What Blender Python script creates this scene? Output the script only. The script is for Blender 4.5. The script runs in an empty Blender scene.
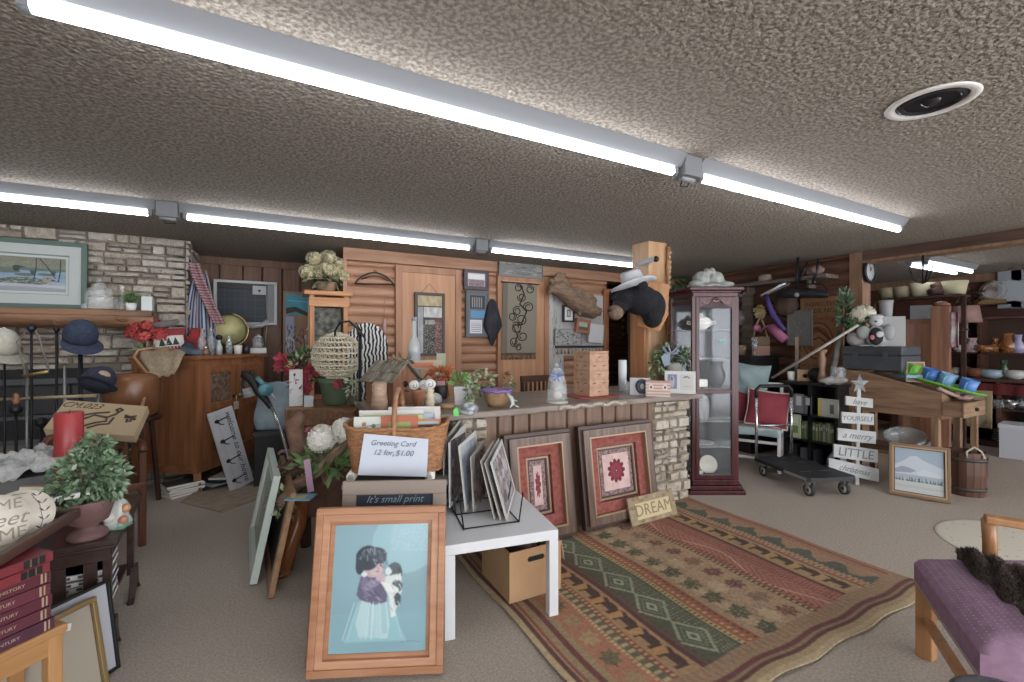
import bpy, bmesh, math, random
import numpy as np
from mathutils import Vector, Matrix, Euler, noise as mnoise
random.seed(7); rng = np.random.default_rng(7)
PI = math.pi
sc = bpy.context.scene
# ---------------------------------------------------------------- camera, world, exposure
E = 1.42            # eye height
HC = 2.45           # ceiling height
FP = 450.0          # focal length in pixels of the 1024 wide frame
CA, SA = 0.4825, 0.8759
camd = bpy.data.cameras.new('camera'); cam = bpy.data.objects.new('camera', camd)
sc.collection.objects.link(cam)
camd.sensor_width = 36; camd.lens = 36*FP/1024; camd.clip_start = 0.02
cam.location = (0, 0, E); cam.rotation_euler = (PI/2, 0, -math.atan2(CA, SA))
sc.camera = cam
wd = bpy.data.worlds.new('world'); sc.world = wd; wd.use_nodes = True
wd.node_tree.nodes['Background'].inputs[0].default_value = (0.95, 0.96, 1.0, 1)
wd.node_tree.nodes['Background'].inputs[1].default_value = 3.6
TUBE = 18.0          # emission strength of the fluorescent tubes
vs = sc.view_settings; vs.view_transform = 'Standard'; vs.look = 'None'; vs.gamma = 1; vs.use_curve_mapping = False
vs.exposure = 0.72

# ---------------------------------------------------------------- photo geometry to room coordinates
def P(px, py, t):
    xc = (px-512)/FP*t
    return Vector((xc*SA+t*CA, -xc*CA+t*SA, E-(py-341)/FP*t))
def ray(px): d = (px-512)/FP; return d*SA+CA, -d*CA+SA
def PZ(px, py, z): return P(px, py, FP*(E-z)/(py-341))
def PV(px, py, v): return P(px, py, v/ray(px)[1])
def PU(px, py, u): return P(px, py, u/ray(px)[0])
def depth(p): return p[0]*CA+p[1]*SA
def facing(p): return math.atan2(-p[0], p[1])

# ---------------------------------------------------------------- materials
def lin(c):
    if isinstance(c, str): c = tuple(int(c[i:i+2], 16)/255 for i in (0, 2, 4))
    g = .3*c[0]+.59*c[1]+.11*c[2]; c = tuple(g+(x-g)*.86 for x in c)
    return tuple((x/12.92 if x <= .04045 else ((x+.055)/1.055)**2.4) for x in c)+(1,)
MATS = {}
def mat(c, rough=.6, metal=0, c2=None, scale=8, stretch=(1,1,1), bump=0, bscale=None, kind='noise', alpha=1, spec=.4, emit=0, trans=0, key=None, detail=4, lo=.35, hi=.65):
    k = key or (c, rough, metal, c2, scale, stretch, bump, bscale, kind, alpha, spec, emit, trans, lo, hi)
    if k in MATS: return MATS[k]
    m = bpy.data.materials.new('m%03d' % len(MATS)); m.use_nodes = True
    nt = m.node_tree; N = nt.nodes; L = nt.links; b = N['Principled BSDF']
    b.inputs['Base Color'].default_value = lin(c); b.inputs['Roughness'].default_value = rough
    b.inputs['Metallic'].default_value = metal; b.inputs['Specular IOR Level'].default_value = spec
    if alpha < 1: b.inputs['Alpha'].default_value = alpha
    if trans: b.inputs['Transmission Weight'].default_value = trans; b.inputs['IOR'].default_value = 1.3
    if emit: b.inputs['Emission Color'].default_value = lin(c); b.inputs['Emission Strength'].default_value = emit
    if c2 or bump:
        tc = N.new('ShaderNodeTexCoord'); mp = N.new('ShaderNodeMapping'); L.new(tc.outputs['Object'], mp.inputs[0])
        mp.inputs['Scale'].default_value = tuple(stretch)
        def tex(s):
            if kind == 'voronoi':
                t = N.new('ShaderNodeTexVoronoi'); o = t.outputs['Distance']
            elif kind == 'wave':
                t = N.new('ShaderNodeTexWave'); t.inputs['Distortion'].default_value = 5; t.inputs['Detail'].default_value = 3; o = t.outputs['Fac']
            elif kind == 'checker':
                t = N.new('ShaderNodeTexChecker'); o = t.outputs['Fac']
            else:
                t = N.new('ShaderNodeTexNoise'); t.inputs['Detail'].default_value = detail; o = t.outputs['Fac']
            t.inputs['Scale'].default_value = s; L.new(mp.outputs[0], t.inputs['Vector']); return o
        o = tex(scale)
        if c2:
            r = N.new('ShaderNodeValToRGB'); r.color_ramp.elements[0].position = lo; r.color_ramp.elements[1].position = hi
            r.color_ramp.elements[0].color = lin(c); r.color_ramp.elements[1].color = lin(c2)
            L.new(o, r.inputs[0]); L.new(r.outputs[0], b.inputs['Base Color'])
        if bump:
            bn = N.new('ShaderNodeBump'); bn.inputs['Strength'].default_value = 1; bn.inputs['Distance'].default_value = bump
            L.new(tex(bscale or scale), bn.inputs['Height']); L.new(bn.outputs[0], b.inputs['Normal'])
    MATS[k] = m; return m
def wood(c, c2, scale=3.0, axis=2, rough=.45, bump=.001):
    st = [9, 9, 9]; st[axis] = .9
    return mat(c, rough, 0, c2, scale, tuple(st), bump)
def vcol(rough=.7, bump=0, bscale=60, spec=.3, c2=None):
    k = ('vcol', rough, bump, bscale, spec)
    if k in MATS: return MATS[k]
    m = bpy.data.materials.new('m%03d' % len(MATS)); m.use_nodes = True
    N = m.node_tree.nodes; L = m.node_tree.links; b = N['Principled BSDF']
    a = N.new('ShaderNodeVertexColor'); a.layer_name = 'Col'
    b.inputs['Roughness'].default_value = rough; b.inputs['Specular IOR Level'].default_value = spec
    L.new(a.outputs[0], b.inputs['Base Color'])
    if bump:
        tc = N.new('ShaderNodeTexCoord'); t = N.new('ShaderNodeTexNoise'); t.inputs['Scale'].default_value = bscale
        L.new(tc.outputs['Object'], t.inputs['Vector'])
        bn = N.new('ShaderNodeBump'); bn.inputs['Distance'].default_value = bump; bn.inputs['Strength'].default_value = 1
        L.new(t.outputs['Fac'], bn.inputs['Height']); L.new(bn.outputs[0], b.inputs['Normal'])
    MATS[k] = m; return m
C = lambda h, r=.6, **k: mat(h, r, **k)
GLASS = mat('e8efee', .04, alpha=.22, spec=.9, key='glass')
GLASSP = mat('c5cdcd', .03, alpha=.05, spec=.6, key='glasspane')
FROST = mat('c9d2d0', .15, alpha=.6, spec=.8, key='frost')
BLACK = C('161617', .5); DARKM = mat('2b2c30', .4, .6, key='darkmetal'); CHROME = mat('b9bcbf', .25, .9, key='chrome')
WHITE = C('dcdcd8', .45); BRASS = mat('b0935a', .35, .8, key='brass')
PINE = wood('bd8450', 'a86c3c'); PINEX = wood('bd8450', 'a86c3c', axis=0); OAK = wood('9c5f35', '7c4525'); OAKX = wood('9c5f35', '7c4525', axis=0)
DWOOD = wood('452c22', '33201a'); DWOODX = wood('452c22', '33201a', axis=0); DWOODY = wood('452c22', '33201a', axis=1)
MAHO = wood('4e2024', '3a1519', rough=.25); RUSTIC = wood('8a6a4e', '6b4e38', axis=0, rough=.8, bump=.003)
RUSTY = wood('8a6a4e', '6b4e38', axis=1, rough=.8, bump=.003); RUSTZ = wood('8a6a4e', '6b4e38', axis=2, rough=.8, bump=.003)
PAPER = C('e3e0d6', .8); CERAM = C('d9d8d2', .25); CARD = mat('b08a62', .85, 0, 'a47d56', 4, key='card'); TERRA = mat('a5694b', .85, 0, 'b97f60', 12, key='terra')
LEAF = mat('4c6b3b', .6, 0, '6e8a55', 20, key='leaf'); LEAFD = mat('31482e', .6, 0, '47603b', 20, key='leafd'); LEAFP = mat('8a9a72', .65, 0, 'a9b38c', 20, key='leafp')

# ---------------------------------------------------------------- mesh builder
class MB:
    def __init__(s): s.bm = bmesh.new(); s.mats = []; s.col = None
    def mi(s, m):
        if m is None: m = WHITE
        if m not in s.mats: s.mats.append(m)
        return s.mats.index(m)
    def _add(s, vs, fs, m, M=None, smooth=False):
        i = s.mi(m)
        bv = [s.bm.verts.new(M @ Vector(v) if M is not None else Vector(v)) for v in vs]
        out = []
        for f in fs:
            try: g = s.bm.faces.new([bv[j] for j in f])
            except ValueError: continue
            g.material_index = i; g.smooth = smooth; out.append(g)
        return bv, out
    def box(s, c, d, m=None, R=None, jit=0, taper=1):
        x, y, z = d[0]/2, d[1]/2, d[2]/2; M = Matrix.Translation(Vector(c))
        if R is not None: M = M @ (R if isinstance(R, Matrix) else Euler(R).to_matrix().to_4x4())
        vs = [((sx*x*(taper if sz > 0 else 1))+random.uniform(-jit, jit), (sy*y*(taper if sz > 0 else 1))+random.uniform(-jit, jit), sz*z+random.uniform(-jit, jit)) for sz in (-1, 1) for sx, sy in ((-1,-1),(1,-1),(1,1),(-1,1))]
        return s._add(vs, [(3,2,1,0),(4,5,6,7),(0,1,5,4),(1,2,6,5),(2,3,7,6),(3,0,4,7)], m, M)
    def span(s, a, b, m=None, **k):   # box between two corners
        a, b = Vector(a), Vector(b)
        return s.box((a+b)/2, [abs(q) for q in (b-a)], m, **k)
    def bar(s, a, b, w, h, m=None, up=(0,0,1)):
        a, b = Vector(a), Vector(b); d = b-a; z = d.normalized(); x = Vector(up).cross(z)
        if x.length < 1e-4: x = Vector((1,0,0))
        x.normalize(); y = z.cross(x); M = Matrix((x, y, z)).transposed().to_4x4(); M.translation = (a+b)/2
        return s.box((0,0,0), (w, h, d.length), m, R=M)
    def tube(s, pts, r, m=None, n=8, cap=True, closed=False):
        pts = [Vector(p) for p in pts]; k = len(pts); vs = []; x = None
        for i, p in enumerate(pts):
            if closed: d = pts[(i+1) % k]-pts[i-1]
            else: d = pts[min(i+1, k-1)]-pts[max(i-1, 0)]
            if d.length < 1e-9: d = Vector((0,0,1))
            d.normalize()
            if x is None: x = d.orthogonal()
            x = (x-d*x.dot(d)); x = x.normalized() if x.length > 1e-6 else d.orthogonal().normalized()
            y = d.cross(x); rr = r[i] if isinstance(r, (list, tuple)) else r
            for j in range(n):
                a = 2*PI*j/n; vs.append(p+(x*math.cos(a)+y*math.sin(a))*rr)
        fs = [(i*n+j, i*n+(j+1) % n, ((i+1) % k)*n+(j+1) % n, ((i+1) % k)*n+j) for i in range(k if closed else k-1) for j in range(n)]
        if cap and not closed: fs += [tuple(range(n))[::-1], tuple((k-1)*n+j for j in range(n))]
        return s._add(vs, fs, m, smooth=True)
    def lathe(s, prof, c=(0,0,0), m=None, n=20, R=None, sx=1, sy=1, smooth=True, cap=True, flute=0, fn=0):
        M = Matrix.Translation(Vector(c))
        if R is not None: M = M @ (R if isinstance(R, Matrix) else Euler(R).to_matrix().to_4x4())
        vs = []
        for r, z in prof:
            for j in range(n):
                a = 2*PI*j/n; q = r*(1+flute*math.cos(a*fn)) if fn else r
                vs.append((q*math.cos(a)*sx, q*math.sin(a)*sy, z))
        k = len(prof); fs = [(i*n+j, i*n+(j+1) % n, (i+1)*n+(j+1) % n, (i+1)*n+j) for i in range(k-1) for j in range(n)]
        if cap:
            if prof[0][0] > 1e-5: fs.append(tuple(range(n))[::-1])
            if prof[-1][0] > 1e-5: fs.append(tuple((k-1)*n+j for j in range(n)))
        return s._add(vs, fs, m, M, smooth)
    def cyl(s, a, b, r, m=None, r2=None, n=14): return s.tube([a, b], [r, r if r2 is None else r2], m, n)
    def sph(s, c, r, m=None, n=12, R=None, amp=0, f=3, seed=0):
        r = (r, r, r) if not hasattr(r, '__len__') else r
        vs = [(0,0,-1)]+[(math.sin(PI*i/n)*math.cos(2*PI*j/(n*2)), math.sin(PI*i/n)*math.sin(2*PI*j/(n*2)), -math.cos(PI*i/n)) for i in range(1, n) for j in range(n*2)]+[(0,0,1)]
        w = n*2
        fs = [(0, 1+(j+1) % w, 1+j) for j in range(w)]+[(1+i*w+j, 1+i*w+(j+1) % w, 1+(i+1)*w+(j+1) % w, 1+(i+1)*w+j) for i in range(n-2) for j in range(w)]
        b = 1+(n-2)*w; fs += [(b+j, b+(j+1) % w, len(vs)-1) for j in range(w)]
        o = []
        for v in vs:
            q = Vector(v)
            if amp: q = q*(1+amp*mnoise.noise(q*f+Vector((seed, seed*2.3, 0))))
            o.append((q.x*r[0], q.y*r[1], q.z*r[2]))
        M = Matrix.Translation(Vector(c))
        if R is not None: M = M @ Euler(R).to_matrix().to_4x4()
        return s._add(o, fs, m, M, True)
    def prism(s, pts, h, m=None, M=None, smooth=False):   # outline in XY extruded by h in Z
        n = len(pts)
        vs = [(x, y, 0) for x, y in pts]+[(x, y, h) for x, y in pts]
        return s._add(vs, [tuple(range(n))[::-1], tuple(range(n, 2*n))]+[(i, (i+1) % n, n+(i+1) % n, n+i) for i in range(n)], m, M, smooth)
    def face(s, pts, m=None): return s._add(pts, [tuple(range(len(pts)))], m)
    def slab(s, q, th, m=None, m2=None):   # four corners, thickened along the normal
        q = [Vector(p) for p in q]; nr = (q[1]-q[0]).cross(q[3]-q[0]).normalized()*th
        vs = q+[p-nr for p in q]
        s._add(q, [(0,1,2,3)], m)
        return s._add(vs, [(7,6,5,4),(0,4,5,1),(1,5,6,2),(2,6,7,3),(3,7,4,0)], m2 or m)
    def grid(s, f, nu, nv, m=None, smooth=True, th=0):
        vs = [Vector(f(i/(nu-1), j/(nv-1))) for j in range(nv) for i in range(nu)]
        fs = [(j*nu+i, j*nu+i+1, (j+1)*nu+i+1, (j+1)*nu+i) for j in range(nv-1) for i in range(nu-1)]
        return s._add(vs, fs, m, smooth=smooth)
    def leaves(s, c, r, n, size, ms, droop=.3, surf=.55, seed=None, rnd=random):
        for k in range(n):
            while 1:
                d = Vector((rnd.uniform(-1,1), rnd.uniform(-1,1), rnd.uniform(-1,1)))
                if .05 < d.length < 1: break
            q = d.normalized()*(surf+(1-surf)*rnd.random())
            p = Vector(c)+Vector((q.x*r[0], q.y*r[1], q.z*r[2]))
            o = (d.normalized()+Vector((rnd.uniform(-.6,.6), rnd.uniform(-.6,.6), rnd.uniform(-.6,.6)-droop))).normalized()
            w = o.orthogonal().normalized(); w.rotate(Matrix.Rotation(rnd.uniform(0, 6.28), 3, o)); nr = o.cross(w)
            L = size*rnd.uniform(.7, 1.3); W = L*.28
            s._add([p, p+o*L*.4+w*W+nr*W*.4, p+o*L, p+o*L*.4-w*W+nr*W*.4], [(0,1,2),(0,2,3)], rnd.choice(ms))
    def petals(s, c, r, n, size, ms, k=6, rnd=random, up=(0,0,1), surf=.8):
        for _ in range(n):
            d = Vector((rnd.gauss(0,1), rnd.gauss(0,1), rnd.gauss(0,1)+.4)).normalized()*(surf+(1-surf)*rnd.random())
            p = Vector(c)+Vector((d.x*r[0], d.y*r[1], d.z*r[2])); o = d.normalized(); a = o.orthogonal().normalized(); b = o.cross(a); m = rnd.choice(ms); sz = size*rnd.uniform(.75, 1.2)
            for i in range(k):
                t = 2*PI*i/k; u = a*math.cos(t)+b*math.sin(t); w = a*-math.sin(t)+b*math.cos(t)
                s._add([p, p+u*sz*.6+w*sz*.32+o*sz*.12, p+u*sz+o*sz*.3, p+u*sz*.6-w*sz*.32+o*sz*.12], [(0,1,2,3)], m)
    def text(s, txt, size, M, m, depth=.0006, shear=0, align='CENTER', spacing=1):
        cu = bpy.data.curves.new('t', 'FONT'); cu.body = txt; cu.size = size; cu.extrude = depth; cu.shear = shear; cu.align_x = align; cu.align_y = 'CENTER'; cu.space_character = spacing; cu.resolution_u = 3
        o = bpy.data.objects.new('t', cu); sc.collection.objects.link(o); bpy.context.view_layer.update()
        me = bpy.data.meshes.new_from_object(o.evaluated_get(bpy.context.evaluated_depsgraph_get()))
        s._add([v.co for v in me.vertices], [tuple(p.vertices) for p in me.polygons], m, M)
        bpy.data.objects.remove(o); bpy.data.meshes.remove(me); bpy.data.curves.remove(cu)
    def canvas(s, img, origin, ux, uy, m, disp=None):   # grid of coloured faces; img rows from the top
        H, W, _ = img.shape; origin, ux, uy = Vector(origin), Vector(ux), Vector(uy)
        cl = s.bm.loops.layers.float_color.get('Col') or s.bm.loops.layers.float_color.new('Col')
        i = s.mi(m)
        g = []
        for a in range(H+1):
            for b in range(W+1):
                p = origin+ux*(b/W)+uy*(1-a/H)
                if disp: p = disp(p, b/W, 1-a/H)
                g.append(s.bm.verts.new(p))
        for a in range(H):
            for b in range(W):
                f = s.bm.faces.new((g[(a+1)*(W+1)+b], g[(a+1)*(W+1)+b+1], g[a*(W+1)+b+1], g[a*(W+1)+b])); f.material_index = i; f.smooth = bool(disp)
                c = (*[float(q) for q in img[a, b]], 1)
                for l in f.loops: l[cl] = c
    def build(s, name, parent=None, mat_=None, bevel=0, sub=0, th=0, normals=True):
        me = bpy.data.meshes.new(name)
        if normals: bmesh.ops.recalc_face_normals(s.bm, faces=s.bm.faces[:]) if len(s.bm.faces) < 60000 else None
        s.bm.to_mesh(me); s.bm.free()
        for m in ([mat_] if mat_ else s.mats): me.materials.append(m)
        o = bpy.data.objects.new(name, me); sc.collection.objects.link(o)
        if parent: o.parent = parent
        if th: q = o.modifiers.new('solid', 'SOLIDIFY'); q.thickness = th; q.offset = 0
        if bevel: q = o.modifiers.new('bevel', 'BEVEL'); q.width = bevel; q.segments = 2; q.limit_method = 'ANGLE'
        if sub: q = o.modifiers.new('sub', 'SUBSURF'); q.levels = q.render_levels = sub
        return o
def tag(o, label=None, cat=None, group=None, kind=None):
    if label: o['label'] = label
    if cat: o['category'] = cat
    if group: o['group'] = group
    if kind: o['kind'] = kind
    return o
def thing(name, label, cat, loc=(0,0,0), rz=0, group=None, lean=0, roll=0):
    o = bpy.data.objects.new(name, None); sc.collection.objects.link(o); o.empty_display_size = .1
    o.location = loc; o.rotation_euler = (-lean, roll, rz); return tag(o, label, cat, group)
def single(mb, name, label, cat, loc=(0,0,0), rz=0, group=None, lean=0, roll=0, **k):
    o = mb.build(name, **k); o.location = loc; o.rotation_euler = (-lean, roll, rz); return tag(o, label, cat, group)
def struct(mb, name, **k): return tag(mb.build(name, **k), kind='structure')
def copy_tree(o, loc=None, rz=None, label=None, parent=None):
    c = o.copy(); sc.collection.objects.link(c); c.parent = parent
    for ch in list(o.children): copy_tree(ch, parent=c)
    if loc is not None: c.location = loc
    if rz is not None: c.rotation_euler.z = rz
    if label: c['label'] = label
    return c
TX = lambda x, y, z, rx=PI/2, rz=0, ry=0: Matrix.Translation((x, y, z)) @ Euler((rx, ry, rz)).to_matrix().to_4x4()
# ---------------------------------------------------------------- little painter for surface patterns (albedo only)
class Cv:
    def __init__(s, w, h, bg):
        s.a = np.zeros((h, w, 3)); s.a[:] = lin(bg)[:3]; s.w, s.h = w, h
        s.Y, s.X = np.mgrid[0:h, 0:w]; s.X = (s.X+.5)/w; s.Y = 1-(s.Y+.5)/h   # 0..1, y up
    def put(s, mask, c, k=1.): s.a[mask] = s.a[mask]*(1-k)+np.array(lin(c)[:3])*k; return s
    def rect(s, x0, y0, x1, y1, c, k=1.): return s.put((s.X >= x0) & (s.X < x1) & (s.Y >= y0) & (s.Y < y1), c, k)
    def ell(s, x, y, rx, ry, c, k=1., a=0):
        dx, dy = s.X-x, s.Y-y; ca, sa = math.cos(a), math.sin(a)
        return s.put(((dx*ca+dy*sa)/rx)**2+((-dx*sa+dy*ca)/ry)**2 < 1, c, k)
    def poly(s, pts, c, k=1.):
        ins = np.zeros(s.X.shape, bool); n = len(pts)
        for i in range(n):
            (x1, y1), (x2, y2) = pts[i], pts[(i+1) % n]
            if y1 == y2: continue
            cond = ((y1 > s.Y) != (y2 > s.Y)) & (s.X < (x2-x1)*(s.Y-y1)/(y2-y1)+x1); ins ^= cond
        return s.put(ins, c, k)
    def line(s, pts, wd, c, k=1.):
        m = np.zeros(s.X.shape, bool); asp = s.h/s.w
        for (x1, y1), (x2, y2) in zip(pts, pts[1:]):
            dx, dy = x2-x1, (y2-y1)*asp; L = dx*dx+dy*dy+1e-12
            t = np.clip(((s.X-x1)*dx+(s.Y-y1)*asp*dy)/L, 0, 1)
            m |= (s.X-x1-t*dx)**2+((s.Y-y1)*asp-t*dy)**2 < (wd/2)**2
        return s.put(m, c, k)
    def speck(s, mask, c, p, k=1.): return s.put(mask & (rng.random(s.X.shape) < p), c, k)
    def blur(s, n=1):
        for _ in range(n): p = np.pad(s.a, ((1,1),(1,1),(0,0)), 'edge'); s.a = (p[1:-1,1:-1]*2+p[:-2,1:-1]+p[2:,1:-1]+p[1:-1,:-2]+p[1:-1,2:])/6
        return s
    def mottle(s, amt, n=8):
        g = rng.random((n+2, n+2)); yi = s.Y*n; xi = s.X*n; y0 = yi.astype(int); x0 = xi.astype(int); fy = yi-y0; fx = xi-x0
        v = g[y0, x0]*(1-fy)*(1-fx)+g[y0, x0+1]*(1-fy)*fx+g[y0+1, x0]*fy*(1-fx)+g[y0+1, x0+1]*fy*fx
        s.a *= (1+(v-.5)*2*amt)[..., None]; return s
PRINT = vcol(.75); GPRINT = vcol(.22, spec=.5)
# ---------------------------------------------------------------- generic builders
def picture(name, label, loc, rz, w, h, lean, layers, img, cat='picture', depth=.03, group=None, gloss=False, roll=0, pm=None):
    """frame standing on its lower edge: layers = [(width, material, raise)], the middle is a painted canvas"""
    t = thing(name, label, cat, loc, rz, group, lean, roll)
    x0, z0, x1, z1 = -w/2, 0, w/2, h; d = depth
    for k, (bw, m, rs) in enumerate(layers):
        f = MB(); y0, y1 = -d-rs, 0
        for a, b in (((x0, z0), (x1, z0+bw)), ((x0, z1-bw), (x1, z1))): f.span((a[0], y0, a[1]), (b[0], y1, b[1]), m)
        for a, b in (((x0, z0+bw), (x0+bw, z1-bw)), ((x1-bw, z0+bw), (x1, z1-bw))): f.span((a[0], y0, a[1]), (b[0], y1, b[1]), m)
        f.build('frame' if k == 0 else 'mat_border', t, bevel=.003 if k == 0 else .001)
        x0 += bw; z0 += bw; x1 -= bw; z1 -= bw; d = depth+rs-.008
    f = MB(); f.canvas(img.a, (x0, -d+.004, z0), (x1-x0, 0, 0), (0, 0, z1-z0), GPRINT if gloss else PRINT); f.build('print', t, normals=False)
    f = MB(); f.span((x0, -d+.006, z0), (x1, -.002, z1), CARD); f.build('backing', t)
    return t
def place2(a, b):   # two floor points, left and right as seen: middle point and rotation
    a, b = Vector(a), Vector(b); d = b-a; return (a+b)/2, math.atan2(d.y, d.x), d.length
def book(name, label, c, d, cover, loc, rz=0, group=None, spine=None, lying=True, lean=0, roll=0, title=None, pages=PAPER):
    """d = (spine length, depth, thickness) lying flat, spine towards -Y"""
    L, W, T = d
    t = thing(name, label, c, loc, rz, group, lean, roll)
    f = MB(); k = min(.004, T*.15)
    f.span((-L/2, 0, 0), (L/2, W, k), cover); f.span((-L/2, 0, T-k), (L/2, W, T), cover); f.span((-L/2, -k, 0), (L/2, 0, T), cover)
    if title: f.text(title[0], T*.4, TX(0, -k-.0005, T/2), title[1], .0004)
    if spine:
        for q in spine: f.span((q[0]*L, -k-.0006, T*.08), (q[1]*L, -k+.001, T*.92), q[2])
    f.build('cover', t)
    f = MB(); f.span((-L/2+.004, 0, k), (L/2-.004, W-.004, T-k), pages); f.build('pages', t)
    return t
def box_thing(name, label, cat, loc, rz, d, m, deco=None, group=None, **k):
    f = MB(); f.span((-d[0]/2, 0, 0), (d[0]/2, d[1], d[2]), m)
    if deco: deco(f, d)
    return single(f, name, label, cat, loc, rz, group, bevel=k.pop('bevel', .002), **k)
def lathe_thing(name, label, cat, loc, parts, group=None, rz=0, n=20, **k):
    """parts: list of (part name or None, profile, material)"""
    if len(parts) == 1:
        f = MB(); f.lathe(parts[0][1], m=parts[0][2], n=n, **k); return single(f, name, label, cat, loc, rz, group)
    t = thing(name, label, cat, loc, rz, group)
    for nm, pr, m in parts:
        f = MB(); f.lathe(pr, m=m, n=n, **k); f.build(nm, t)
    return t
# ================================================================ THE SETTING
VS, VP_, VL, UR, UF = 5.63, 6.6, 5.26, 6.1, 9.65     # stone wall, panel wall, log wall, right log wall, far wall
CARPET = mat('b9ac9c', .95, 0, 'a0958a', 90, bump=.006, bscale=260, key='carpet', spec=.1)
POP = mat('786f63', .95, 0, '9c9387', 58, bump=.026, bscale=55, key='popcorn', detail=3, spec=.1, lo=.4, hi=.6)
f = MB(); f.span((-3.4, -3, -.1), (10, 8, 0), CARPET); struct(f, 'floor')
f = MB(); f.span((-3.4, -3, HC), (10, 8, HC+.1), POP); struct(f, 'ceiling')
STONES = [mat(a, .9, 0, b, 16, bump=.03, bscale=30) for a, b in (('8f877c', 'a39b8f'), ('7f776d', '94897c'), ('9a8f80', 'b0a596'), ('867a6c', '9c8e7d'), ('a89f93', 'b9b1a5'))]
STONEL = [mat(a, .9, 0, b, 16, bump=.03, bscale=30) for a, b in (('978b79', 'b0a592'), ('a39784', 'bcb19e'), ('897d6c', 'a39784'), ('a89e8e', 'bfb6a7'))]
MORTAR = C('756c60', .95)
def stones(f, o, ux, uz, n, W, H, mats, maxw=.42, maxh=.12, minh=.035, dep=(.015, .06), holes=()):
    """irregular ledge stones on a W x H rectangle, from o along ux and uz, standing out along n"""
    o, ux, uz, n = Vector(o), Vector(ux), Vector(uz), Vector(n)
    def split(x0, z0, x1, z1, dpt):
        w, h = x1-x0, z1-z0
        if h > maxh*random.uniform(.6, 2.0) and h > 2*minh:
            c = z0+h*random.uniform(.35, .65); split(x0, z0, x1, c, dpt+1); split(x0, c, x1, z1, dpt+1); return
        if w > maxw*random.uniform(.35, 1.1) and w > .12:
            c = x0+w*random.uniform(.3, .7); split(x0, z0, c, z1, dpt+1); split(c, z0, x1, z1, dpt+1); return
        cx, cz = (x0+x1)/2, (z0+z1)/2
        for a, b, c, d in holes:
            if a < cx < c and b < cz < d: return
        g = .004; dp = random.uniform(*dep); j = min(.01, h*.15); m = random.choice(mats)
        R = lambda: random.uniform(-j, j)
        base = [(x0+g, z0+g), (x1-g, z0+g), (x1-g, z1-g), (x0+g, z1-g)]
        top = [(x0+g*2+abs(R()), z0+g*2+abs(R())), (x1-g*2-abs(R()), z0+g*2+abs(R())), (x1-g*2-abs(R()), z1-g*2-abs(R())), (x0+g*2+abs(R()), z1-g*2-abs(R()))]
        vs = [o+ux*a+uz*b for a, b in base]+[o+ux*a+uz*b+n*(dp+random.uniform(-.006, .006)) for a, b in top]
        f._add(vs, [(4,5,6,7),(0,1,5,4),(1,2,6,5),(2,3,7,6),(3,0,4,7)], m)
    nx = max(1, round(W/1.2))
    for i in range(nx):
        z = 0
        while z < H-1e-6:
            h = min(random.uniform(.25, .5), H-z)
            if H-z-h < .1: h = H-z
            split(W*i/nx, z, W*(i+1)/nx, z+h, 0); z += h
# stone fireplace wall with its firebox opening
f = MB(); f.span((-3.4, VS, 0), (-.7, VS+.1, HC), MORTAR); f.span((-.8, VS, 0), (-.7, VP_, HC), MORTAR)
stones(f, (-2.6, VS, 0), (1,0,0), (0,0,1), (0,-1,0), 1.9, HC, STONES, holes=((0, .5, 1.33, 1.17),))
stones(f, (-.7, VS, 0), (0,1,0), (0,0,1), (1,0,0), .97, HC, STONES, dep=(.01, .035))
struct(f, 'wall_fireplace')
def panels(f, a, b, z0, z1, m, w=.2, th=.02, nrm=(0,-1,0)):
    a, b = Vector(a), Vector(b); L = (b-a).length; d = (b-a).normalized(); nrm = Vector(nrm); x = 0
    while x < L-1e-4:
        e = min(L, x+w*random.uniform(.8, 1.25))
        p0, p1 = a+d*(x+.004), a+d*(e-.004); q0, q1 = a+d*(x+.012), a+d*(e-.012)
        z0v, z1v = Vector((0,0,z0)), Vector((0,0,z1))
        f._add([p0+z0v, p1+z0v, p1+z1v, p0+z1v, q0+nrm*th+z0v, q1+nrm*th+z0v, q1+nrm*th+z1v, q0+nrm*th+z1v], [(4,5,6,7),(0,1,5,4),(1,2,6,5),(2,3,7,6),(3,0,4,7)], m); x = e
PANEL = wood('7d5a45', '684836', rough=.6); PGAP = C('3a2a22', .9)
f = MB(); f.span((-.8, VP_, 0), (.9, VP_+.1, HC), PGAP); panels(f, (-.7, VP_, 0), (.78, VP_, 0), 0, HC-.09, PANEL); f.span((-.7, VP_-.04, HC-.09), (.78, VP_, HC), PANEL)
struct(f, 'wall_back')
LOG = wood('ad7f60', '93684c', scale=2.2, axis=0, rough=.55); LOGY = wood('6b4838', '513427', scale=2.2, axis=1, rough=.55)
LOGSHADE = wood('6e4434', '4d2d22', scale=2.2, axis=0, rough=.5)  # darker log tone: shadow of the passage is put into the colour
def logs(f, a, b, nrm, z0, z1, m, h=.112, bulge=.035):
    a, b, nrm = Vector(a), Vector(b), Vector(nrm); z = z0
    while z < z1-1e-4:
        e = min(z+h, z1); n = 7; ra = []; rb = []
        for k in range(n+1):
            s = k/n; off = nrm*(bulge*math.sin(PI*s)**.55); zz = Vector((0,0,z+(e-z)*s)); ra.append(a+off+zz); rb.append(b+off+zz)
        f._add(ra+rb, [(k, k+1, n+2+k, n+1+k) for k in range(n)], m, smooth=True); z = e
f = MB(); f.span((.78, VL, 0), (4.5, VL+.1, HC), PGAP); f.span((5.05, VL, 0), (6.1, VL+.1, HC), PGAP)
logs(f, (.78, VL, 0), (4.5, VL, 0), (0,-1,0), .02, HC-.13, LOG); logs(f, (5.05, VL, 0), (6.1, VL, 0), (0,-1,0), .02, HC-.13, LOG)
f.span((.76, VL-.05, HC-.13), (6.1, VL, HC), LOG)
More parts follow.
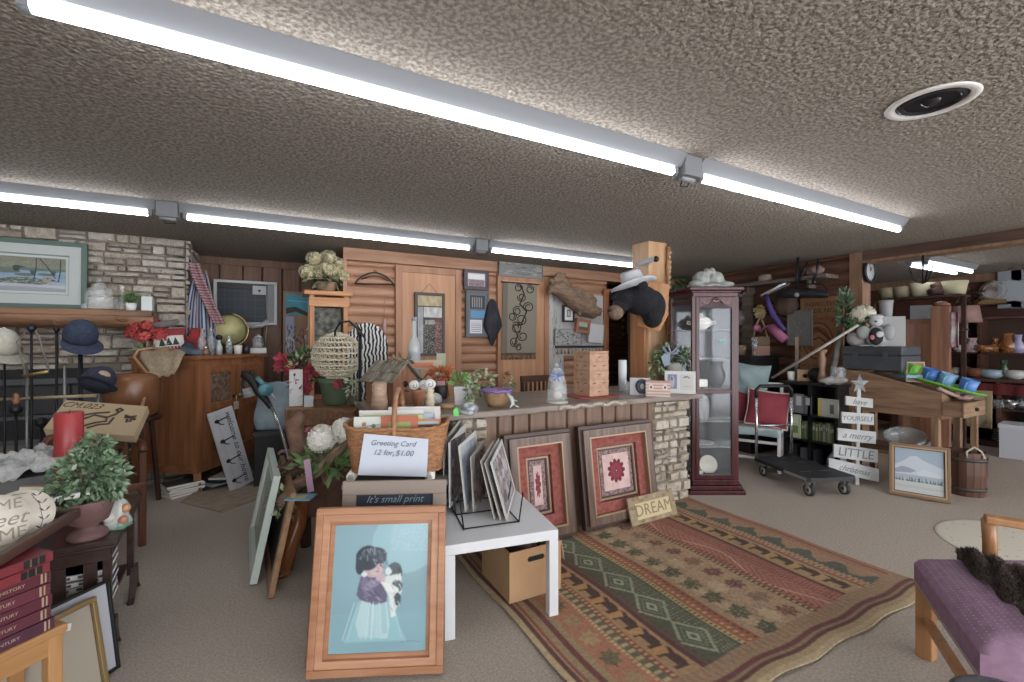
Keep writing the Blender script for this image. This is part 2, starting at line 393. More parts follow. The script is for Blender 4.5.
f.span((.76, VL-.04, 0), (.80, VL, HC), LOG)
f.span((.78, VL, 0), (.84, VP_, HC), PANEL)
struct(f, 'wall_log')
f = MB(); f.span((3.6, VP_-.2, 0), (6.2, VP_-.1, HC), PGAP); logs(f, (3.6, VP_-.2, 0), (6.1, VP_-.2, 0), (0,-1,0), 0, HC, LOGSHADE); struct(f, 'wall_passage')
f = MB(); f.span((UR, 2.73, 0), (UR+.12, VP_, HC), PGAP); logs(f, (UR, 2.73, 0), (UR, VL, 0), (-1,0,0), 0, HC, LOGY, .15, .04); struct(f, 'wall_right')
TRIMW = wood('8d6b52', '76563f', rough=.6); BEAM = wood('5e4436', '4a3429', axis=1)
f = MB(); f.span((UR-.05, 2.6, 0), (UR+.14, 2.73, HC), TRIMW); struct(f, 'trim_1')
f = MB(); f.span((UR-.05, -3, HC-.11), (UR+.1, 2.6, HC), BEAM); struct(f, 'trim_2')
f = MB(); f.span((UR-.07, -3, HC-.135), (UR+.12, 2.6, HC-.105), TRIMW); struct(f, 'trim_3')
f = MB(); f.span((UF, -3, 0), (UF+.1, 6, HC), wood('5a3529', '45271e', axis=1)); f.span((UF-.03, -3, HC-.12), (UF, 6, HC), TRIMW); struct(f, 'wall_far')
f = MB(); f.span((UR+.12, 5.0, 0), (UF, 5.1, HC), TRIMW); struct(f, 'wall_side')
f = MB(); f.span((-3.4, -3, 0), (-3.3, VS, HC), STONES[0]); struct(f, 'wall_left')
# opening trim beside the passage
f = MB(); f.span((4.42, VL-.06, 0), (4.52, VL+.02, 2.12), OAK); f.span((4.42, VL-.06, 2.12), (5.13, VL+.02, 2.2), OAKX); f.span((5.03, VL-.06, 0), (5.13, VL+.02, 2.12), OAK); struct(f, 'trim_4')
# ---------------------------------------------------------------- firebox
t = bpy.data.objects.new('fireplace', None); sc.collection.objects.link(t); t.location = (-1.95, VS, 0); tag(t, 'black metal firebox with bars set low in the stone wall', 'fireplace')
BK = C('111113', .6)
f = MB(); f.span((-.66,-.012,.5), (.66,-.004,1.17), BK); f.build('opening', t)
f = MB(); f.span((-.66,-.04,1.03), (.66,-.012,1.08), C('4a4b50', .4, metal=.5)); f.span((-.66,-.035,.72), (.66,-.012,.75), C('4a4b50', .4, metal=.5)); f.span((-.66,-.035,.5), (.66,-.012,.54), C('4a4b50', .4, metal=.5)); f.build('frame', t)
for i in range(5): f = MB(); f.span((-.64+i*.26,-.03,.77), (-.4+i*.26,-.014,1.01), C('26262a', .25)); f.build('glass_door', t)
f = MB(); stones(f, (-2.6, 4.95, 0), (1,0,0), (0,0,1), (0,-1,0), 1.35, .38, STONES); f.span((-2.6, 4.96, 0), (-1.28, VS-.09, .38), MORTAR); f.span((-2.63, 4.88, .38), (-1.24, VS-.09, .44), STONES[1]); single(f, 'hearth', 'raised grey stone hearth in front of the firebox', 'hearth', bevel=.006)
# ---------------------------------------------------------------- doors in the log wall
DOORW = wood('ba865c', 'a8744c', scale=1.5)
TRIMD = wood('a87450', '8f5f40', scale=1.5)
def door(name, pl, pr, ptop, knob):
    a, b = PV(pl, 341, VL), PV(pr, 341, VL); zt = PV((pl+pr)/2, ptop, VL).z
    t = bpy.data.objects.new(name, None); sc.collection.objects.link(t); tag(t, kind='structure'); t.location = (a.x, VL-.05, 0); w = b.x-a.x
    f = MB(); f.span((.07, -.02, 0), (w-.07, .03, zt-.07), DOORW); f.build('door_panel', t, bevel=.003)
    f = MB(); f.span((0, -.035, 0), (.08, .04, zt), TRIMD); f.span((w-.08, -.035, 0), (w, .04, zt), TRIMD); f.span((.08, -.035, zt-.08), (w-.08, .04, zt), TRIMD); f.build('door_frame', t, bevel=.004)
    f = MB(); x = .13 if knob < 0 else w-.13; f.cyl((x, -.02, 1.0), (x, -.06, 1.0), .012, BRASS); f.sph((x, -.075, 1.0), .028, BRASS, 8); f.build('door_handle', t)
    return t
door('door_1', 394, 459, 268, -1); door('door_2', 495, 546, 276, -1)
# ---------------------------------------------------------------- fluorescent lights
TUBEM = mat('f2f6ff', .5, emit=TUBE, key='tube'); FIX = C('75787c', .5); TUBEW = mat('f2f6ff', .5, emit=7, key='tubew')
def light(u0, u1, v, label, vs=(0,), group='ceiling strip lights', tm=None):
    t = thing('strip_light', label, 'ceiling light', (u0, v, HC), 0, group); L = u1-u0
    f = MB(); w = .065+max(vs); b_ = .3 if len(vs) == 1 else .8
    f._add([(0,-w,0),(0,w,0),(0,w*b_,-.065),(0,-w*b_,-.065),(L,-w,0),(L,w,0),(L,w*b_,-.065),(L,-w*b_,-.065)], [(0,1,2,3),(7,6,5,4),(0,3,7,4),(1,5,6,2),(3,2,6,7),(0,4,5,1)], FIX); f.build('housing', t, bevel=.003)
    for q in vs:
        for x in (.035, L-.035):
            f = MB(); f.box((x, q, -.078), (.025, .04, .05), FIX); f.cyl((x-.012, q, -.093), (x+.012, q, -.093), .02, FIX); f.build('lamp_holder', t)
        f = MB(); f.cyl((.05, q, -.093), (L-.05, q, -.093), .017, tm or TUBEM, n=16); f.build('tube', t)
V1, V2, V3 = 1.756, 4.19, -.68
light(-.62, 2.03, V1, 'nearest long white strip light overhead, running from upper left to the middle')
light(2.17, 4.74, V1, 'white strip light continuing the nearest row towards the ceiling speaker')
light(-3.2, -.70, V2, 'far row strip light at the left, above the framed duck print')
light(-.56, 1.86, V2, 'far row strip light in the middle, in front of the log wall')
light(2.02, 4.26, V2, 'far row strip light ending at the pine post with the bear head')
light(-.62, 2.03, V3, 'strip light of the row behind the viewer, left'); light(2.17, 4.74, V3, 'strip light of the row behind the viewer, right')
light(6.95, 8.45, 2.42, 'twin tube ceiling light in the room beyond the opening', vs=(-.08, .08), group=None, tm=TUBEW)
for u, v, z, lb in ((2.1, V1, 2.34, 'small grey clip joining the two lights of the nearest row'), (1.94, V2, 2.34, 'small grey clip joining the middle and right lights of the far row'), (-.63, V2, 2.34, 'small grey clip joining the left and middle lights of the far row')):
    f = MB(); f.box((0, 0, 0.055), (.13, .1, .11), FIX); f.cyl((-.05, 0, 0), (.05, 0, 0), .018, C('8b8e92', .4)); f.tube([(.03, 0, 0), (.04, .03, -.03), (-.02, .03, -.035), (-.03, 0, 0)], .004, DARKM, 5); single(f, 'fixture_clip', lb, 'clip', (u, v, z), group='fixture clips')
# small flood light clamped to the top of the post
# ceiling speaker
p = PZ(931, 101, HC)
t = thing('ceiling_speaker', 'round black speaker with a white rim set in the ceiling', 'speaker', p)
f = MB(); f.lathe([(.118, -.001), (.15, -.001), (.156, -.006), (.15, -.012), (.125, -.012), (.118, -.004)], m=C('c9c6bf', .5), n=48, cap=False); f.build('rim', t)
f = MB(); f.lathe([(0.0, -.002), (.06, -.002), (.119, -.003)], m=C('17171b', .35), n=48, cap=False); f.build('cone', t)
f = MB(); f.lathe([(.088, -.004), (.096, -.012), (.106, -.012), (.114, -.004)], m=C('232329', .25), n=48, cap=False); f.build('surround', t)
f = MB(); f.lathe([(.034, -.003), (.028, -.012), (.015, -.019), (0, -.021)], m=C('222226', .2), n=24, cap=False); f.build('dust_cap', t)
# ================================================================ RUG
def make_rug():
    W, L = 2.24, 1.70; nw, nl = 430, 330
    cv = Cv(nw, nl, 'a08566'); X = cv.X*W; Y = cv.Y*L   # X across the stripes, Y along them
    end = .2
    def st(a, b, c, k=1.): cv.put((X >= a) & (X < b), c, k)
    def dash(a, b, c, per=.03, duty=.5, ph=0): cv.put((X >= a) & (X < b) & (((Y/per+ph) % 1) < duty), c)
    def shape(cx, cy, pts, c, sx=1, sy=1): cv.poly([((cx+x*sx)/W, (cy+y*sy)/L) for x, y in pts], c)
    st(0, .03, 'b9a37c'); st(.03, .055, '5c2f33'); st(.055, .07, 'a08566'); st(.07, .085, '8a4038'); st(.085, .19, '96805c')
    st(.12, .15, '6a3338'); st(.19, .34, 'a5694f'); dash(.325, .345, 'c0a775', .025); st(.345, .39, '565a40'); dash(.35, .385, 'b39b70', .05, .4)
    st(.39, .42, '84382f'); dash(.395, .415, 'b09468', .03); st(.42, .57, 'a07c55'); st(.55, .585, '56262b')
    st(.585, .84, '454e3f'); st(.84, .87, 'b39b62'); dash(.845, .865, '4a3a2c', .025, .4); st(.87, .96, '98573f'); dash(.89, .91, 'b89b6a', .035, .4); dash(.93, .95, '5a3a30', .035, .5)
    st(.96, 1.39, '9f8262'); st(1.39, 1.42, '3c3a2c'); dash(1.395, 1.415, 'b79d5e', .03, .5); st(1.42, 1.70, '9a5a4c'); st(1.70, 1.725, '54292c'); st(1.725, 1.885, 'a1835e'); st(1.885, 1.905, '7d4a3e'); st(1.905, 1.95, 'b38a68'); dash(1.91, 1.945, '8e4b3f', .03, .4)
    st(1.95, 2.13, '9d7a5d'); st(2.13, 2.235, '9b6a55'); st(2.18, 2.2, '7a4a40'); st(2.235, 2.27, 'b59b76')
    # salmon stripe with leaves
    leaf = [(math.cos(a)*(.058 if i % 2 == 0 else .036), math.sin(a)*(.064 if i % 2 == 0 else .04)) for i, a in enumerate(np.linspace(0, 2*PI, 15)[:-1])]
    y = .28; k = 0
    while y < L-.05: shape(.255, y, leaf, ('9a7e58', '5d5a3c', 'a68a5e')[k % 3]); y += .15; k += 1
    # bears
    bear = [(-.04,-.07),(-.04,-.045),(-.01,-.045),(-.01,.03),(-.045,.03),(-.045,.055),(-.005,.055),(.02,.085),(.045,.09),(.055,.06),(.045,.03),(.05,-.03),(.035,-.07)]
    y = .3; k = 0
    while y < L-.04:
        shape(.485, y, bear, '3e2728', .95, .9); shape(.475, y+.075, [(-.04,-.03),(.03,-.04),(.05,0),(.03,.03),(-.04,.02)], 'b3824c'); y += .15
    y = .3
    while y < L-.04:
        shape(1.805, y, bear, '3f2a27', 1, .9); shape(1.8, y+.08, [(-.05,-.03),(.04,-.04),(.05,.03),(-.03,.03)], 'b08a55'); y += .155
    # green tribal stripe: dotted field with diamonds
    g = (X > .6) & (X < .825)
    cv.put(g & (((X/.018+(np.floor(Y/.018) % 2)*.5) % 1) < .4) & (((Y/.018) % 1) < .45) & (X > .72), '8b9276')
    for c in np.arange(.36, L, .27):
        d = np.abs(X-.7)/.09+np.abs(Y-c)/.125
        cv.put(g & (np.abs(d-1) < .11), '8d9679'); cv.put(g & (np.abs(d-.62) < .09), '5f6f58'); cv.put(g & (np.abs(d-.28) < .1), '9aa283')
    cv.put(g & (X > .6) & (X < .62) & (((Y/.04) % 1) < .5), '66302f')
    # leaf band
    rnd = random.Random(3); y = .24; k = 0
    while y < L:
        s = rnd.uniform(.9, 1.15)
        shape(1.06, y, leaf, ('3d4a38', '46523a')[k % 2], 1.25*s, 1.1*s); shape(1.04, y+.075, leaf, 'b39a76', .8, .8)
        shape(1.29, y+.03, leaf, ('6b4038', '7a5a48', '5f3238')[k % 3], 1.2*s, 1.05*s); shape(1.31, y+.1, leaf, 'a8835f', .9, .8)
        shape(1.175, y+.05, leaf, ('b79d78', 'a9896a')[k % 2], 1.1, 1.2); y += .15; k += 1
    m = (X > .97) & (X < 1.38); cv.speck(m, 'c0a680', .14, .7); cv.speck(m, '5a3a34', .06, .6)
    # red band: herringbone lines
    z = (X > 1.43) & (X < 1.69)
    cv.put(z & ((((X-1.56).__abs__()*1.3+Y) / .05 % 1) < .22), 'b07a62'); cv.put(z & (np.abs((X-1.5)-.05*np.sin(Y*9)) < .006), 'c09a7c'); cv.put(z & (X > 1.6) & (((X/.02) % 1) < .45) & (((Y/.02) % 1) < .5), '5f2428')
    cv.put(z & (X < 1.47) & (((Y/.03) % 1) < .35), '6c2c2c')
    # mountains
    tri = np.abs(((Y/.2) % 1)-.5)*2
    cv.put((X > 1.965) & (X < 1.99+.12*tri+.01*np.round(np.sin(Y*90))), '49564a'); cv.put((X > 1.96) & (X < 1.98) & (((Y/.03) % 1) < .4), 'a88e6c')
    # ragged weave
    cv.speck((X > .2) & (X < .33), 'c08a6a', .08, .5)
    # end borders
    for a, b, c in ((0, .03, 'b9a37c'), (.03, .06, 'a88f68'), (.06, .085, '5c2f33'), (.085, .1, '8c7458'), (.1, .125, '6a3338'), (.125, end, '94795a')):
        cv.put((Y >= a) & (Y < b), c)
    cv.put((Y < .2) & (Y > .145) & (((X/.04) % 1) < .5), '8a5a4c', .5)
    cv.put((Y > L-.03), 'a8805f')
    cv.put(X > -1, 'a08a74', .13); cv.a *= rng.uniform(.72, 1.24, cv.X.shape)[..., None]; cv.mottle(.1, 10); cv.blur(1)
    f = MB()
    def disp(p, a, b):
        e = max(0, .07-b)/.07+max(0, .04-a)/.04
        z = .008+.006*(1+math.sin(p.x*9+p.y*3))*e*.7+.004*mnoise.noise(Vector((p.x*3, p.y*3, 1)))
        return Vector((p.x+.008*math.sin(p.y*7), p.y+(.008*math.sin(p.x*14)-.04*a)*(1-b), max(z, .004)))
    f.canvas(cv.a, (1.10, 1.12, 0), (W+.02, 0, 0), (0, L-.02, 0), vcol(.95, .002, 400), disp)
    o = single(f, 'area_rug', 'large striped lodge rug with bears, leaves and mountains lying on the carpet', 'rug', th=.006, normals=False)
make_rug()
f = MB()
p = [PZ(180, 503, 0), PZ(222, 513, 0), PZ(282, 490, 0), PZ(268, 474, 0), PZ(215, 478, 0)]
f.prism([(q.x, q.y) for q in p], .012, mat('9a8a76', .95, 0, '8a7a66', 14, key='matt')); single(f, 'floor_mat', 'plain tan mat on the carpet in front of the oak cabinet', 'mat', bevel=.004)
# oval lace rug at the right
p = PZ(1005, 543, 0); cv = Cv(120, 90, '8b8578')
f = MB(); f.lathe([(0, .004), (.42, .006), (.45, .004), (.455, 0)], m=mat('8f8a7a', .9, 0, 'c6bfae', 20, key='lace', kind='voronoi', lo=.1, hi=.2), n=48, sx=1.0, sy=.8); single(f, 'round_rug', 'pale oval floral rug on the carpet behind the purple bench', 'rug', p, .3)
# ================================================================ THE COUNTER
CT = .95; VC = 2.79
t = thing('bar_counter', 'stone and timber sales counter with a worn dark worktop', 'counter', (0, 0, 0))
COUNTER = t
f = MB(); f.span((.68, VC+.05, 0), (3.34, VC+.8, CT-.045), C('3b3029', .9)); f.build('body', t)
f = MB(); panels(f, (1.3, VC+.04, 0), (2.96, VC+.04, 0), 0, CT-.05, wood('80624f', '6a4f3e'), .15, .02); f.build('front_panel', t)
f = MB(); stones(f, (2.92, VC+.03, 0), (1,0,0), (0,0,1), (0,-1,0), .44, CT-.05, STONEL, .22, .1); stones(f, (3.35, VC+.03, 0), (0,1,0), (0,0,1), (1,0,0), .78, CT-.05, STONEL, .3, .1, dep=(.01, .04)); f.span((2.93, VC+.03, 0), (3.35, VC+.8, CT-.05), MORTAR); f.build('stone_pier', t)
f = MB(); stones(f, (.68, VC+.03, 0), (1,0,0), (0,0,1), (0,-1,0), .66, CT-.05, STONEL, .22, .1); f.span((.68, VC+.03, 0), (1.33, VC+.8, CT-.05), MORTAR); f.build('stone_pier', t)
CTOP = mat('6a5c52', .3, 0, '83776c', 3, (1, 5, 5), .002, 12, key='ctop')
pts = []; n = 90
for i in range(n+1):
    u = .62+(3.46-.62)*i/n; pts.append((u, VC-.07+.012*mnoise.noise(Vector((u*7, 0, 3)))))
pts += [(3.46, 3.32), (3.40, 3.32), (3.40, 3.62), (.62, 3.62)]
f = MB(); f.prism(pts, .045, CTOP, Matrix.Translation((0, 0, CT-.045))); f.build('worktop', t, bevel=.008)
f = MB()
for i in range(26):
    u = 1.9+i*.025; f.sph((u, VC-.075, CT-.02+.008*math.sin(i)), (.02, .012, .016), C('a59a8e', .5), 4, amp=.5, f=2, seed=i)
f.build('broken_edge', t)
# ================================================================ PINE POST
t = thing('support_post', 'pale pine post rising beside the counter up to the ceiling', 'post', (3.57, 3.5, 0), 0)
f = MB(); f.span((-.12, -.14, 0), (.14, .1, HC), wood('cba279', 'b78b60', scale=2)); f.build('post', t, bevel=.01)
f = MB(); f.span((-.145, -.1, 0), (-.12, .1, HC-.55), wood('b3794c', '9a6138', scale=2)); f.build('board', t, bevel=.004)
f = MB(); f.tube([(.13, -.17, z/10) for z in range(0, 25)], [.022+.008*math.sin(z*2.1) for z in range(0, 25)], wood('b88a5c', '8f6238', scale=2), 8)
for z in range(8, 46): f.box((.13+random.uniform(-.008,.008), -.19, z*.052), (.025, .02, .03), C('c2a27a', .7), R=(random.random(), .3, random.random()))
f.build('carved_edge', t)
def itm(px, py, z): p = PZ(px, py, z); return p, facing(p), depth(p)/FP
def it3(px, py, t): p = P(px, py, t); return p, facing(p), t/FP
def remesh(o, v=.01, sm=3):
    q = o.modifiers.new('remesh', 'REMESH'); q.mode = 'VOXEL'; q.voxel_size = v; q.use_smooth_shade = True
    q = o.modifiers.new('smooth', 'SMOOTH'); q.iterations = sm; q.factor = .6; return o
# flood light
t = thing('clamp_light', 'small grey clamp light at the top of the pine post', 'lamp', P(648, 263, 4.46), -.5)
f = MB(); f.prism([(-.13,-.035),(.03,.0),(.06,.045),(.03,.055),(-.12,.0)], .06, C('6d7074', .4), TX(0, .03, 0)); f.build('housing', t, bevel=.003)
f = MB(); f.sph((.08, 0, .04), .03, BLACK, 8); f.cyl((.07, 0, .03), (.12, .1, .06), .012, BLACK); f.build('joint', t)
# ---------------------------------------------------------------- bear head trophy
p, rz, k = it3(637, 303, 4.15)
FUR = mat('0f1015', .85, 0, '1d1f26', 40, bump=.02, bscale=70, key='bearfur'); 
t = thing('bear_head', 'black plush bear head mounted on the pine post above the counter', 'bear head', p, rz)
f = MB()
f.sph((.03, .05, .03), (.165, .17, .14), FUR); f.sph((-.1, .0, .03), (.12, .12, .1), FUR); f.sph((-.15, -.06, -.04), (.075, .08, .06), FUR)
f.sph((.14, .12, -.03), (.12, .15, .16), FUR); f.sph((.14, .1, -.13), (.09, .12, .1), FUR); f.sph((-.21, .03, .09), (.05, .025, .05), FUR); f.sph((.05, -.09, .15), (.05, .025, .045), FUR)
remesh(f.build('head', t), .012)
f = MB(); f.sph((-.19, -.1, -.09), (.075, .085, .068), mat('7d6552', .9, 0, '6a5444', 60, bump=.01)); f.build('muzzle', t)
f = MB(); f.sph((-.235, -.165, -.075), (.022, .018, .016), BLACK, 8); f.build('nose', t)
f = MB(); f.sph((-.185, -.1, .04), .011, C('0a0a0a', .1), 6); f.build('eye', t)
f = MB(); f.sph((-.1, -.12, .05), .011, C('0a0a0a', .1), 6); f.build('eye', t)
f = MB(); f.prism([(-.05,-.2),(.16,-.26),(.24,-.1),(.25,.2),(.0,.24),(-.08,.1)], .03, PINE, TX(.05, .3, .0)); f.build('plaque', t, bevel=.006)
t = thing('cowboy_hat', 'white felt cowboy hat sitting on the bear head', 'hat', P(634, 286, 4.13), -.5, roll=-.28)
HAT = mat('b9bcbf', .8, 0, 'a5a8ad', 9, key='hatm')
f = MB(); f.grid(lambda a, b: ((.03+.155*b)*math.cos(2*PI*a)*1.15, (.03+.14*b)*math.sin(2*PI*a), .055*abs(math.cos(2*PI*a))**0*b*b*abs(math.sin(2*PI*a))), 49, 7, HAT); f.build('brim', t, th=.006)
f = MB(); f.lathe([(.095, 0), (.09, .07), (.085, .125), (.07, .145), (.03, .125), (0, .12)], m=HAT, n=28, sx=1.12, sy=.85); f.build('crown', t)
f = MB(); f.lathe([(.0985, .002), (.096, .022)], m=C('8b8f95', .7), n=28, sx=1.12, sy=.85, cap=False); f.build('hatband', t, th=.002)
# ---------------------------------------------------------------- curio cabinet
RZV = -math.atan2(CA, SA)
def camw(xc, t, z=0): return Vector((xc*SA+t*CA, -xc*CA+t*SA, z))
t = thing('curio_cabinet', 'tall dark cherry glass curio cabinet standing at the end of the counter', 'cabinet', camw(1.895, 4.2), RZV)
Hc = 1.92
fr = [(-.2, 0), (.2, 0), (.3, .3), (-.3, .3)]
def inset(pts, d): return [(x+(d if x < 0 else -d), y+(d if y < .1 else -d)) for x, y in pts]
f = MB(); f.prism([(-.26,-.06),(.26,-.06),(.36,.36),(-.36,.36)], .035, MAHO, TX(0,0,0,0)); f.prism(inset([(-.26,-.06),(.26,-.06),(.36,.36),(-.36,.36)], .02), .04, MAHO, TX(0,0,.035,0)); f.prism([(-.215,-.015),(.215,-.015),(.315,.315),(-.315,.315)], .05, MAHO, TX(0,0,.075,0)); f.build('plinth', t, bevel=.006)
f = MB(); f.prism([(-.21,-.01),(.21,-.01),(.31,.31),(-.31,.31)], .05, MAHO, TX(0,0,Hc-.09,0)); f.prism([(-.25,-.05),(.25,-.05),(.35,.35),(-.35,.35)], .03, MAHO, TX(0,0,Hc-.03,0)); f.prism([(-.23,-.03),(.23,-.03),(.33,.33),(-.33,.33)], .02, MAHO, TX(0,0,Hc-.05,0)); f.build('cornice', t, bevel=.006)
f = MB()
for x, y in ((-.3,.3),(.3,.3)): f.span((x-.018, y-.03, .12), (x+.018, y+.0, Hc-.08), MAHO)
f.bar((-.2,.01,.12), (-.2,.01,Hc-.08), .035, .035, MAHO, (0,1,0)); f.bar((.2,.01,.12), (.2,.01,Hc-.08), .035, .035, MAHO, (0,1,0)); f.build('corner_post', t, bevel=.003)
f = MB()
for a, b in ((-.182, -.15), (.15, .182)): f.span((a, -.014, .13), (b, .008, Hc-.09), MAHO)
for a, b in ((.13, .17), (.93, .965)): f.span((-.15, -.014, a), (.15, .008, b), MAHO)
arch = [(-.15, Hc-.2)]+[(-.15+.3*i/16, Hc-.2+.055*math.sin(PI*i/16)+.012*math.cos(4*PI*i/16)) for i in range(17)]+[(.15, Hc-.2), (.15, Hc-.09), (-.15, Hc-.09)]
f.prism(arch, .02, MAHO, TX(0, .006, 0)); D = f.build('door', t, bevel=.003)
f = MB(); f.tube([(-.12+.24*i/20, -.02, Hc-.155+.03*math.sin(PI*i/20)+.008*math.cos(6*PI*i/20)) for i in range(21)], .007, C('8d6a66', .35), 6); f.tube([(-.06, -.02, Hc-.14), (-.02, -.02, Hc-.11), (0, -.022, Hc-.1), (.02, -.02, Hc-.11), (.06, -.02, Hc-.14)], .009, MAHO, 6); f.build('carving', D)
f = MB(); f.span((-.15, -.005, .17), (.15, -.002, .93), GLASSP); f.span((-.15, -.005, .965), (.15, -.002, Hc-.15), GLASSP); f.build('door_glass', D)
for s in (-1, 1):
    f = MB(); f.slab([(s*.2, .02, .13), (s*.3, .28, .13), (s*.3, .28, Hc-.09), (s*.2, .02, Hc-.09)], .003, GLASSP); f.build('side_glass', t)
    for z in (.14, .95, Hc-.14): f = MB(); f.bar((s*.2, .01, z), (s*.3, .29, z), .02, .03, MAHO); f.build('side_rail', t)
f = MB(); f.span((-.29, .285, .12), (.29, .3, Hc-.08), mat('4a4d50', .12, .6, key='mirrorback')); f.build('back_mirror', t)
for z in (.42, .66, .95, 1.25, 1.52):
    f = MB(); f.prism(inset([(-.2,0),(.2,0),(.3,.3),(-.3,.3)], .02), .006 if z != .95 else .03, mat('b9c6c4', .1, alpha=.45, key='shelfglass') if z != .95 else MAHO, TX(0,0,z,0)); f.build('shelf', t)
f = MB(); f.prism(inset([(-.2,0),(.2,0),(.3,.3),(-.3,.3)], .02), .01, C('3c3634', .7), TX(0,0,.125,0)); f.build('floor_panel', t)
def curio(x, y, z): c = Vector((x, y, 0)); c.rotate(Euler((0,0,RZV))); b = camw(1.895, 4.2); return (b.x+c.x, b.y+c.y, z)
lathe_thing('covered_jar', 'tall clear glass covered jar in the lower half of the curio cabinet', 'jar', curio(-.07, .12, .667), [('body', [(.05,0),(.06,.03),(.065,.16),(.05,.2)], GLASS), ('lid', [(.055,.2),(.05,.22),(.02,.24),(.012,.25),(.018,.265),(0,.27)], FROST)])
lathe_thing('serving_plate', 'small white plate flat on the lower glass shelf of the curio cabinet', 'plate', curio(-.06, .14, .427), [(None, [(.03,0),(.05,.004),(.11,.018),(.105,.022),(.05,.01),(0,.008)], CERAM)])
t = thing('tureen', 'white lidded tureen with pink flowers behind the upper glass of the curio cabinet', 'tureen', curio(-.08, .12, 1.527), RZV)
f = MB(); f.lathe([(.04,0),(.05,.01),(.1,.05),(.105,.07),(.095,.08)], m=CERAM, n=24, sy=.7); f.petals((0,-.04,.05), (.05,.02,.02), 6, .012, [C('b88a80')]); f.build('bowl', t)
f = MB(); f.lathe([(.098,.08),(.08,.11),(.03,.13),(.015,.14),(.02,.155),(0,.16)], m=CERAM, n=24, sy=.7); f.build('lid', t)
for s in (-1, 1): f = MB(); f.tube([(s*.1,0,.05),(s*.135,0,.06),(s*.13,0,.08),(s*.098,0,.075)], .007, CERAM, 6); f.build('handle', t)
lathe_thing('glass_vase', 'dark smoked glass vase on the middle shelf of the curio cabinet', 'vase', curio(.06, .1, .985), [(None, [(.04,0),(.07,.05),(.08,.12),(.05,.2),(.06,.24)], mat('4a4d52', .2, alpha=.8))])
box_thing('porcelain_box', 'white square porcelain box standing on the wooden shelf of the curio cabinet', 'box', curio(-.1, .08, .985), RZV, (.13, .08, .07), CERAM)
t = thing('round_plate', 'round cream plate standing on the floor of the curio cabinet', 'plate', curio(.02, .2, .215), RZV, lean=.2)
f = MB(); f.lathe([(0,0),(.06,.002),(.085,.014),(.088,.011),(.06,-.004),(0,-.004)], m=C('c9c4b6', .3), n=32, R=(PI/2,0,0)); f.build('plate', t)
f = MB(); f.tube([(-.04,-.03,-.088),(0,-.03,-.08),(.04,-.03,-.088)], .004, DARKM, 5); f.build('stand', t)
box_thing('trinket_tray', 'small white dish stack low in the curio cabinet', 'dish', curio(-.1, .14, .137), RZV, (.1, .08, .03), CERAM)
box_thing('price_tag', 'tiny green price tag stuck inside the curio cabinet glass', 'tag', curio(.06, -.0, 1.4), RZV, (.05, .003, .035), C('5fa58b'))
# resting figures on top of the curio
p = curio(-.01, .1, Hc)
PORC = mat('8f8e86', .6, 0, '737a74', 16, key='porc')
t = thing('seated_figurine', 'pale porcelain couple figurine sitting on top of the curio cabinet', 'figurine', p, RZV)
f = MB(); f.sph((0, .0, .02), (.2, .1, .035), PORC, amp=.3); f.sph((-.08, 0, .08), (.075, .06, .085), PORC, amp=.2); f.sph((.06, 0, .08), (.08, .06, .085), PORC, amp=.2, seed=2); f.sph((-.13, -.02, .045), (.07, .06, .04), PORC); f.sph((.14, -.02, .04), (.09, .05, .03), PORC); f.sph((-.03, -.02, .15), (.03, .03, .035), PORC); f.sph((.02, -.02, .158), (.03, .03, .035), PORC); f.cyl((-.08,0,.1), (-.03,-.02,.15), .03, PORC); f.cyl((.06,0,.1), (.02,-.02,.155), .03, PORC)
remesh(f.build('body', t), .008)
f = MB(); f.sph((-.03, -.005, .165), (.03, .03, .028), C('8a8577', .7)); f.build('hair', t)
f = MB(); f.sph((.02, -.005, .175), (.03, .03, .025), C('97907f', .7)); f.build('hair', t)
# garland between post and cabinet on the beam
f = MB(); f.leaves((0,0,0), (.36, .08, .11), 300, .08, [LEAFD, LEAF]); single(f, 'greenery_garland', 'dark green artificial garland on the log wall between the pine post and curio cabinet', 'garland', PV(678, 283, 5.16), 0)
# ================================================================ LOG WALL DECOR
def onwall(px, py, off=.05, v=VL): p = PV(px, py, v-off); return p
def wallpic(name, label, x0, y0, x1, y1, layers, img, off=.05, v=VL, cat='picture', **k):
    a = PV(x0, y1, v-off); b = PV(x1, y1, v-off); zt = PV((x0+x1)/2, y0, v-off).z; zb = PV((x0+x1)/2, y1, v-off).z
    return picture(name, label, ((a.x+b.x)/2, v-off+.001, zb), 0, b.x-a.x, zt-zb, 0, layers, img, cat=cat, **k)
# wrought iron bracket
a = onwall(355, 283); b = onwall(394, 283); w = (b.x-a.x)/2
t = thing('iron_arch', 'black wrought iron arch ornament hanging on the log wall left of the first door', 'wall ornament', ((a.x+b.x)/2, VL-.06, a.z-.01), 0)
f = MB(); f.tube([(-w+2*w*i/20, 0, .14*math.sin(PI*i/20)**.7) for i in range(21)], .009, DARKM, 6); f.tube([(-w, 0, 0), (w, 0, .02)], .008, DARKM, 6); f.build('frame', t)
f = MB(); f.tube([(-w*.7+1.4*w*i/20, -.012, .05+.05*math.sin(PI*i/20)) for i in range(21)], .006, DARKM, 6); f.tube([(-.02,0,.14),(0,0,.17),(.02,0,.14)], .005, DARKM, 5); f.build('scrollwork', t)
t = thing('hanging_ornament', 'small pink ornament on a long string hanging on the log wall', 'ornament', onwall(384.5, 329), 0)
f = MB(); f.sph((0,0,.03), (.022,.015,.06), C('a98783')); f.sph((0,0,.1), (.018,.015,.02), C('a98783')); f.build('figure', t)
f = MB(); f.cyl((0,0,.1), (0,.01,.34), .003, C('7d6a6a')); f.build('string', t)
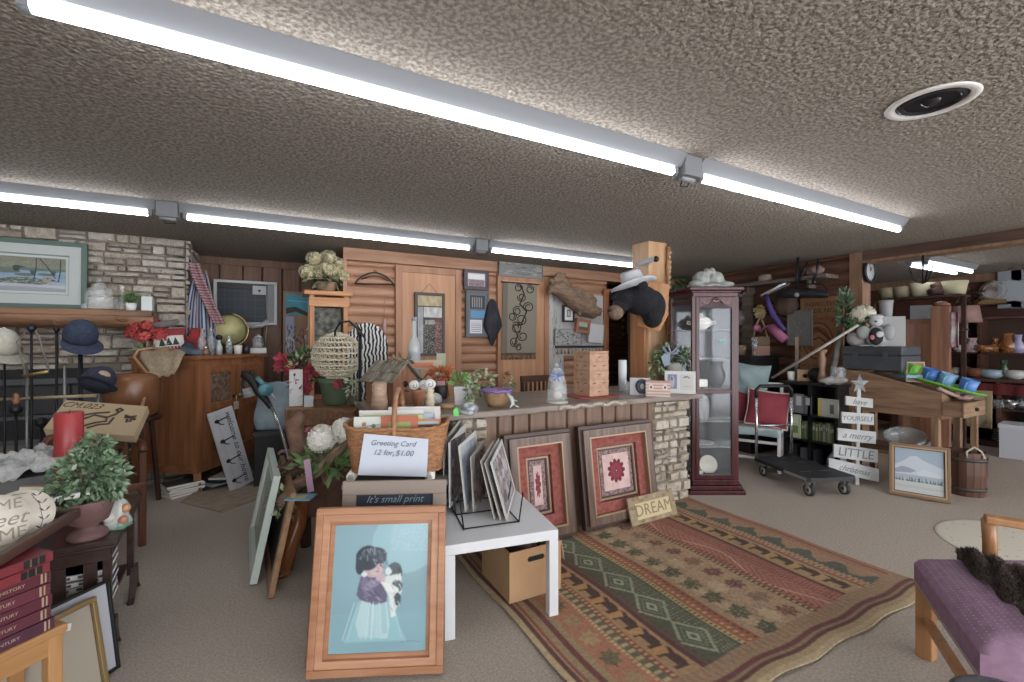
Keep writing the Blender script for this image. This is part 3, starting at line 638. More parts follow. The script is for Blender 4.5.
# mirror hung on door 1
cv = Cv(40, 90, '4a4642'); cv.rect(0, .82, 1, 1, 'a89a78'); cv.rect(0, 0, .22, .8, '9a9ea1'); cv.rect(.25, .62, 1, .8, 'b5b5b0'); cv.rect(.3, .5, .95, .58, '8e8c84'); cv.rect(.7, 0, 1, .62, '6a4a48'); cv.mottle(.3, 12)  # reflected room painted on the mirror as flat colour patches
cv.speck(cv.Y < .55, 'a8a49a', .2, .6)
wallpic('wall_mirror', 'narrow dark framed mirror hanging from a cord on the first door', 414, 293, 444, 356, [(.035, C('453a33', .5), .01)], cv, off=.08, cat='mirror')
t0 = bpy.data.objects['wall_mirror']
f = MB(); zt = PV(429, 293, VL-.08).z-t0.location.z; f.tube([(-.1, -.01, zt), (0, -.01, zt+.11), (.1, -.01, zt)], .003, C('6b5847'), 5); f.build('cord', t0)
cv = Cv(60, 50, '5c5058'); cv.rect(.1, .1, .9, .9, 'b8b4ae'); cv.rect(.12, .55, .88, .85, 'cfd0cf'); cv.rect(.15, .12, .85, .5, '8e7f82'); cv.speck((cv.Y < .5) & (cv.Y > .1), '5b3f47', .3)
wallpic('framed_photo', 'framed group photo hanging high on the log wall between the doors', 463, 270, 488, 290, [(.025, C('4c4146', .5), .01)], cv)
cv = Cv(50, 90, '686a70'); cv.rect(.1, .62, .9, .95, '3d4146'); cv.rect(.15, .4, .95, .58, '5790b4'); cv.rect(.1, .03, .75, .36, 'c6c8c8')
for i in range(6): cv.rect(.16, .07+.045*i, .68, .085+.045*i, '8d9196')
for i in range(5): cv.rect(.2+.12*i, .66, .26+.12*i, .9, '8c8a84')
wallpic('notice_board', 'tall grey collage frame with a blue strip, under the group photo', 465, 291, 488, 337, [(.03, C('5a5c60', .5), .01)], cv)
# dark cloth bundle
p = onwall(492, 318, .1)
f = MB(); f.lathe([(.02,.24),(.06,.18),(.1,.02),(.12,-.1),(.07,-.2),(.05,-.26),(.02,-.34),(.015,-.36)], m=mat('26262e', .9, 0, '38353e', 9), n=18, sy=.6, flute=.2, fn=5); single(f, 'hanging_bag', 'black bundled jacket hanging from a hook beside the second door', 'jacket', p, 0)
# tapestry on door 2
a, b = PV(503, 282, VL-.1), PV(537, 282, VL-.1); zt, zb = a.z, PV(518, 353, VL-.1).z; w = b.x-a.x
cv = Cv(110, 220, '7e7667'); cv.rect(0, 0, .14, 1, '5f5a4e', .7)
def scroll(cv, x, y, r, s, a0, c='2b2823', wd=.03, turns=1.35):
    pts = [(x+s*r*(1-.55*i/24)*math.cos(a0+turns*2*PI*i/24), y+r*(1-.55*i/24)*math.sin(a0+turns*2*PI*i/24)*.5) for i in range(25)]; cv.line(pts, wd, c)
for x, y, r, s, a0 in ((.45,.93,.12,1,0),(.78,.92,.13,-1,1),(.55,.8,.13,1,3),(.75,.66,.15,-1,0),(.42,.6,.14,1,1),(.28,.52,.13,-1,2),(.55,.48,.16,1,4),(.4,.36,.17,-1,1),(.6,.24,.15,1,2),(.35,.16,.14,-1,4),(.5,.08,.1,1,1)): scroll(cv, x, y, r, s, a0)
cv.line([(.5,.98),(.62,.85),(.5,.7),(.7,.6),(.55,.4),(.3,.4),(.45,.25),(.35,.1)], .04, '2b2823')
t = thing('wall_tapestry', 'olive tapestry with dark scrollwork hanging on the second door', 'tapestry', (a.x, VL-.1, zb), 0)
f = MB(); f.canvas(cv.a, (0,0,0), (w,0,0), (0,0,zt-zb), vcol(.95), lambda p, s, q: Vector((p.x-.02*(1-q), p.y-.012*math.sin(s*9)*(1.2-q), p.z))); f.build('cloth', t, th=.004, normals=False)
f = MB()
for i in range(34):
    x = w*i/33-.02; f.tube([(x, 0, 0), (x+random.uniform(-.006,.006), -.004, -.04), (x+random.uniform(-.01,.01), 0, -.085)], .004, C('5c564a', .95), 4)
f.build('fringe', t)
f = MB(); f.cyl((-.03,0,zt-zb), (w+.03,0,zt-zb), .009, DARKM); f.build('rod', t)
# grey relief board above door 2
cv = Cv(100, 40, '7b7b78'); 
for i in range(26): scroll(cv, random.random(), random.uniform(.15,.9), random.uniform(.04,.1), 1, random.random()*6, random.choice(('5c5d5c','94948f','6a6a68')), .014)
wallpic('relief_board', 'grey patterned panel resting on top of the second door frame', 498, 259.5, 542, 278, [(.012, C('6b6b68'), .004)], cv, off=.07)
# toile wall hanging with pinned pictures
a, b = PV(549, 360, VL-.08), PV(604, 360, VL-.08); zt, zb = PV(576, 290, VL-.08).z, PV(576, 392, VL-.08).z; w = b.x-a.x
cv = Cv(150, 220, 'aaa9a6'); r_ = random.Random(5)
for i in range(90):
    x, y = r_.random(), r_.random(); c = r_.choice(('5f6266','777a7e','8c8e91'))
    for j in range(3): cv.ell(x+r_.uniform(-.03,.03), y+r_.uniform(-.02,.02), r_.uniform(.006,.03), r_.uniform(.004,.014), c, .9, r_.random()*3)
t = thing('toile_hanging', 'white and grey printed fabric hanging on the log wall right of the second door', 'fabric hanging', (a.x, VL-.08, zb), 0)
f = MB(); f.canvas(cv.a, (0,0,0), (w*.24,0,0), (0,0,zt-zb), vcol(.95), lambda p, s, q: Vector((p.x, p.y-.012*math.sin(s*8), p.z))); f.canvas(Cv(90, 100, 'aaa9a6').a, (w*.24,0,(zt-zb)*.36), (w*.74,0,0), (0,0,(zt-zb)*.6), vcol(.95)); f.build('cloth', t, th=.003, normals=False)
cv2 = Cv(60, 44, '9b9b98')
for i in range(70): cv2.ell(r_.random(), r_.random(), r_.uniform(.02,.05), r_.uniform(.02,.06), r_.choice(('3f4348','55595e','77797c')), .9, r_.random()*3)
wallpic('wildlife_print', 'grey wildlife print pinned on the toile fabric, lower left', 554, 329, 581, 345, [(.006, C('8a8a86'), .002)], cv2, off=.11)
c3 = Cv(30, 44, 'c4c4c0'); c3.rect(.3, .25, .75, .8, '5a5d60'); c3.rect(.4, .35, .65, .7, 'a8a8a4')
wallpic('small_framed_drawing', 'small black framed drawing pinned on the toile fabric', 562, 305.5, 573, 322, [(.022, BLACK, .01)], c3, off=.12)
c4 = Cv(30, 30, '9aa890'); c4.rect(0, 0, 1, .4, '4e5a45')
wallpic('orange_framed_picture', 'small orange framed picture tilted on the toile fabric', 574, 319, 588, 333, [(.045, C('9c5a42', .5), .012)], c4, off=.13, roll=.12)
c5 = Cv(40, 40, 'bfc0c2')
wallpic('blank_board', 'plain pale board pinned beside the passage opening', 587, 324, 602, 343, [(.006, C('b0b0b0'), .002)], c5, off=.14, roll=.08)
# peg rack with hanging bells under the prints
a, b = PV(556, 347, VL-.1), PV(604, 347, VL-.1); w = b.x-a.x
t = thing('peg_rack', 'dark rail with a row of small tan tassels under the pinned prints', 'rack', (a.x, VL-.1, a.z), 0)
f = MB(); f.span((0,0,-.015), (w,.03,.015), DARKM); f.build('rail', t)
for i in range(14): f = MB(); f.lathe([(.004,-.02),(.012,-.05),(.017,-.09),(.008,-.1)], (w*(i+.5)/14, -.005, 0), C(('a5875c','8d6f4a')[i % 2]), 8); f.build('tassel', t)
# driftwood
a = P(545, 294, 5.75)
DRIFT = mat('8a7058', .9, 0, '6a5444', 9, (1,3,3), .01, 18, key='drift')
f = MB(); pts = [(-.35,0,.12),(-.2,-.02,.14),(0,0,.02),(.2,.02,-.1),(.42,0,-.17),(.55,0,-.14)]
f.tube(pts, [.05,.11,.12,.12,.1,.04], DRIFT, 12); f.sph((-.15,0,.2), (.14,.06,.11), DRIFT, amp=1.2); f.tube([(-.2,0,.22),(-.17,-.02,.34),(-.1,-.03,.3)], [.05,.025,.01], DRIFT); f.tube([(.2,0,-.1),(.12,-.03,-.2),(.18,-.03,-.26)], [.05,.025,.01], DRIFT); f.sph((.1,0,.08), (.15,.07,.1), DRIFT, amp=.6, seed=3); f.sph((.3,0,-.03), (.16,.07,.12), DRIFT, amp=.5, seed=5); f.tube([(.45,0,-.12),(.52,-.03,-.22)], [.04,.02], DRIFT); f.tube([(-.3,0,.12),(-.38,-.03,.06)], [.04,.02], DRIFT)
o = single(f, 'driftwood', 'gnarled piece of driftwood mounted on the log wall beside the passage', 'driftwood', PV(570, 299, VL-.2), 0); remesh(o, .018, 1)
# in the passage: long mirror / dark frames
t = thing('snowshoe', 'brown framed panel with a row of shapes hanging in the dark passage', 'wall decor', PV(623, 320, VP_-.28), 0)
f = MB(); f.span((-.1,0,-.35), (.1,.03,.35), C('4b3a28')); f.span((.1,-.01,-.25), (.16,.03,.25), C('8f7a58')); f.build('board', t, bevel=.004)
for i in range(5): f = MB(); f.sph((0,-.01,-.26+.13*i), (.04,.02,.035), C('7c6338'), 8); f.build('knob', t)
# window unit, poster, shelf in the left alcove
v = VP_-.03
a, b = PV(214, 322, v), PV(277, 322, v); zt, zb = PV(240, 281, v).z, PV(240, 325, v).z; w, h = b.x-a.x, zt-zb
t = thing('window_unit', 'white framed wall unit with a dark glass panel in the back alcove', 'wall unit', (a.x, v, zb), 0)
f = MB(); bw = .035
for q in (((0,-.08,0),(w,0,bw)),((0,-.08,h-bw),(w,0,h)),((0,-.08,bw),(bw,0,h-bw)),((w-bw,-.08,bw),(w,0,h-bw))): f.span(*q, C('bfc0c0', .5))
f.build('frame', t, bevel=.006)
f = MB(); f.span((bw,-.02,bw), (w*.84,-.01,h-bw), C('2c353c', .5, spec=.3)); 
for i in range(1, 5): f.span((bw,-.023,h*i/5.2), (w*.8,-.02,h*i/5.2+.006), C('454f57')); f.span((w*.8*i/5,-.023,bw), (w*.8*i/5+.006,-.02,h-bw), C('454f57'))
f.build('glass_panel', t)
f = MB(); f.span((bw,-.05,h*.82), (w*.66,-.02,h-bw), BLACK); f.build('top_slot', t)
f = MB(); f.span((w*.84,-.05,bw), (w-bw,-.01,h-bw), C('85888a')); f.build('side_panel', t)
f = MB(); f.span((w*.6,-.06,h*.7), (w*.82,-.05,h*.9), C('b9bcbf')); f.prism([(-.02,.0),(.02,0),(0,-.04)], .002, BLACK, TX(w*.71,-.061,h*.81)); f.build('label_plate', t)
f = MB(); f.tube([(w*.4,-.06,.03),(w*.6,-.09,-.02),(w*.75,-.08,.0),(w*.85,-.06,.06)], .03, C('b5b8b6', .6), 8); f.tube([(w*.82,-.06,h*.7),(w*.84,-.07,.1),(w*.8,-.06,-.3)], .007, C('b0a998'), 5); f.build('drape', t)
cv = Cv(70, 150, 'a07c62'); cv.rect(.03, .65, .97, .98, '4e9ab0'); cv.mottle(.15, 7); cv.line([(.1,.88),(.9,.86)], .03, '7cc0cc'); cv.rect(.03, .02, .35, .62, '9aa2b5'); cv.poly([(.05,.66),(.4,.7),(.9,.62),(.9,.68),(.4,.78),(.05,.76)], '4d4540')
for i in range(60): cv.line([(r_.uniform(.03,.95), r_.uniform(.03,.6)), (r_.uniform(.03,.95), r_.uniform(.03,.6))][:1]*1+[(r_.uniform(.03,.95), r_.uniform(.03,.6))], .0, 'ffffff') if False else cv.ell(r_.uniform(.05,.95), r_.uniform(.03,.45), .05, .02, r_.choice(('b8bccb','4c5a8a','8a5a48','c9c4bc','6a4a3c')), .9, r_.random()*3)
wallpic('collage_poster', 'bright blue topped collage poster on the back wall of the alcove', 283, 292, 313, 356, [(.02, C('9c7a60'), .006)], cv, off=.06, v=VP_, cat='poster')
# hung clothing at the stone corner
p = PV(197, 268, 5.55); t = thing('hanging_shirt', 'striped blue and red shirt with scarf hanging at the corner of the stone wall', 'shirt', P(203, 352, 4.75), facing(P(203, 300, 4.7)))
cv = Cv(60, 160, 'a0a6b0')
for i in range(9): cv.rect(i/9, 0, i/9+.05, 1, ('2f3f66','7a3038')[i % 4 == 3])
cv.mottle(.2, 8)
f = MB(); f.canvas(cv.a, (-.17,0,0), (.3,0,0), (0,0,.82), vcol(.95), lambda p, s, q: Vector((p.x*(1-.65*q**2)-.02*q, p.y-.05*math.sin(s*13)*(1-.5*q), p.z-.06*math.sin(s*4)))); f.build('shirt', t, th=.004, normals=False)
cv = Cv(24, 120, 'a58f90'); cv.put((cv.Y*22 % 1) < .45, '8a4a50'); cv.speck(cv.X > 0, '5a3a48', .15)
f = MB(); f.canvas(cv.a, (-.13,-.07,.3), (.1,0,0), (0,0,.62), vcol(.95), lambda p, s, q: Vector((p.x+.22*(1-q)**1.2, p.y-.02*math.sin(s*9), p.z))); f.build('scarf', t, th=.006, normals=False)
f = MB(); f.sph((-.12,-.03,.93), (.02,.03,.035), BLACK, 8); f.build('hook', t)
# tall open pine shelf with dried hydrangeas on top
p = P(329, 290, 4.85); rz = 0
t = thing('pine_shelf', 'tall narrow pine shelf holding the dried hydrangeas', 'shelf', (p.x, p.y, 0), rz); H_ = P(329, 291, 4.85).z
f = MB()
for x in (-.19, .15): f.span((x, 0, 0), (x+.045, .045, H_-.04), PINE); f.span((x, .2, 0), (x+.045, .24, H_-.04), PINE)
f.build('post', t, bevel=.003)
f = MB(); f.span((-.25,-.04,H_-.05), (.24,.28,H_), PINEX); f.build('top', t, bevel=.01)
f = MB(); f.span((-.2,-.01,H_-.17), (.21,.02,H_-.07), PINEX); f.build('apron', t, bevel=.006)
for z in (.3, .8, 1.25): f = MB(); f.span((-.19,0,z), (.19,.24,z+.025), PINEX); f.build('shelf', t)
f = MB(); f.span((-.18,.2,1.3), (.18,.23,H_-.17), mat('8a8a7e', .7, 0, '3f4038', 14, key='shelfback')); f.build('back_panel', t)
t = thing('dried_hydrangeas', 'dried cream and green hydrangeas in a woven basket on the pine shelf', 'flower arrangement', (p.x-.01, p.y+.1, H_), 0)
f = MB(); f.lathe([(.08,0),(.11,.1),(.105,.1),(.07,.01)], m=mat('9a7a62', .9, 0, '7c604a', 60), n=20); f.build('basket', t)
f = MB()
for x, y, z, r in ((-.12,0,.35,.1),(.02,.0,.37,.11),(.14,0,.3,.1),(-.19,-.02,.2,.1),(0,-.06,.24,.1),(.17,-.03,.18,.1),(-.08,.02,.22,.1),(.08,0,.22,.1)): f.sph((x,y,z), r*.7, C('948a66', .9), 6, amp=.3); f.petals((x,y,z), (r*.95,r*.85,r*.8), 90, .024, [C('c4ba92', .9), C('b3ab80', .9), C('a59b74', .9), C('d0c4a2', .9)], 4)
f.build('blossoms', t)
f = MB(); f.leaves((0,-.02,.12), (.2,.12,.05), 34, .09, [C('66744f'), C('7f8763')]); f.build('leaves', t)
# ================================================================ FRONT CENTRE
# white side table
TB = Vector((1.07, 2.02, 0)); a = PZ(449, 637, 0); b = PZ(552, 615, 0)
rzT = math.atan2(b.y-a.y, b.x-a.x)
t = thing('side_table', 'plain white square side table holding the rack of matted prints', 'table', ((a.x+b.x)/2, (a.y+b.y)/2, 0), rzT)
TW = (b-a).length+.05; TD = .62; TH = .45; WT = C('ccced0', .35)
f = MB(); f.span((-TW/2, -.025, TH-.05), (TW/2, TD, TH), WT); f.build('tabletop', t, bevel=.003)
for x in (-TW/2+.025, TW/2-.025):
    for y in (0, TD-.025): f = MB(); f.span((x-.025, y-.025, 0), (x+.025, y+.025, TH-.05), WT); f.build('leg', t, bevel=.002)
def onT(x, y, z=TH): v = Vector((x, y, 0)); v.rotate(Euler((0,0,rzT))); return Vector(((a.x+b.x)/2+v.x, (a.y+b.y)/2+v.y, z))
# wire rack
t = thing('print_rack', 'black wire rack standing on the white side table among the matted prints', 'rack', onT(-.02, .12), rzT)
f = MB()
for x in (-.15, .15):
    f.tube([(x,0,.006),(x,.4,.006)], .004, DARKM, 5)
    for y in (0, .2, .4): f.tube([(x,y,.006),(x*1.15,y,.16)], .004, DARKM, 5)
for y in (0, .2, .4): f.tube([(-.15,y,.008),(.15,y,.008)], .004, DARKM, 5)
f.build('wire_frame', t)
# matted prints: near edge / far edge top and bottom in the photo
MATB = [C('a8a49c', .7), C('b9b7b2', .7), C('9d988f', .7)]
def printpanel(k, label, nt, nb, ft, fb, tn, tf, img, th=.006, m=None):
    A, B, Cc, D = P(nb[0], nb[1], tn), P(fb[0], fb[1], tf), P(ft[0], ft[1], tf), P(nt[0], nt[1], tn)
    A.z = max(A.z, TH+.004); B.z = max(B.z, TH+.004)
    o = A.copy(); q = [p-o for p in (A, B, Cc, D)]
    t = thing('matted_print', label, 'print', o, 0, 'matted prints on the white table')
    f = MB(); f.slab(q, th, MATB[k % 3]); f.build('mat_board', t)
    nr = (q[1]-q[0]).cross(q[3]-q[0]).normalized(); ux, uy = (q[1]-q[0]), (q[3]-q[0])
    f = MB(); f.canvas(img.a, q[0]+ux*.06+uy*.06+nr*.0015, ux*.86, ((q[3]-q[0])+(q[2]-q[1]))/2*.88, GPRINT); f.build('artwork', t, normals=False)
def artimg(seed, cols, n=40):
    r = random.Random(seed); cv = Cv(40, 50, cols[0])
    for i in range(n): cv.ell(r.random(), r.random(), r.uniform(.03,.15), r.uniform(.03,.14), r.choice(cols), .7, r.random()*3)
    return cv
printpanel(0, 'matted print at the far left of the rack, mostly hidden', (444,442), (444,506), (461,418), (462,490), 2.55, 3.0, artimg(1, ('8d8f92','6f757a','a5a6a8')))
printpanel(1, 'second matted print from the left with a dark cream edge', (449.5,443), (450,508), (466,422), (467,492), 2.5, 2.98, artimg(2, ('5a5664','8e8f95','38353d','77727c')))
printpanel(1, 'matted winter print with a pale blue sky, third from the left', (459,446), (466,512), (476,430), (482,494), 2.48, 2.95, artimg(3, ('a7b0bf','b9c1cc','8590a5')))
printpanel(2, 'matted reddish print in the middle of the rack', (471,457), (474,512), (485,440), (489,498), 2.48, 2.92, artimg(4, ('8a7f7a','6b4c4a','a39a94','7a6a68')))
printpanel(0, 'matted print just behind the rightmost pair, seen edge on', (481,461), (495,525), (494,440), (506,494), 2.43, 2.85, artimg(5, ('77746f','8e8b86')))
printpanel(2, 'matted print second from the right, leaning on the rightmost', (485,463), (501,527), (499,438), (511,492), 2.42, 2.87, artimg(6, ('8f8f8f','6a6c70')))
printpanel(1, 'rightmost matted print showing a grey winter forest scene', (491,462), (507,526), (502,439), (515.5,490), 2.42, 2.88, artimg(7, ('7e848b','a3a8ad','5b6066','8a8078','c0c3c6'), 120), m=1)
# ---------------------------------------------------------------- large painting of the child and puppy
c, rz, w = place2(PZ(311, 678, 0), PZ(441, 672, 0))
cv = Cv(150, 195, '779ca6'); cv.mottle(.12, 4); Yv = cv.Y
cv.put(cv.Y < .3, '7ba6b0', .5); cv.ell(.75, .85, .35, .25, '8bbcc6', .45)
S = lambda pts, c, k=1.: cv.poly(pts, c, k)
S([(.3,.4),(.62,.42),(.72,.2),(.8,.08),(.15,.08),(.22,.25)], '8fc0c8', .55); S([(.32,.42),(.58,.4),(.62,.2),(.6,.1),(.3,.12),(.26,.22)], 'b7d0d0', .6)
S([(.4,.4),(.44,.4),(.46,.12),(.4,.12)], '8db6bf', .6); S([(.52,.38),(.56,.38),(.6,.14),(.54,.14)], '86b2bc', .6)
S([(.27,.5),(.3,.6),(.38,.63),(.5,.6),(.58,.52),(.58,.38),(.46,.36),(.3,.4),(.26,.44)], '5d5873')
S([(.29,.52),(.33,.6),(.4,.52),(.46,.44),(.36,.42)], '6f6a86'); S([(.3,.5),(.36,.47),(.5,.52),(.5,.56),(.4,.55)], '877f99', .8)
cv.ell(.42, .66, .115, .085, 'b09aa0'); cv.ell(.45, .635, .07, .05, 'bda5a8'); cv.ell(.36, .73, .13, .1, '26313f'); cv.ell(.44, .755, .12, .06, '2b3746'); cv.ell(.28, .68, .05, .08, '2b3746'); cv.ell(.5, .73, .06, .05, '303c4b')
for i in range(26):
    x, y = .3+.26*random.random(), .7+.1*random.random(); cv.line([(x,y),(x+random.uniform(-.06,.06),y-random.uniform(.0,.07))], .008, random.choice(('4c5f70','1f2935','7c93a0')))
cv.ell(.43, .665, .016, .006, '3a3440'); cv.ell(.5, .668, .014, .006, '3a3440'); cv.ell(.475, .645, .01, .012, 'a4868c'); cv.ell(.47, .622, .022, .006, '8a5c66')
cv.ell(.5, .575, .05, .03, 'b59ea2'); cv.ell(.545, .55, .03, .035, 'b9a3a6')
cv.ell(.65, .63, .075, .06, '3b4c55'); cv.ell(.585, .62, .035, .03, 'c3cfce'); cv.ell(.7, .6, .035, .05, '2c3a42'); cv.ell(.61, .64, .008, .006, '10151a')
S([(.56,.58),(.72,.6),(.74,.48),(.7,.36),(.66,.28),(.62,.3),(.6,.42),(.54,.5)], 'c2cdca'); cv.ell(.68, .5, .06, .05, '4c5c62'); cv.ell(.69, .4, .04, .05, '3f4e56'); S([(.62,.4),(.66,.4),(.68,.27),(.63,.26)], 'ccd5d2')
S([(.5,.54),(.62,.52),(.7,.48),(.7,.45),(.58,.46)], 'd0d6d2'); cv.speck((cv.X > .6) & (cv.Y > .78), 'a8c8ce', .2, .5)
cv.blur(1)
r = random.Random(5)
for i in range(60): a_ = r.uniform(.3,3.0); x, y = .39+.1*math.cos(a_), .735+.075*math.sin(a_); cv.line([(x,y),(x+r.uniform(-.035,.035),y-r.uniform(.02,.06))], .005, r.choice(('55687a','1c2632','3a4a5a','8598a6')), .8)
for i in range(14): x = r.uniform(.24,.66); cv.line([(x,.38),(x+(x-.45)*.5,.1)], .012, r.choice(('cfe0e0','86b4bd','a9cbd0')), .35)
for i in range(12): x, y = r.uniform(.28,.5), r.uniform(.42,.58); cv.line([(x,y),(x+.05,y-.03)], .008, r.choice(('8d86a3','443f58','a59fb5')), .7)
for i in range(16): x, y = r.uniform(.58,.72), r.uniform(.34,.66); cv.line([(x,y),(x+.02,y-.03)], .007, r.choice(('dfe5e2','5a686e','a9b5b5')), .7)
cv.ell(.33,.6,.03,.02,'dce4e4',.7); cv.blur(1)
cv.line([(.74,.07),(.85,.075),(.93,.07)], .006, '5a8a96')
PINEF = wood('b07c58', '99623f', axis=0, scale=2.5); PL = wood('bd8a66', 'a87350', axis=0, scale=2.5)
for b_ in range(1):
    picture('framed_painting', 'large pine framed painting of a dark haired child holding a puppy', (c.x, c.y, .012), rz, .565, .672, .2, [(.03, PINEF, .012), (.03, PL, .0), (.018, PINEF, -.006)], cv, cat='painting', gloss=True, depth=.025)
cc = PZ(376, 676, 0)
bk = Vector((-math.sin(rz), math.cos(rz), 0)); sx = Vector((math.cos(rz), math.sin(rz), 0))
picture('spare_picture', 'reddish wooden frame leaning behind the painting of the child and puppy', (c+bk*.06-sx*.03)+Vector((0,0,.006)), rz, .565, .64, .2, [(.05, wood('8f5a3c', '744429', axis=2), .0)], Cv(10, 10, '6b5a4c'), depth=.02)
# chalkboard
cv = Cv(40, 40, '343a48'); cv.mottle(.2, 6)
t = picture('chalkboard', 'taupe framed chalkboard with faint writing standing behind the child painting', c+bk*.24+Vector((0,0,.012))+sx*.02, rz, .5, .725, .1, [(.065, C('8e8074', .7), .004)], cv, cat='chalkboard', depth=.02)
f = MB(); CH = C('82999f', .9)
f.text("It's small print", .048, TX(.0, -.022, .637), CH, .0004, shear=.4); f.text('8 x 10', .05, TX(.0, -.022, .565), CH, .0004, shear=.4); f.build('chalk_writing', t)
# grey plank chest below the basket
cb = P(392, 482, 2.62)
rz2 = math.atan2(b.y-a.y, b.x-a.x)
GREYW = wood('7b756e', '615c56', axis=0, rough=.8)
ctr = P(390, 470, 2.55); zt = .655
t = thing('plank_chest', 'weathered grey plank chest under the wicker basket', 'chest', (ctr.x, ctr.y-.13, 0), -.36)
f = MB()
for i in range(5): f.span((-.27, -.005, .02+i*.122), (.27, .015, .02+i*.122+.115), GREYW); f.span((-.27, .24, .02+i*.122), (.27, .26, .02+i*.122+.115), GREYW)
for x in (-.27, .255): f.span((x, .015, .02), (x+.015, .24, .63), GREYW)
f.build('body', t, bevel=.003)
f = MB(); f.span((-.28, -.02, .632), (.28, .27, zt), GREYW); f.build('lid', t, bevel=.003)
for x in (-.24, .24):
    for y in (.03, .23): f = MB(); f.span((x-.02, y-.02, 0), (x+.02, y+.02, .03), GREYW); f.build('foot', t)
for px, lb in ((351, 'rolled white cloth on the grey chest under the left end of the basket'), (430, 'rolled white cloth on the grey chest under the right end of the basket')):
    p = P(px, 474, 2.44); f = MB()
    for i in range(1): f.tube([(0, 0, .027), (0, .2, .027)], .026, PAPER, 14); f.tube([(.012*math.cos(s*.7)*s/12, -.003, .027+.012*math.sin(s*.7)*s/12) for s in range(18)], .003, C('b8b4a8', .8), 5)
    single(f, 'rolled_cloth', lb, 'cloth', (p.x, p.y, zt), -.36, 'rolled cloths')
# wicker basket
p = P(392, 470, 2.40); zb = zt+.052
WICK = mat('b27d52', .8, 0, '8d5d38', 30, (1, 1, 3.5), .006, 55, key='wicker'); WICKH = mat('a97b58', .7, 0, '8e6040', 30, key='wickerh')
t = thing('wicker_basket', 'wicker basket with a tall arched handle, full of cards, on the grey chest', 'basket', (p.x+.01, p.y, zb), -.42)
def rr(a, w, d, pw=4): c_, s_ = math.cos(a), math.sin(a); return (w*abs(c_)**(2/pw)*(1 if c_ > 0 else -1), d*abs(s_)**(2/pw)*(1 if s_ > 0 else -1))
f = MB(); NB = 120; rows = 22
vs_, fs_ = [], []
for r in range(rows+1):
    q = r/rows; w_, d_ = .238+.038*q, .12+.03*q; z = .235*q+.02*(q**3)*0
    for j in range(NB):
        a_ = 2*PI*j/NB; x, y = rr(a_, w_, d_); bmp = .005*math.sin(j*PI/2+(r % 2)*PI); n_ = Vector((math.cos(a_), math.sin(a_), 0))*bmp
        vs_.append((x+n_.x, y+.15+n_.y, z+.018*abs(math.cos(a_))**3*q))
for r in range(rows):
    for j in range(NB): fs_.append((r*NB+j, r*NB+(j+1) % NB, (r+1)*NB+(j+1) % NB, (r+1)*NB+j))
fs_.append(tuple(range(NB))[::-1]); f._add(vs_, fs_, WICK, smooth=True); f.build('body', t, th=.008, normals=False)
f = MB(); f.tube([(rr(2*PI*j/60, .28, .152)[0], rr(2*PI*j/60, .28, .152)[1]+.15, .238+.02*abs(math.cos(2*PI*j/60))**3+.003*math.sin(j*2)) for j in range(60)], .011, WICK, 8, closed=True); f.build('rim', t)
f = MB(); f.tube([(rr(2*PI*j/60, .24, .122)[0], rr(2*PI*j/60, .24, .122)[1]+.15, .006) for j in range(60)], .01, WICK, 8, closed=True); f.build('base_ring', t)
f = MB(); f.tube([(0, -.005, .1)]+[(.0, .15-.15*math.cos(PI*i/16), .24+.2*math.sin(PI*i/16)) for i in range(17)]+[(0, .305, .1)], .014, WICKH, 10); f.build('handle', t)
f = MB(); f.slab([(-.075-.11, -.012, .005), (.175, -.016, -.012), (.185, -.022, .19), (-.15, -.022, .225)], .001, C('c3cbd8', .7)); f.text('Greeting Card', .04, TX(.0, -.025, .17, ry=.06), C('6b7180'), .0003, shear=.3); f.text('12 for $1.00', .042, TX(.0, -.025, .12, ry=.06), C('6b7180'), .0003, shear=.3); f.build('paper_sign', t)
bx, by = p.x+.01, p.y
def inb(x, y, z): v = Vector((x, y, z)); v.rotate(Euler((0,0,-.42))); return Vector((bx+v.x, by+v.y, zb+z))
def card(label, x, y, w, h, col, z=.06, lean=.06, roll=0, deco=None, m=None, name='greeting_card'):
    f = MB(); f.span((-w/2, 0, 0), (w/2, .004, h), C(col, .7)); f.span((-w/2+.004, .004, 0), (w/2-.004, .007, h-.003), PAPER)
    if deco: deco(f, w, h)
    single(f, name, label, 'card', inb(x, y, z), -.42, 'cards in the wicker basket', lean=lean, roll=roll)
def dflow(f, w, h):
    for i in range(3): f.sph((-.04+.05*i, -.001, h-.04-.01*i), (.012, .002, .012), C(('a56a52','6d7560','b5785c')[i]), 6)
    f.tube([(-.07,-.002,h-.075),(-.02,-.002,h-.05),(.05,-.002,h-.04)], .002, C('6d7560'), 4)
card('white card with a floral sprig at the left front of the basket', -.13, .05, .19, .24, 'c4c8bf', deco=dflow)
card('orange card with a green label in the middle front of the basket', .02, .045, .2, .245, 'b5654a', deco=lambda f, w, h: (f.span((-.06,-.002,h-.09), (.06,0,h-.035), C('8a9a55')), f.span((-.05,-.003,h-.08),(.05,-.001,h-.07), C('c9c39a'))))
card('card with an orange border and dark picture at the right of the basket', .17, .06, .14, .22, 'c07a4a', deco=lambda f, w, h: (f.span((-.05,-.002,h-.1), (.05,0,h-.03), C('463f42')), f.span((-.055,-.003,h-.025), (.06,0,h-.012), C('8fb0bc'))))
card('long yellow green card standing in the second row of the basket', -.02, .1, .32, .24, 'b9b96c')
card('wide white card standing across the third row of the basket', -.04, .14, .36, .26, 'd0d0cb')
card('pale blue card at the right of the third row in the basket', .14, .13, .16, .24, 'a5b7c2')
card('white envelope at the very back of the basket', .08, .2, .3, .27, 'cfcfca')
card('narrow white tag sticking up at the right end of the basket', .22, .12, .03, .28, 'c7bdb6')
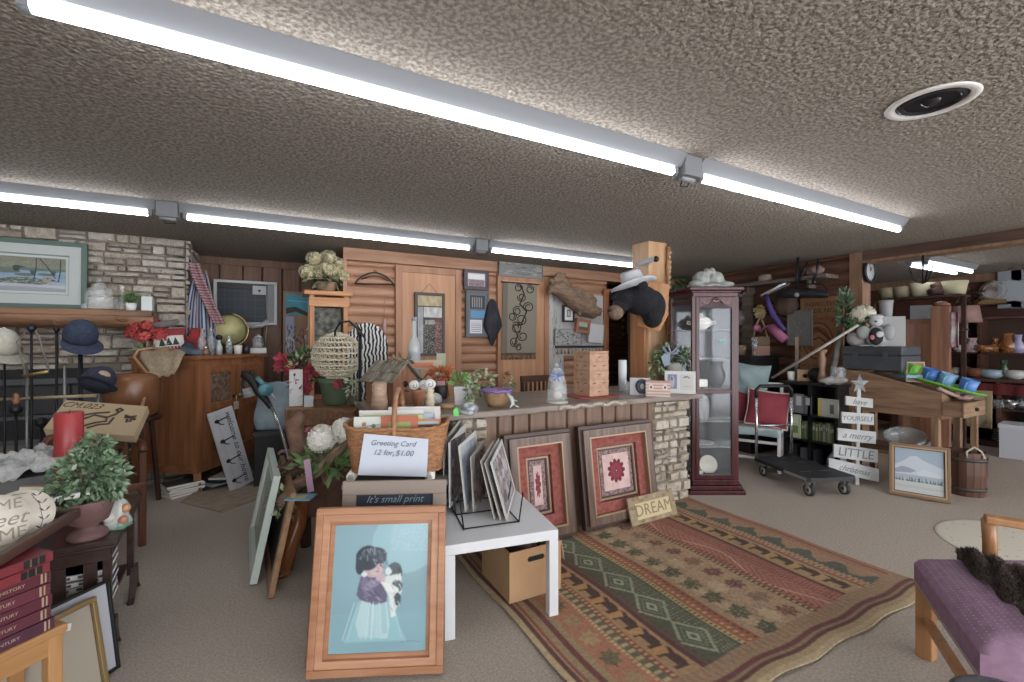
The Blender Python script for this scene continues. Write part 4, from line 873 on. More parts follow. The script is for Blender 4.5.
# cardboard box with a teapot
c, rz, w = place2(PZ(509.5, 608, 0), PZ(561, 592, 0)); q = PZ(485, 578, 0)
dpt = .36
t = thing('cardboard_box', 'open cardboard box standing on the rug under the white side table', 'box', (c.x, c.y, .02), rz)
f = MB(); h = .27
f.span((-w/2, 0, 0), (w/2, .006, h), CARD); f.span((-w/2, dpt-.006, 0), (w/2, dpt, h), CARD); f.span((-w/2, .006, 0), (-w/2+.006, dpt-.006, h), CARD); f.span((w/2-.006, .006, 0), (w/2, dpt-.006, h), CARD); f.span((-w/2+.006, .006, 0), (w/2-.006, dpt-.006, .006), CARD)
f.prism([(-.045,-.012),(.045,-.012),(.055,0),(.045,.015),(-.045,.015),(-.055,0)], .002, BLACK, TX(.0, .0005, h-.06)); f.build('body', t)
for (s0, e0) in (((w/2, 0, h), (w/2+.05, 0, h+.005)),):
    f = MB(); f.slab([(w/2, 0, h), (w/2, dpt, h), (w/2+.02, dpt, h-.11), (w/2+.02, 0, h-.11)], .005, CARD); f.build('flap', t)
f = MB(); f.slab([(-w/2, 0, h), (w/2, 0, h), (w/2, -.012, h-.06), (-w/2, -.012, h-.06)], .004, CARD)
COP = mat('5d4036', .3, .3, '402b25', 8, key='cop')
v = Vector((-.02, .17, 0)); v.rotate(Euler((0,0,rz)))
t = thing('teapot', 'dark brown round kettle sitting in the cardboard box', 'kettle', (c.x+v.x, c.y+v.y, .03), rz)
f = MB(); f.lathe([(.07,0),(.11,.05),(.125,.13),(.11,.2),(.075,.24),(.05,.25)], m=COP, n=28); f.build('body', t)
f = MB(); f.lathe([(.055,.25),(.05,.265),(.02,.275),(.012,.285),(.018,.3),(0,.305)], m=COP, n=20); f.build('lid', t)
f = MB(); f.tube([(.1,0,.17),(.15,0,.21),(.17,0,.26)], [.025,.016,.012], COP, 10); f.build('spout', t)
f = MB(); f.tube([(-.08,0,.23),(-.07,0,.31),(0,0,.34),(.07,0,.31),(.08,0,.23)], .007, BLACK, 6); f.build('handle', t)
# ---------------------------------------------------------------- two large flower pictures
def flowerimg(n, seed, cx=.5, cy=.52):
    cv = Cv(80, 96, 'c2a49e'); cv.mottle(.15, 6); r = random.Random(seed)
    for i in range(12): cv.ell(r.random(), r.random(), .08, .03, 'b08f88', .7, r.random()*3)
    for k in range(2):
        for i in range(n):
            a = 2*PI*i/n+k*.3; L = (.24, .15)[k]; x, y = cx+L*.8*math.cos(a), cy+L*.8*math.sin(a)
            cv.ell(x, y, .15-.04*k, .075, ('6e2432','85303f')[k], 1, a)
    cv.ell(cx, cy, .055, .05, '2b1c20'); cv.ell(cx, cy, .03, .027, 'a08a84'); return cv
GOLDW = wood('6d5444', '4d382c', axis=2, scale=3, rough=.35); GOLDL = C('93785a', .35, metal=.3); DKF = C('3d2a22', .4)
MATR = mat('945248', .9, 0, '7f3b35', 30, key='matr'); MATP = mat('6e4a50', .9, 0, '8d7873', 60, key='matp', kind='voronoi')
lay = [(.03, DKF, .02), (.055, GOLDW, .03), (.012, GOLDL, .02), (.075, MATR, -.01), (.008, DKF, -.006), (.014, GOLDL, -.002), (.012, DKF, -.01), (.035, MATP, -.014)]
def bigpic(label, x0, x1, ytop, seed, n, yb, roll=0):
    vb = 2.66; a = PV(x0, yb, vb); b = PV(x1, yb, vb)
    picture('floral_picture', label, ((a.x+b.x)/2, vb, .022), 0, b.x-a.x, .755, .13, lay, flowerimg(n, seed), group='pair of large floral pictures', roll=roll)
bigpic('large gold framed flower picture, half hidden behind the white side table', 507, 573.5, 433, 1, 9, 528)
bigpic('large gold and red matted flower picture standing behind the DREAM sign', 582, 655, 433, 2, 11, 520)
# DREAM sign
c, rz, w = place2(PZ(621, 524, 0), PZ(668, 510, 0)); 
cv = Cv(110, 44, '8f8062'); r = random.Random(4)
for i in range(40): cv.ell(r.random(), r.random(), .04, .07, r.choice(('7a6f52','a08a64','83604a','6f6a4e','a39468')), .8)
cv.rect(.14, .17, .88, .76, 'c0ad83'); cv.rect(.13, .74, .89, .78, 'a08c62')
t = thing('dream_sign', 'small patterned plaque reading DREAM leaning on the right floral picture', 'sign', (c.x-.01, 2.545, .016), rz*.4, lean=.3)
w = .5; f = MB(); f.canvas(cv.a, (-w/2, -.001, 0), (w, 0, 0), (0, 0, .2), PRINT); f.span((-w/2, 0, 0), (w/2, .015, .2), C('8f8062')); f.text('DREAM', .12, TX(.01, -.002, .092), C('7d7452'), .001, spacing=1.05); f.build('board', t, normals=False)
# ================================================================ COUNTER ITEMS
def cl(x, y): return PZ(x, y, CT)
RZC = 0
p, rz, k = itm(591, 396, CT)
RED = mat('9a3f33', .8, key='redcloth')
t = single((lambda f: (f.span((-.2,-.14,0), (.2,.16,.01), RED), f)[1])(MB()), 'red_tray', 'flat red square tray under the woven tower on the counter', 'tray', p, rz+.6, bevel=.003)
t = thing('woven_tower', 'tall square tan woven box standing on the red tray', 'basket', (p.x, p.y, CT+.011), rz+.72)
WV = mat('b58e72', .8, 0, 'a37c60', 20, key='wv'); f = MB(); s = .24*.85; hh = .36
nlv = 5
for i in range(nlv): f.span((-s/2-.002, -s/2-.002, hh*i/nlv), (s/2+.002, s/2+.002, hh*(i+1)/nlv-.006), WV)
f.span((-s/2+.003,-s/2+.003,0), (s/2-.003,s/2-.003,hh-.003), WV)
DK = C('6a4a38', .8)
for i in range(nlv):
    for j in range(2 if i % 2 else 1):
        o_ = (j-.5)*s*.5 if i % 2 else 0
        f.box((o_, -s/2-.003, hh*(i+.5)/nlv), (.028, .004, .008), DK); f.box((-s/2-.003, o_, hh*(i+.5)/nlv), (.004, .028, .008), DK)
f.build('box', t, bevel=.002)
f = MB(); f.span((-s/2-.004,-s/2-.004,hh-.002), (s/2+.004,s/2+.004,hh+.014), WV); f.build('lid', t, bevel=.003)
# cloche with bird figurine
p, rz, k = itm(557, 403, CT)
t = thing('glass_cloche', 'clear glass cloche with a blue bow on the counter left of the woven tower', 'cloche', p, rz)
f = MB(); f.lathe([(.075,.018),(.078,.08),(.066,.18),(.04,.25),(.015,.27)], m=GLASS, n=28); f.build('dome', t)
f = MB(); f.lathe([(.08,0),(.085,.006),(.08,.018),(0,.018)], m=C('a5a298', .4), n=28); f.build('base', t)
f = MB(); f.sph((0,0,.29), .017, GLASS, 8); f.build('knob', t)
f = MB(); BLUE = C('7484b4', .7)
for s_ in (-1, 1): f.tube([(0,-.05,.215),(s_*.035,-.055,.24),(s_*.05,-.05,.215),(0,-.05,.205)], .009, BLUE, 6); f.tube([(0,-.05,.21),(s_*.02,-.065,.17)], .007, BLUE, 6)
f.build('bow', t)
t = thing('bird_figurine', 'pale bird figurine under the glass cloche', 'figurine', p+Vector((0,0,.02)), rz)
f = MB(); f.sph((0,0,.04), (.035,.025,.035), C('b5aaa0')); f.sph((-.01,-.01,.09), .02, C('b5aaa0')); f.cyl((.02,0,.03), (.05,0,.01), .01, C('8f93a0'), r2=.003); f.build('body', t)
f = MB(); f.cyl((-.02,-.02,.09), (-.04,-.035,.088), .004, C('a5704a'), r2=.001, n=6); f.build('beak', t)
# white roll, glass
lathe_thing('pillar_candle', 'tall plain white cylinder candle beside the woven tower', 'candle', itm(622.5, 391, CT)[0], [('wax', [(.038,0),(.038,.29),(.03,.293),(0,.288)], C('c3c8ca', .5)), ('wick', [(.003,.288),(.002,.305)], BLACK)])
p, rz, k = itm(640, 395, CT)
t = thing('wreath_frame', 'black and white square picture of a wreath on the counter', 'picture', p, rz, lean=.1)
f = MB(); f.span((-.085,0,0), (.085,.012,.15), C('a8abac', .5)); f.build('board', t, bevel=.002)
f = MB(); f.tube([(.038*math.cos(a_)+.02, -.006, .075+.045*math.sin(a_)) for a_ in np.linspace(0, 2*PI, 24)[:-1]], .02, mat('2f3238', .7, 0, '50545a', 40), 8, closed=True); f.build('wreath', t)
lathe_thing('tumbler', 'short clear glass tumbler left of the wreath picture', 'glass', itm(628, 393, CT)[0], [('glass', [(.03,0),(.036,.1),(.033,.1),(.028,.006),(0,.006)], GLASS)])
p, rz, k = itm(658, 396.5, CT)
cv = Cv(72, 44, 'c3bdb4')
for i in range(5):
    y0 = i/5+.05
    for j in range(12): cv.poly([(j/12, y0),(j/12+.04, y0+.1),(j/12+.083, y0),(j/12+.083, y0+.07),(j/12+.04, y0+.17),(j/12, y0+.07)], 'b3604c')
cv.ell(.22, .6, .1, .2, 'd0ccc4'); cv.ell(.78, .6, .1, .2, 'd0ccc4'); cv.ell(.22, .6, .05, .1, '8a4a40'); cv.ell(.78, .6, .05, .1, '8a4a40')
f = MB(); f.canvas(cv.a, (-.1,-.001,0), (.2,0,0), (0,0,.13), PRINT); f.span((-.1,0,0), (.1,.07,.13), C('b98a78')); single(f, 'chevron_box', 'small orange and white chevron patterned box on the counter', 'box', p, rz, normals=False)
p, rz, k = itm(680, 393.5, CT)
t = thing('photo_frame', 'white double photo frame at the right end of the counter', 'photo frame', p, rz, lean=.08)
f = MB(); f.span((-.13,0,0), (.13,.02,.2), C('c3c3c0', .5)); f.build('frame', t, bevel=.002)
cv = Cv(20, 30, '7b7d9a'); cv.ell(.5, .5, .25, .4, 'a5a5ae'); cv.ell(.45, .7, .12, .12, '5f6180')
f = MB(); f.canvas(cv.a, (-.105,-.002,.04), (.08,0,0), (0,0,.13), PRINT); f.build('photo', t, normals=False)
f = MB(); f.span((.0,-.002,.03), (.11,0,.17), C('b8b8b4')); f.tube([(.03,-.003,.14),(.055,-.004,.155),(.08,-.003,.14)], .005, C('6f6f70'), 5); f.span((.02,-.003,.06), (.09,-.001,.065), C('9a9a98')); f.build('card', t)
p = itm(684, 388.5, CT)[0]+Vector((-.06, .07, 0)); rz = facing(p)
t = thing('potted_ivy', 'potted ivy with a pale blue bow behind the white photo frame', 'potted plant', p, rz)
f = MB(); f.lathe([(.06,0),(.075,.2),(.08,.26),(.075,.26),(.06,.2)], m=mat('b9b8b4', .5, 0, 'a3a29d', 20), n=20); f.build('pot', t)
f = MB(); f.leaves((-.02,0,.33), (.17,.1,.11), 240, .055, [LEAF, LEAFD, LEAFP]); f.leaves((-.16,-.03,.24), (.08,.06,.12), 60, .05, [LEAF, LEAFP], droop=.9); f.leaves((.12,0,.28), (.1,.06,.1), 50, .05, [LEAF, LEAFD]); f.build('foliage', t)
f = MB(); PB = C('8fa0ae', .7)
f.prism([(-.02,.0),(.03,.0),(.02,-.12),(-.03,-.14),(-.06,-.05)], .01, PB, TX(-.06,-.12,.36)); f.tube([(-.06,-.12,.34),(-.1,-.13,.41),(-.05,-.13,.42),(-.03,-.12,.35),(.03,-.13,.4),(.03,-.12,.36),(-.04,-.12,.34)], .014, PB, 6); f.build('bow', t)
# terracotta bowl planter
p, rz, k = itm(497, 406, CT); PURP = C('7a5fa5', .7)
t = thing('basket_planter', 'round tan bowl with purple trim and a white lizard on the counter', 'planter', p, rz)
f = MB(); f.lathe([(.06,0),(.085,.04),(.1,.1),(.103,.115),(.09,.11),(.07,.05),(0,.04)], m=mat('a3805a', .8, 0, '8a6945', 40, (1,1,4), .003, 60), n=28); f.build('bowl', t)
f = MB(); f.tube([(.104*math.cos(a_), .104*math.sin(a_), .113+.004*math.sin(a_*9)) for a_ in np.linspace(0, 2*PI, 41)[:-1]], .011, PURP, 6, closed=True); f.build('trim', t)
f = MB(); f.tube([(.07,-.09,.1),(.1,-.1,.07),(.11,-.11,.03),(.09,-.12,.005)], [.01,.016,.014,.005], C('b5b8b4'), 8); f.tube([(.1,-.1,.06),(.14,-.11,.05)], .005, C('b5b8b4'), 5); f.tube([(.11,-.11,.03),(.15,-.13,.01)], .005, C('b5b8b4'), 5); f.build('lizard_ornament', t)
for px, py, lb, hh, cw in ((484, 397, 'small plant with tiny white blossoms behind the tan bowl', .17, 'bfc3a8'), (508, 394, 'single white bud plant right of the tan bowl', .1, 'c5c4b4')):
    p, rz, k = itm(px, py, CT); t = thing('flowering_plant', lb, 'plant', p, rz)
    f = MB(); f.lathe([(.03,0),(.04,.05),(.04,.06),(.03,.05)], m=C('8d948c', .5), n=14); f.build('pot', t)
    f = MB(); f.leaves((0,0,.06+hh*.4), (hh*.5,.06,hh*.5), 60 if hh > .12 else 20, .05, [LEAF, LEAFP]); f.build('leaves', t)
    f = MB(); f.petals((0,0,.06+hh*.7), (hh*.55,.06,hh*.45), 26 if hh > .12 else 3, .014, [C(cw)], 5); f.build('blossoms', t)
# white pot with candle
p, rz, k = itm(463, 404, CT)
t = thing('white_planter', 'white square planter with a small green plant near the left end of the counter', 'planter', p, rz)
f = MB(); f.box((0,0,.068), (.12,.12,.136), C('bcb9ba', .4), taper=1.12); f.build('pot', t, bevel=.004)
f = MB(); f.leaves((-.02,0,.17), (.04,.04,.05), 40, .06, [LEAF, C('6a9a4a')], droop=-.6); f.leaves((.04,0,.16), (.03,.04,.06), 20, .05, [LEAFP], droop=-.6); f.build('plant', t)
f = MB(); f.cyl((.035,-.02,.13), (.035,-.02,.19), .016, C('c4c4c0')); f.build('candle', t)
p, rz, k = itm(474, 408, CT)
t = thing('leaf_plant', 'pale green leafy plant squeezed between the white planter and the tan bowl', 'plant', p+Vector((.01,.09,0)), rz)
f = MB(); f.lathe([(.02,0),(.03,.05),(.025,.05)], m=LEAFP, n=12); f.build('pot', t); f = MB(); f.leaves((0,0,.1), (.035,.03,.06), 50, .045, [LEAFP, LEAF]); f.build('leaves', t)
p, rz, k = itm(469, 415, CT)
f = MB(); f.sph((0,0,.04), (.062,.05,.042), mat('c4c8c9', .1, 0, '6b7078', 26, key='crystal', kind='voronoi', spec=.9), 8); single(f, 'crystal_bowl', 'faceted crystal ball ornament at the front edge of the counter', 'ornament', p, rz)
p, rz, k = itm(456, 416, CT); f = MB(); f.box((0,0,.018), (.034,.03,.034), C('5fc95a', .5)); f.prism([(-.02,0),(.02,0),(0,.022)], .03, C('5fc95a', .5), TX(0,.015,.035)); single(f, 'green_toy_house', 'tiny bright green toy house at the counter edge', 'toy', p, rz, bevel=.002)
p, rz, k = itm(447, 408, CT); f = MB(); f.lathe([(.05,0),(.055,.012),(.05,.03),(0,.034)], m=wood('a5835c', '8a6845'), n=20, sx=1.1); single(f, 'wood_slice', 'small round wood slice lying on the counter', 'wood slice', p, rz)
p, rz, k = itm(437, 406, CT); p = p+Vector((0,.05,0)); f = MB(); f.sph((0,0,.045), (.055,.05,.045), mat('a9abac', .4, 0, '8b8f92', 12), 12); single(f, 'grey_bowl', 'round grey stone ball beside the wood slice', 'ornament', p, rz)
p, rz, k = itm(446, 400, CT)
t = thing('candle_lantern', 'dark ribbed candle holder with a pink candle top', 'candle holder', p+Vector((0,.12,0)), rz)
f = MB(); f.lathe([(.045,0),(.05,.01),(.05,.1),(.045,.11),(.04,.1),(0,.02)], m=C('2d2a2c', .4), n=24, flute=.05, fn=12); f.build('holder', t); f = MB(); f.cyl((0,0,.02), (0,0,.14), .035, C('b5888a', .6)); f.build('candle', t)
# terracotta cones with curls, figurine
for px, py, lb in ((419, 409, 'terracotta cone pot with a white curled top next to the birdhouse'), ):
    p, rz, k = itm(px, py, CT); t = thing('cone_pot', lb, 'pot', p, rz)
    f = MB(); f.lathe([(.024,0),(.045,.12),(.048,.135),(.04,.13),(0,.1)], m=TERRA, n=20); f.build('pot', t)
    f = MB()
    for s_ in (-1, 1): f.sph((s_*.032,0,.165), (.036,.03,.034), C('cfcfca', .6), 10); f.tube([(s_*.032+.02*math.cos(i*.5)*i/14, -.03, .165+.02*math.sin(i*.5)*i/14) for i in range(15)], .003, C('7c8084'), 5)
    f.build('curls', t)
p, rz, k = itm(430, 412, CT)
t = thing('shell_figurine', 'cream stacked shell figurine with a white curled top on the counter', 'figurine', p, rz)
f = MB(); f.lathe([(.045,0),(.04,.02),(.025,.05),(.036,.065),(.022,.09),(.034,.105),(.02,.13),(.03,.145),(.0,.16)], m=mat('b5a488', .7, 0, 'c9b999', 30), n=16); f.build('body', t)
f = MB(); f.sph((.0,0,.185), (.04,.03,.034), C('cfcfca', .6), 10); f.tube([(.0+.022*math.cos(i*.5)*i/14, -.03, .185+.022*math.sin(i*.5)*i/14) for i in range(15)], .003, C('7c8084'), 5); f.build('curl', t)
# orange flowers and little sign
p, rz, k = itm(452, 399, CT); p = p+Vector((0,.25,0))
t = thing('metal_stand', 'small black metal plant stand with an orange leaf top on the counter', 'plant stand', p, rz)
f = MB()
for s_ in (-1, 1): f.tube([(s_*.06,0,0),(s_*.05,0,.1),(s_*.07,0,.16)], .004, DARKM, 5); f.tube([(s_*.04,.04,0),(s_*.03,.04,.16)], .004, DARKM, 5)
f.tube([(-.07,0,.16),(.07,0,.16),(.04,.04,.16),(-.04,.04,.16)], .004, DARKM, 5, closed=True); f.build('frame', t)
f = MB(); f.leaves((0,.02,.19), (.1,.04,.03), 50, .07, [C('c97040'), C('b9603a')], droop=-.2); f.build('leaves', t)
p, rz, k = itm(434, 398, CT); p = p+Vector((0,.3,0))
t = thing('tabletop_sign', 'small wooden easel sign with an orange stripe behind the birdhouse', 'sign', p, rz)
f = MB(); f.span((-.16,0,.22), (.17,.02,.3), C('b3a58a')); f.span((-.13,-.003,.235), (.09,0,.28), C('c97c58')); f.span((.12,.002,.18), (.2,.02,.36), C('97a088')); f.build('panel', t)
f = MB(); 
for s_ in (-1, 1): f.bar((s_*.1,.01,0), (s_*-.08,.01,.23), .012, .012, DWOOD)
f.build('easel', t)
# bottle in front of mirror
p = itm(421, 396, CT)[0]; p = Vector((p.x, p.y+.2, CT)); k = depth(p)/FP
hb = P(420, 317, depth(p)).z-CT
t = thing('glass_bottle', 'tall clear glass bottle standing in front of the door mirror', 'bottle', p, 0)
f = MB(); w_ = .055; f.lathe([(w_,0),(w_,hb*.6),(w_*.9,hb*.66),(w_*.4,hb*.75),(w_*.4,hb*.97),(0,hb*.97)], m=FROST, n=24); f.build('body', t)
f = MB(); f.lathe([(w_*1.01,hb*.18),(w_*1.01,hb*.55)], m=C('9b9fa5', .6), n=24, cap=False); f.build('label', t)
f = MB(); f.cyl((0,0,hb*.95), (0,0,hb), w_*.45, C('8c8f94')); f.build('cap', t)
for px, lb in ((444, 'small clear glass candlestick right of the tall glass bottle'), (433, 'short clear glass candle cup behind the tabletop sign')):
    p = itm(px, 396, CT)[0]+Vector((0, .18, 0)); hh = .2 if px == 444 else .14
    lathe_thing('glass_candlestick', lb, 'candlestick', p, [('base', [(.05,0),(.045,.01),(.012,.03),(.012,.06),(.025,.07),(.012,.08)], GLASS), ('cup', [(.012,.08),(.03,.1+hh-.2 if hh > .19 else .1),(.033,hh),(.028,hh),(.02,.1)], GLASS)])
# birdhouse
p, rz, k = itm(399, 405, CT)
t = thing('birdhouse', 'large rustic wooden birdhouse with a shingled roof on the left of the counter', 'birdhouse', (p.x-.02, p.y+.15, CT), rz+.75)
BW = wood('8e6148', '74492f', rough=.8); W2, D2, H1, H2 = .115, .3, .19, .3
f = MB(); f.prism([(-W2,0),(W2,0),(W2,H1),(0,H2),(-W2,H1)], D2, BW, TX(0, D2/2, 0)); f.build('body', t, bevel=.003)
SH = [wood('8a8270', '6a6354', rough=.9), wood('7d7463', '5f574a', rough=.9), wood('96907e', '7a7364', rough=.9)]
for s_ in (-1, 1):
    f = MB(); an = math.atan2(H2-H1, W2)
    for i in range(7):
        for j in range(2):
            y = -D2/2-.03+(D2+.06)*i/7; d_ = .012+j*(.08); f.slab([(s_*(.0+d_*0+j*.075), y+.003, H2+.015-j*.075*math.tan(an)), (s_*(.0+j*.075), y+(D2+.06)/7-.003, H2+.015-j*.075*math.tan(an)), (s_*(.085+j*.075), y+(D2+.06)/7-.003, H2+.022-(j*.075+.085)*math.tan(an)+random.uniform(0,.006)), (s_*(.085+j*.075), y+.003, H2+.022-(j*.075+.085)*math.tan(an))], .008, SH[(i+j) % 3])
    f.build('roof', t)
f = MB(); f.cyl((0,-D2/2-.001,.15), (0,-D2/2-.004,.15), .022, BLACK); f.build('entrance_hole', t); f = MB(); f.cyl((0,-D2/2,.1), (0,-D2/2-.05,.1), .006, BW); f.build('perch', t)
p = P(402, 368, depth(p)); f = MB(); f.leaves((0,0,0), (.09,.05,.03), 40, .05, [C('7a7563'), C('6a6a50')]); single(f, 'dried_greenery', 'dried greenery sprig lying on the birdhouse roof', 'greenery', p+Vector((.02,.14,.045)), 0)
p, rz, k = itm(378, 412, CT)
f = MB(); f.lathe([(.05,0),(.055,.05),(.048,.12),(.05,.18),(.035,.195),(0,.19)], m=mat('9a7a62', .7, 0, 'b59a80', 14, (1,1,3), .004), n=18); single(f, 'log_vase', 'upright carved log vase beside the arched basket handle', 'vase', p+Vector((.02,.05,0)), rz)
# chair behind the counter
p = P(537, 389, 5.0); t = thing('wooden_chair', 'dark wooden slat back chair behind the counter', 'chair', (p.x, p.y, 0), .1)
f = MB()
f.bar((-.2,-.0,0), (-.2,0,1.0), .035, .035, DWOOD); f.bar((.2,0,0), (.2,0,1.0), .035, .035, DWOOD); f.build('back_post', t, bevel=.004)
f = MB(); f.span((-.22,-.02,.97), (.22,.02,1.04), wood('5e3a2a', '48291d', axis=0)); f.span((-.18,-.012,.52), (.18,.012,.57), DWOODX)
for i in range(6): f.span((-.16+i*.06,-.008,.57), (-.135+i*.06,.008,.97), DWOOD)
f.build('backrest', t, bevel=.003)
f = MB(); f.span((-.22,.02,.43), (.22,.42,.47), DWOODX); f.build('seat', t, bevel=.005)
for x in (-.19, .19): f = MB(); f.bar((x,.39,0), (x,.39,.43), .035, .035, DWOOD); f.build('leg', t)
# ================================================================ MANTEL WALL
MW = wood('8f6544', '5e3f2a', axis=0, scale=2, rough=.5, bump=.004)
f = MB(); pts = [(-2.6,0,.0),(-2.2,.01,.005),(-1.8,-.01,-.005),(-1.4,0,.004),(-1.1,0,0),(-.92,0,-.004)]
f.tube(pts, [.085,.09,.083,.09,.086,.08], MW, 14); f.box((-1.76,.0,.055), (1.66,.19,.05), MW)
f.sph((-1.6,-.06,-.03), (.05,.03,.04), MW, amp=.3); f.sph((-1.15,-.07,.0), (.06,.03,.03), MW, amp=.3)
single(f, 'log_mantel', 'thick rough log mantel fixed across the stone wall', 'mantel', (0, 5.46, 1.625), bevel=.004)
MZ = 1.706
cv = Cv(200, 130, '8f9a96'); r = random.Random(9)
cv.rect(0, .62, 1, 1, '7f8272'); cv.speck(cv.Y > .66, '8f8a74', .3, .8); cv.speck(cv.Y > .66, '545c4c', .25, .8); cv.rect(0, .6, 1, .68, '5e6f66'); cv.rect(0, .3, 1, .6, '7c97ad'); cv.rect(0, 0, 1, .3, '93a0a8'); cv.mottle(.12, 14)
for x, y, s_ in ((.3,.5,1),(.62,.48,1),(.82,.5,.9)):
    cv.ell(x, y, .1*s_, .045*s_, '5f6a62'); cv.ell(x+.07*s_, y+.05*s_, .022*s_, .05*s_, '48524e'); cv.ell(x+.07*s_, y+.1*s_, .03*s_, .028*s_, '4c5550'); cv.poly([(x+.09*s_,y+.105*s_),(x+.135*s_,y+.09*s_),(x+.09*s_,y+.085*s_)], '33383a')
cv.ell(.6, .28, .23, .12, '59635c'); cv.ell(.45, .56, .13, .055, '636a62'); cv.ell(.54, .64, .03, .07, '3c4643'); cv.ell(.55, .7, .045, .04, '424c48'); cv.poly([(.59,.71),(.65,.69),(.59,.68)], '23282a'); cv.ell(.3, .52, .1, .03, 'b0b8b8', .8)
for i in range(90): a_ = r.random()*6.28; q = r.random()**.5; cv.ell(.6+.21*q*math.cos(a_), .28+.105*q*math.sin(a_), .02, .009, r.choice(('8f9a8c','505a52','7d8478')), 1, r.random())
cv.ell(.83, .36, .055, .085, '8f877c'); cv.poly([(.87,.36),(.94,.31),(.86,.32)], '3c3c3c'); cv.ell(.83,.38,.01,.014,'1c1c1e'); cv.ell(.22, .34, .12, .05, '70796a')
cv.poly([(0,.2),(.5,.22),(1,.18),(1,.06),(0,.1)], 'b0b3b6', .8); cv.poly([(0,.12),(.6,.14),(1,.1),(1,.0),(0,.0)], '8d8f96', .8)
for a_, b_, c_, d_ in ((.72,.98,.7,.35),(.75,.98,.9,.4),(.95,.95,.93,.3)): cv.line([(a_,b_),((a_+c_)/2+.01,(b_+d_)/2),(c_,d_)], .012, '3e3f42')
a, b = PV(88, 305, VS-.09), PV(88, 237, VS-.09); w = 1.0; h = b.z-a.z
picture('duck_print', 'large green framed duck print standing on the log mantel', (a.x-w/2, VS-.09, MZ+.002), 0, w, h-.02, .03, [(.04, C('4d6259', .5), .012), (.085, C('a9b1ac', .7), -.006), (.008, C('7d8a86', .6), -.008), (.02, C('b3bab5', .7), -.01)], cv, cat='picture', pm=1)
def onM(px, v=5.44): return PV(px, 300, v).x
def mitem(px, v=5.44): return (onM(px, v), v, MZ)
lathe_thing('glass_jar', 'large clear glass jar on the log mantel beside the duck print', 'jar', mitem(99.5), [('body', [(.07,0),(.1,.02),(.105,.1),(.095,.17),(.1,.185)], GLASS), ('lid', [(.1,.187),(.06,.2),(.045,.23),(.02,.25),(0,.28)], GLASS)], n=28)
t = thing('topiary', 'tiny round topiary in a white pot on the log mantel', 'potted plant', mitem(131), 0)
f = MB(); f.lathe([(.035,0),(.045,.07),(.04,.07),(.03,.04)], m=CERAM, n=18); f.build('pot', t)
f = MB(); f.sph((0,0,.12), (.05,.05,.045), LEAFD, 8); f.leaves((0,0,.12), (.062,.062,.058), 160, .022, [LEAF, C('6a8a4a')], surf=.85); f.build('foliage', t)
t = thing('lace_tumbler', 'square glass vase at the right end of the log mantel', 'vase', mitem(147.5), 0)
f = MB(); f.box((0,0,.07), (.085,.085,.14), FROST); f.build('vase', t, bevel=.006)
lathe_thing('crystal_ornament', 'little crystal knob at the lower corner of the duck print', 'ornament', (onM(85.5, 5.38), 5.38, MZ), [(None, [(.02,0),(.03,.015),(.03,.04),(.01,.055),(0,.055)], GLASS)])
lathe_thing('arched_glass', 'clear glass bottle with a bulb stopper behind the topiary', 'bottle', mitem(122, 5.5), [('body', [(.03,0),(.035,.08),(.012,.12),(.012,.2),(.022,.23),(0,.25)], GLASS)])
# hats
def cap(label, p, rz, m, mb, lean=0, roll=0, badge=None, s=1.):
    t = thing('baseball_cap', label, 'cap', p, rz, 'baseball caps by the fireplace', lean, roll)
    f = MB(); f.lathe([(.095*s,-.03*s),(.1*s,0),(.098*s,.035*s),(.085*s,.075*s),(.055*s,.105*s),(.02*s,.118*s),(0,.12*s)], m=m, n=24, sx=.95); f.build('crown', t)
    f = MB(); f.grid(lambda a, b: ((.092+.075*b*math.sin(PI*a))*s*math.cos(PI+PI*a)*(1 if 1 else 0), (.08+.1*b*math.sin(PI*a)**.6)*s*math.sin(PI+PI*a), (-.028-.03*b*math.sin(PI*a)+.018*abs(math.cos(PI*a))*0)*s), 17, 6, mb); f.build('brim', t, th=.004)
    f = MB(); f.sph((0,0,.12*s), .01*s, m, 6); f.build('button', t)
    if badge: f = MB(); f.sph((0,-.088*s,.03*s), (.035*s,.014*s,.025*s), badge, 8); f.build('badge', t)
DENIM = mat('283247', .9, 0, '323d54', 40); 
def pole(name, label, cat, px, ytop, t_, r=.008, m=DARKM, fin=.0, py=None):
    p = P(px, ytop, t_); t = thing(name, label, cat, (p.x, p.y, 0), 0); H = p.z
    f = MB(); f.cyl((0,0,.02), (0,0,H), r, m, n=10); f.build('pole', t)
    f = MB(); f.lathe([(.13,0),(.13,.012),(.05,.025),(.02,.04)], m=m, n=24); f.build('base', t)
    if fin: f = MB(); f.lathe([(r,H-.01),(fin*.5,H+fin*.2),(fin,H+fin),(fin*.6,H+fin*1.8),(0,H+fin*2.2)], m=m, n=14); f.build('finial', t)
    return t, H
t, H = pole('hat_stand', 'tall dark metal hat stand holding the blue cap in front of the fireplace', 'hat stand', 80.5, 336, 3.5, .015)
cap('denim blue cap hanging on the tall dark hat stand', (t.location.x, t.location.y, H+.0), .5, DENIM, DENIM, -.45, s=1.1)
t, H = pole('candle_stand', 'slim iron stand under the beige cap at the left edge', 'stand', 4.6, 350, 3.35, .007)
cap('beige cap hanging at the left edge of the mantel', (t.location.x-.03, t.location.y, H+.03), .9, mat('b8b3a4', .9, 0, 'a6a192', 30), C('a09b8c', .9), -.35, s=1.15)
pole('candle_stand', 'slim iron stand with a ball finial in front of the firebox, left of its neighbour', 'stand', 31.5, 332, 3.4, .008, fin=.03)
pole('candle_stand', 'slim iron stand with a ball finial in front of the firebox, nearest the hat stand', 'stand', 56.5, 332, 3.45, .008, fin=.022)
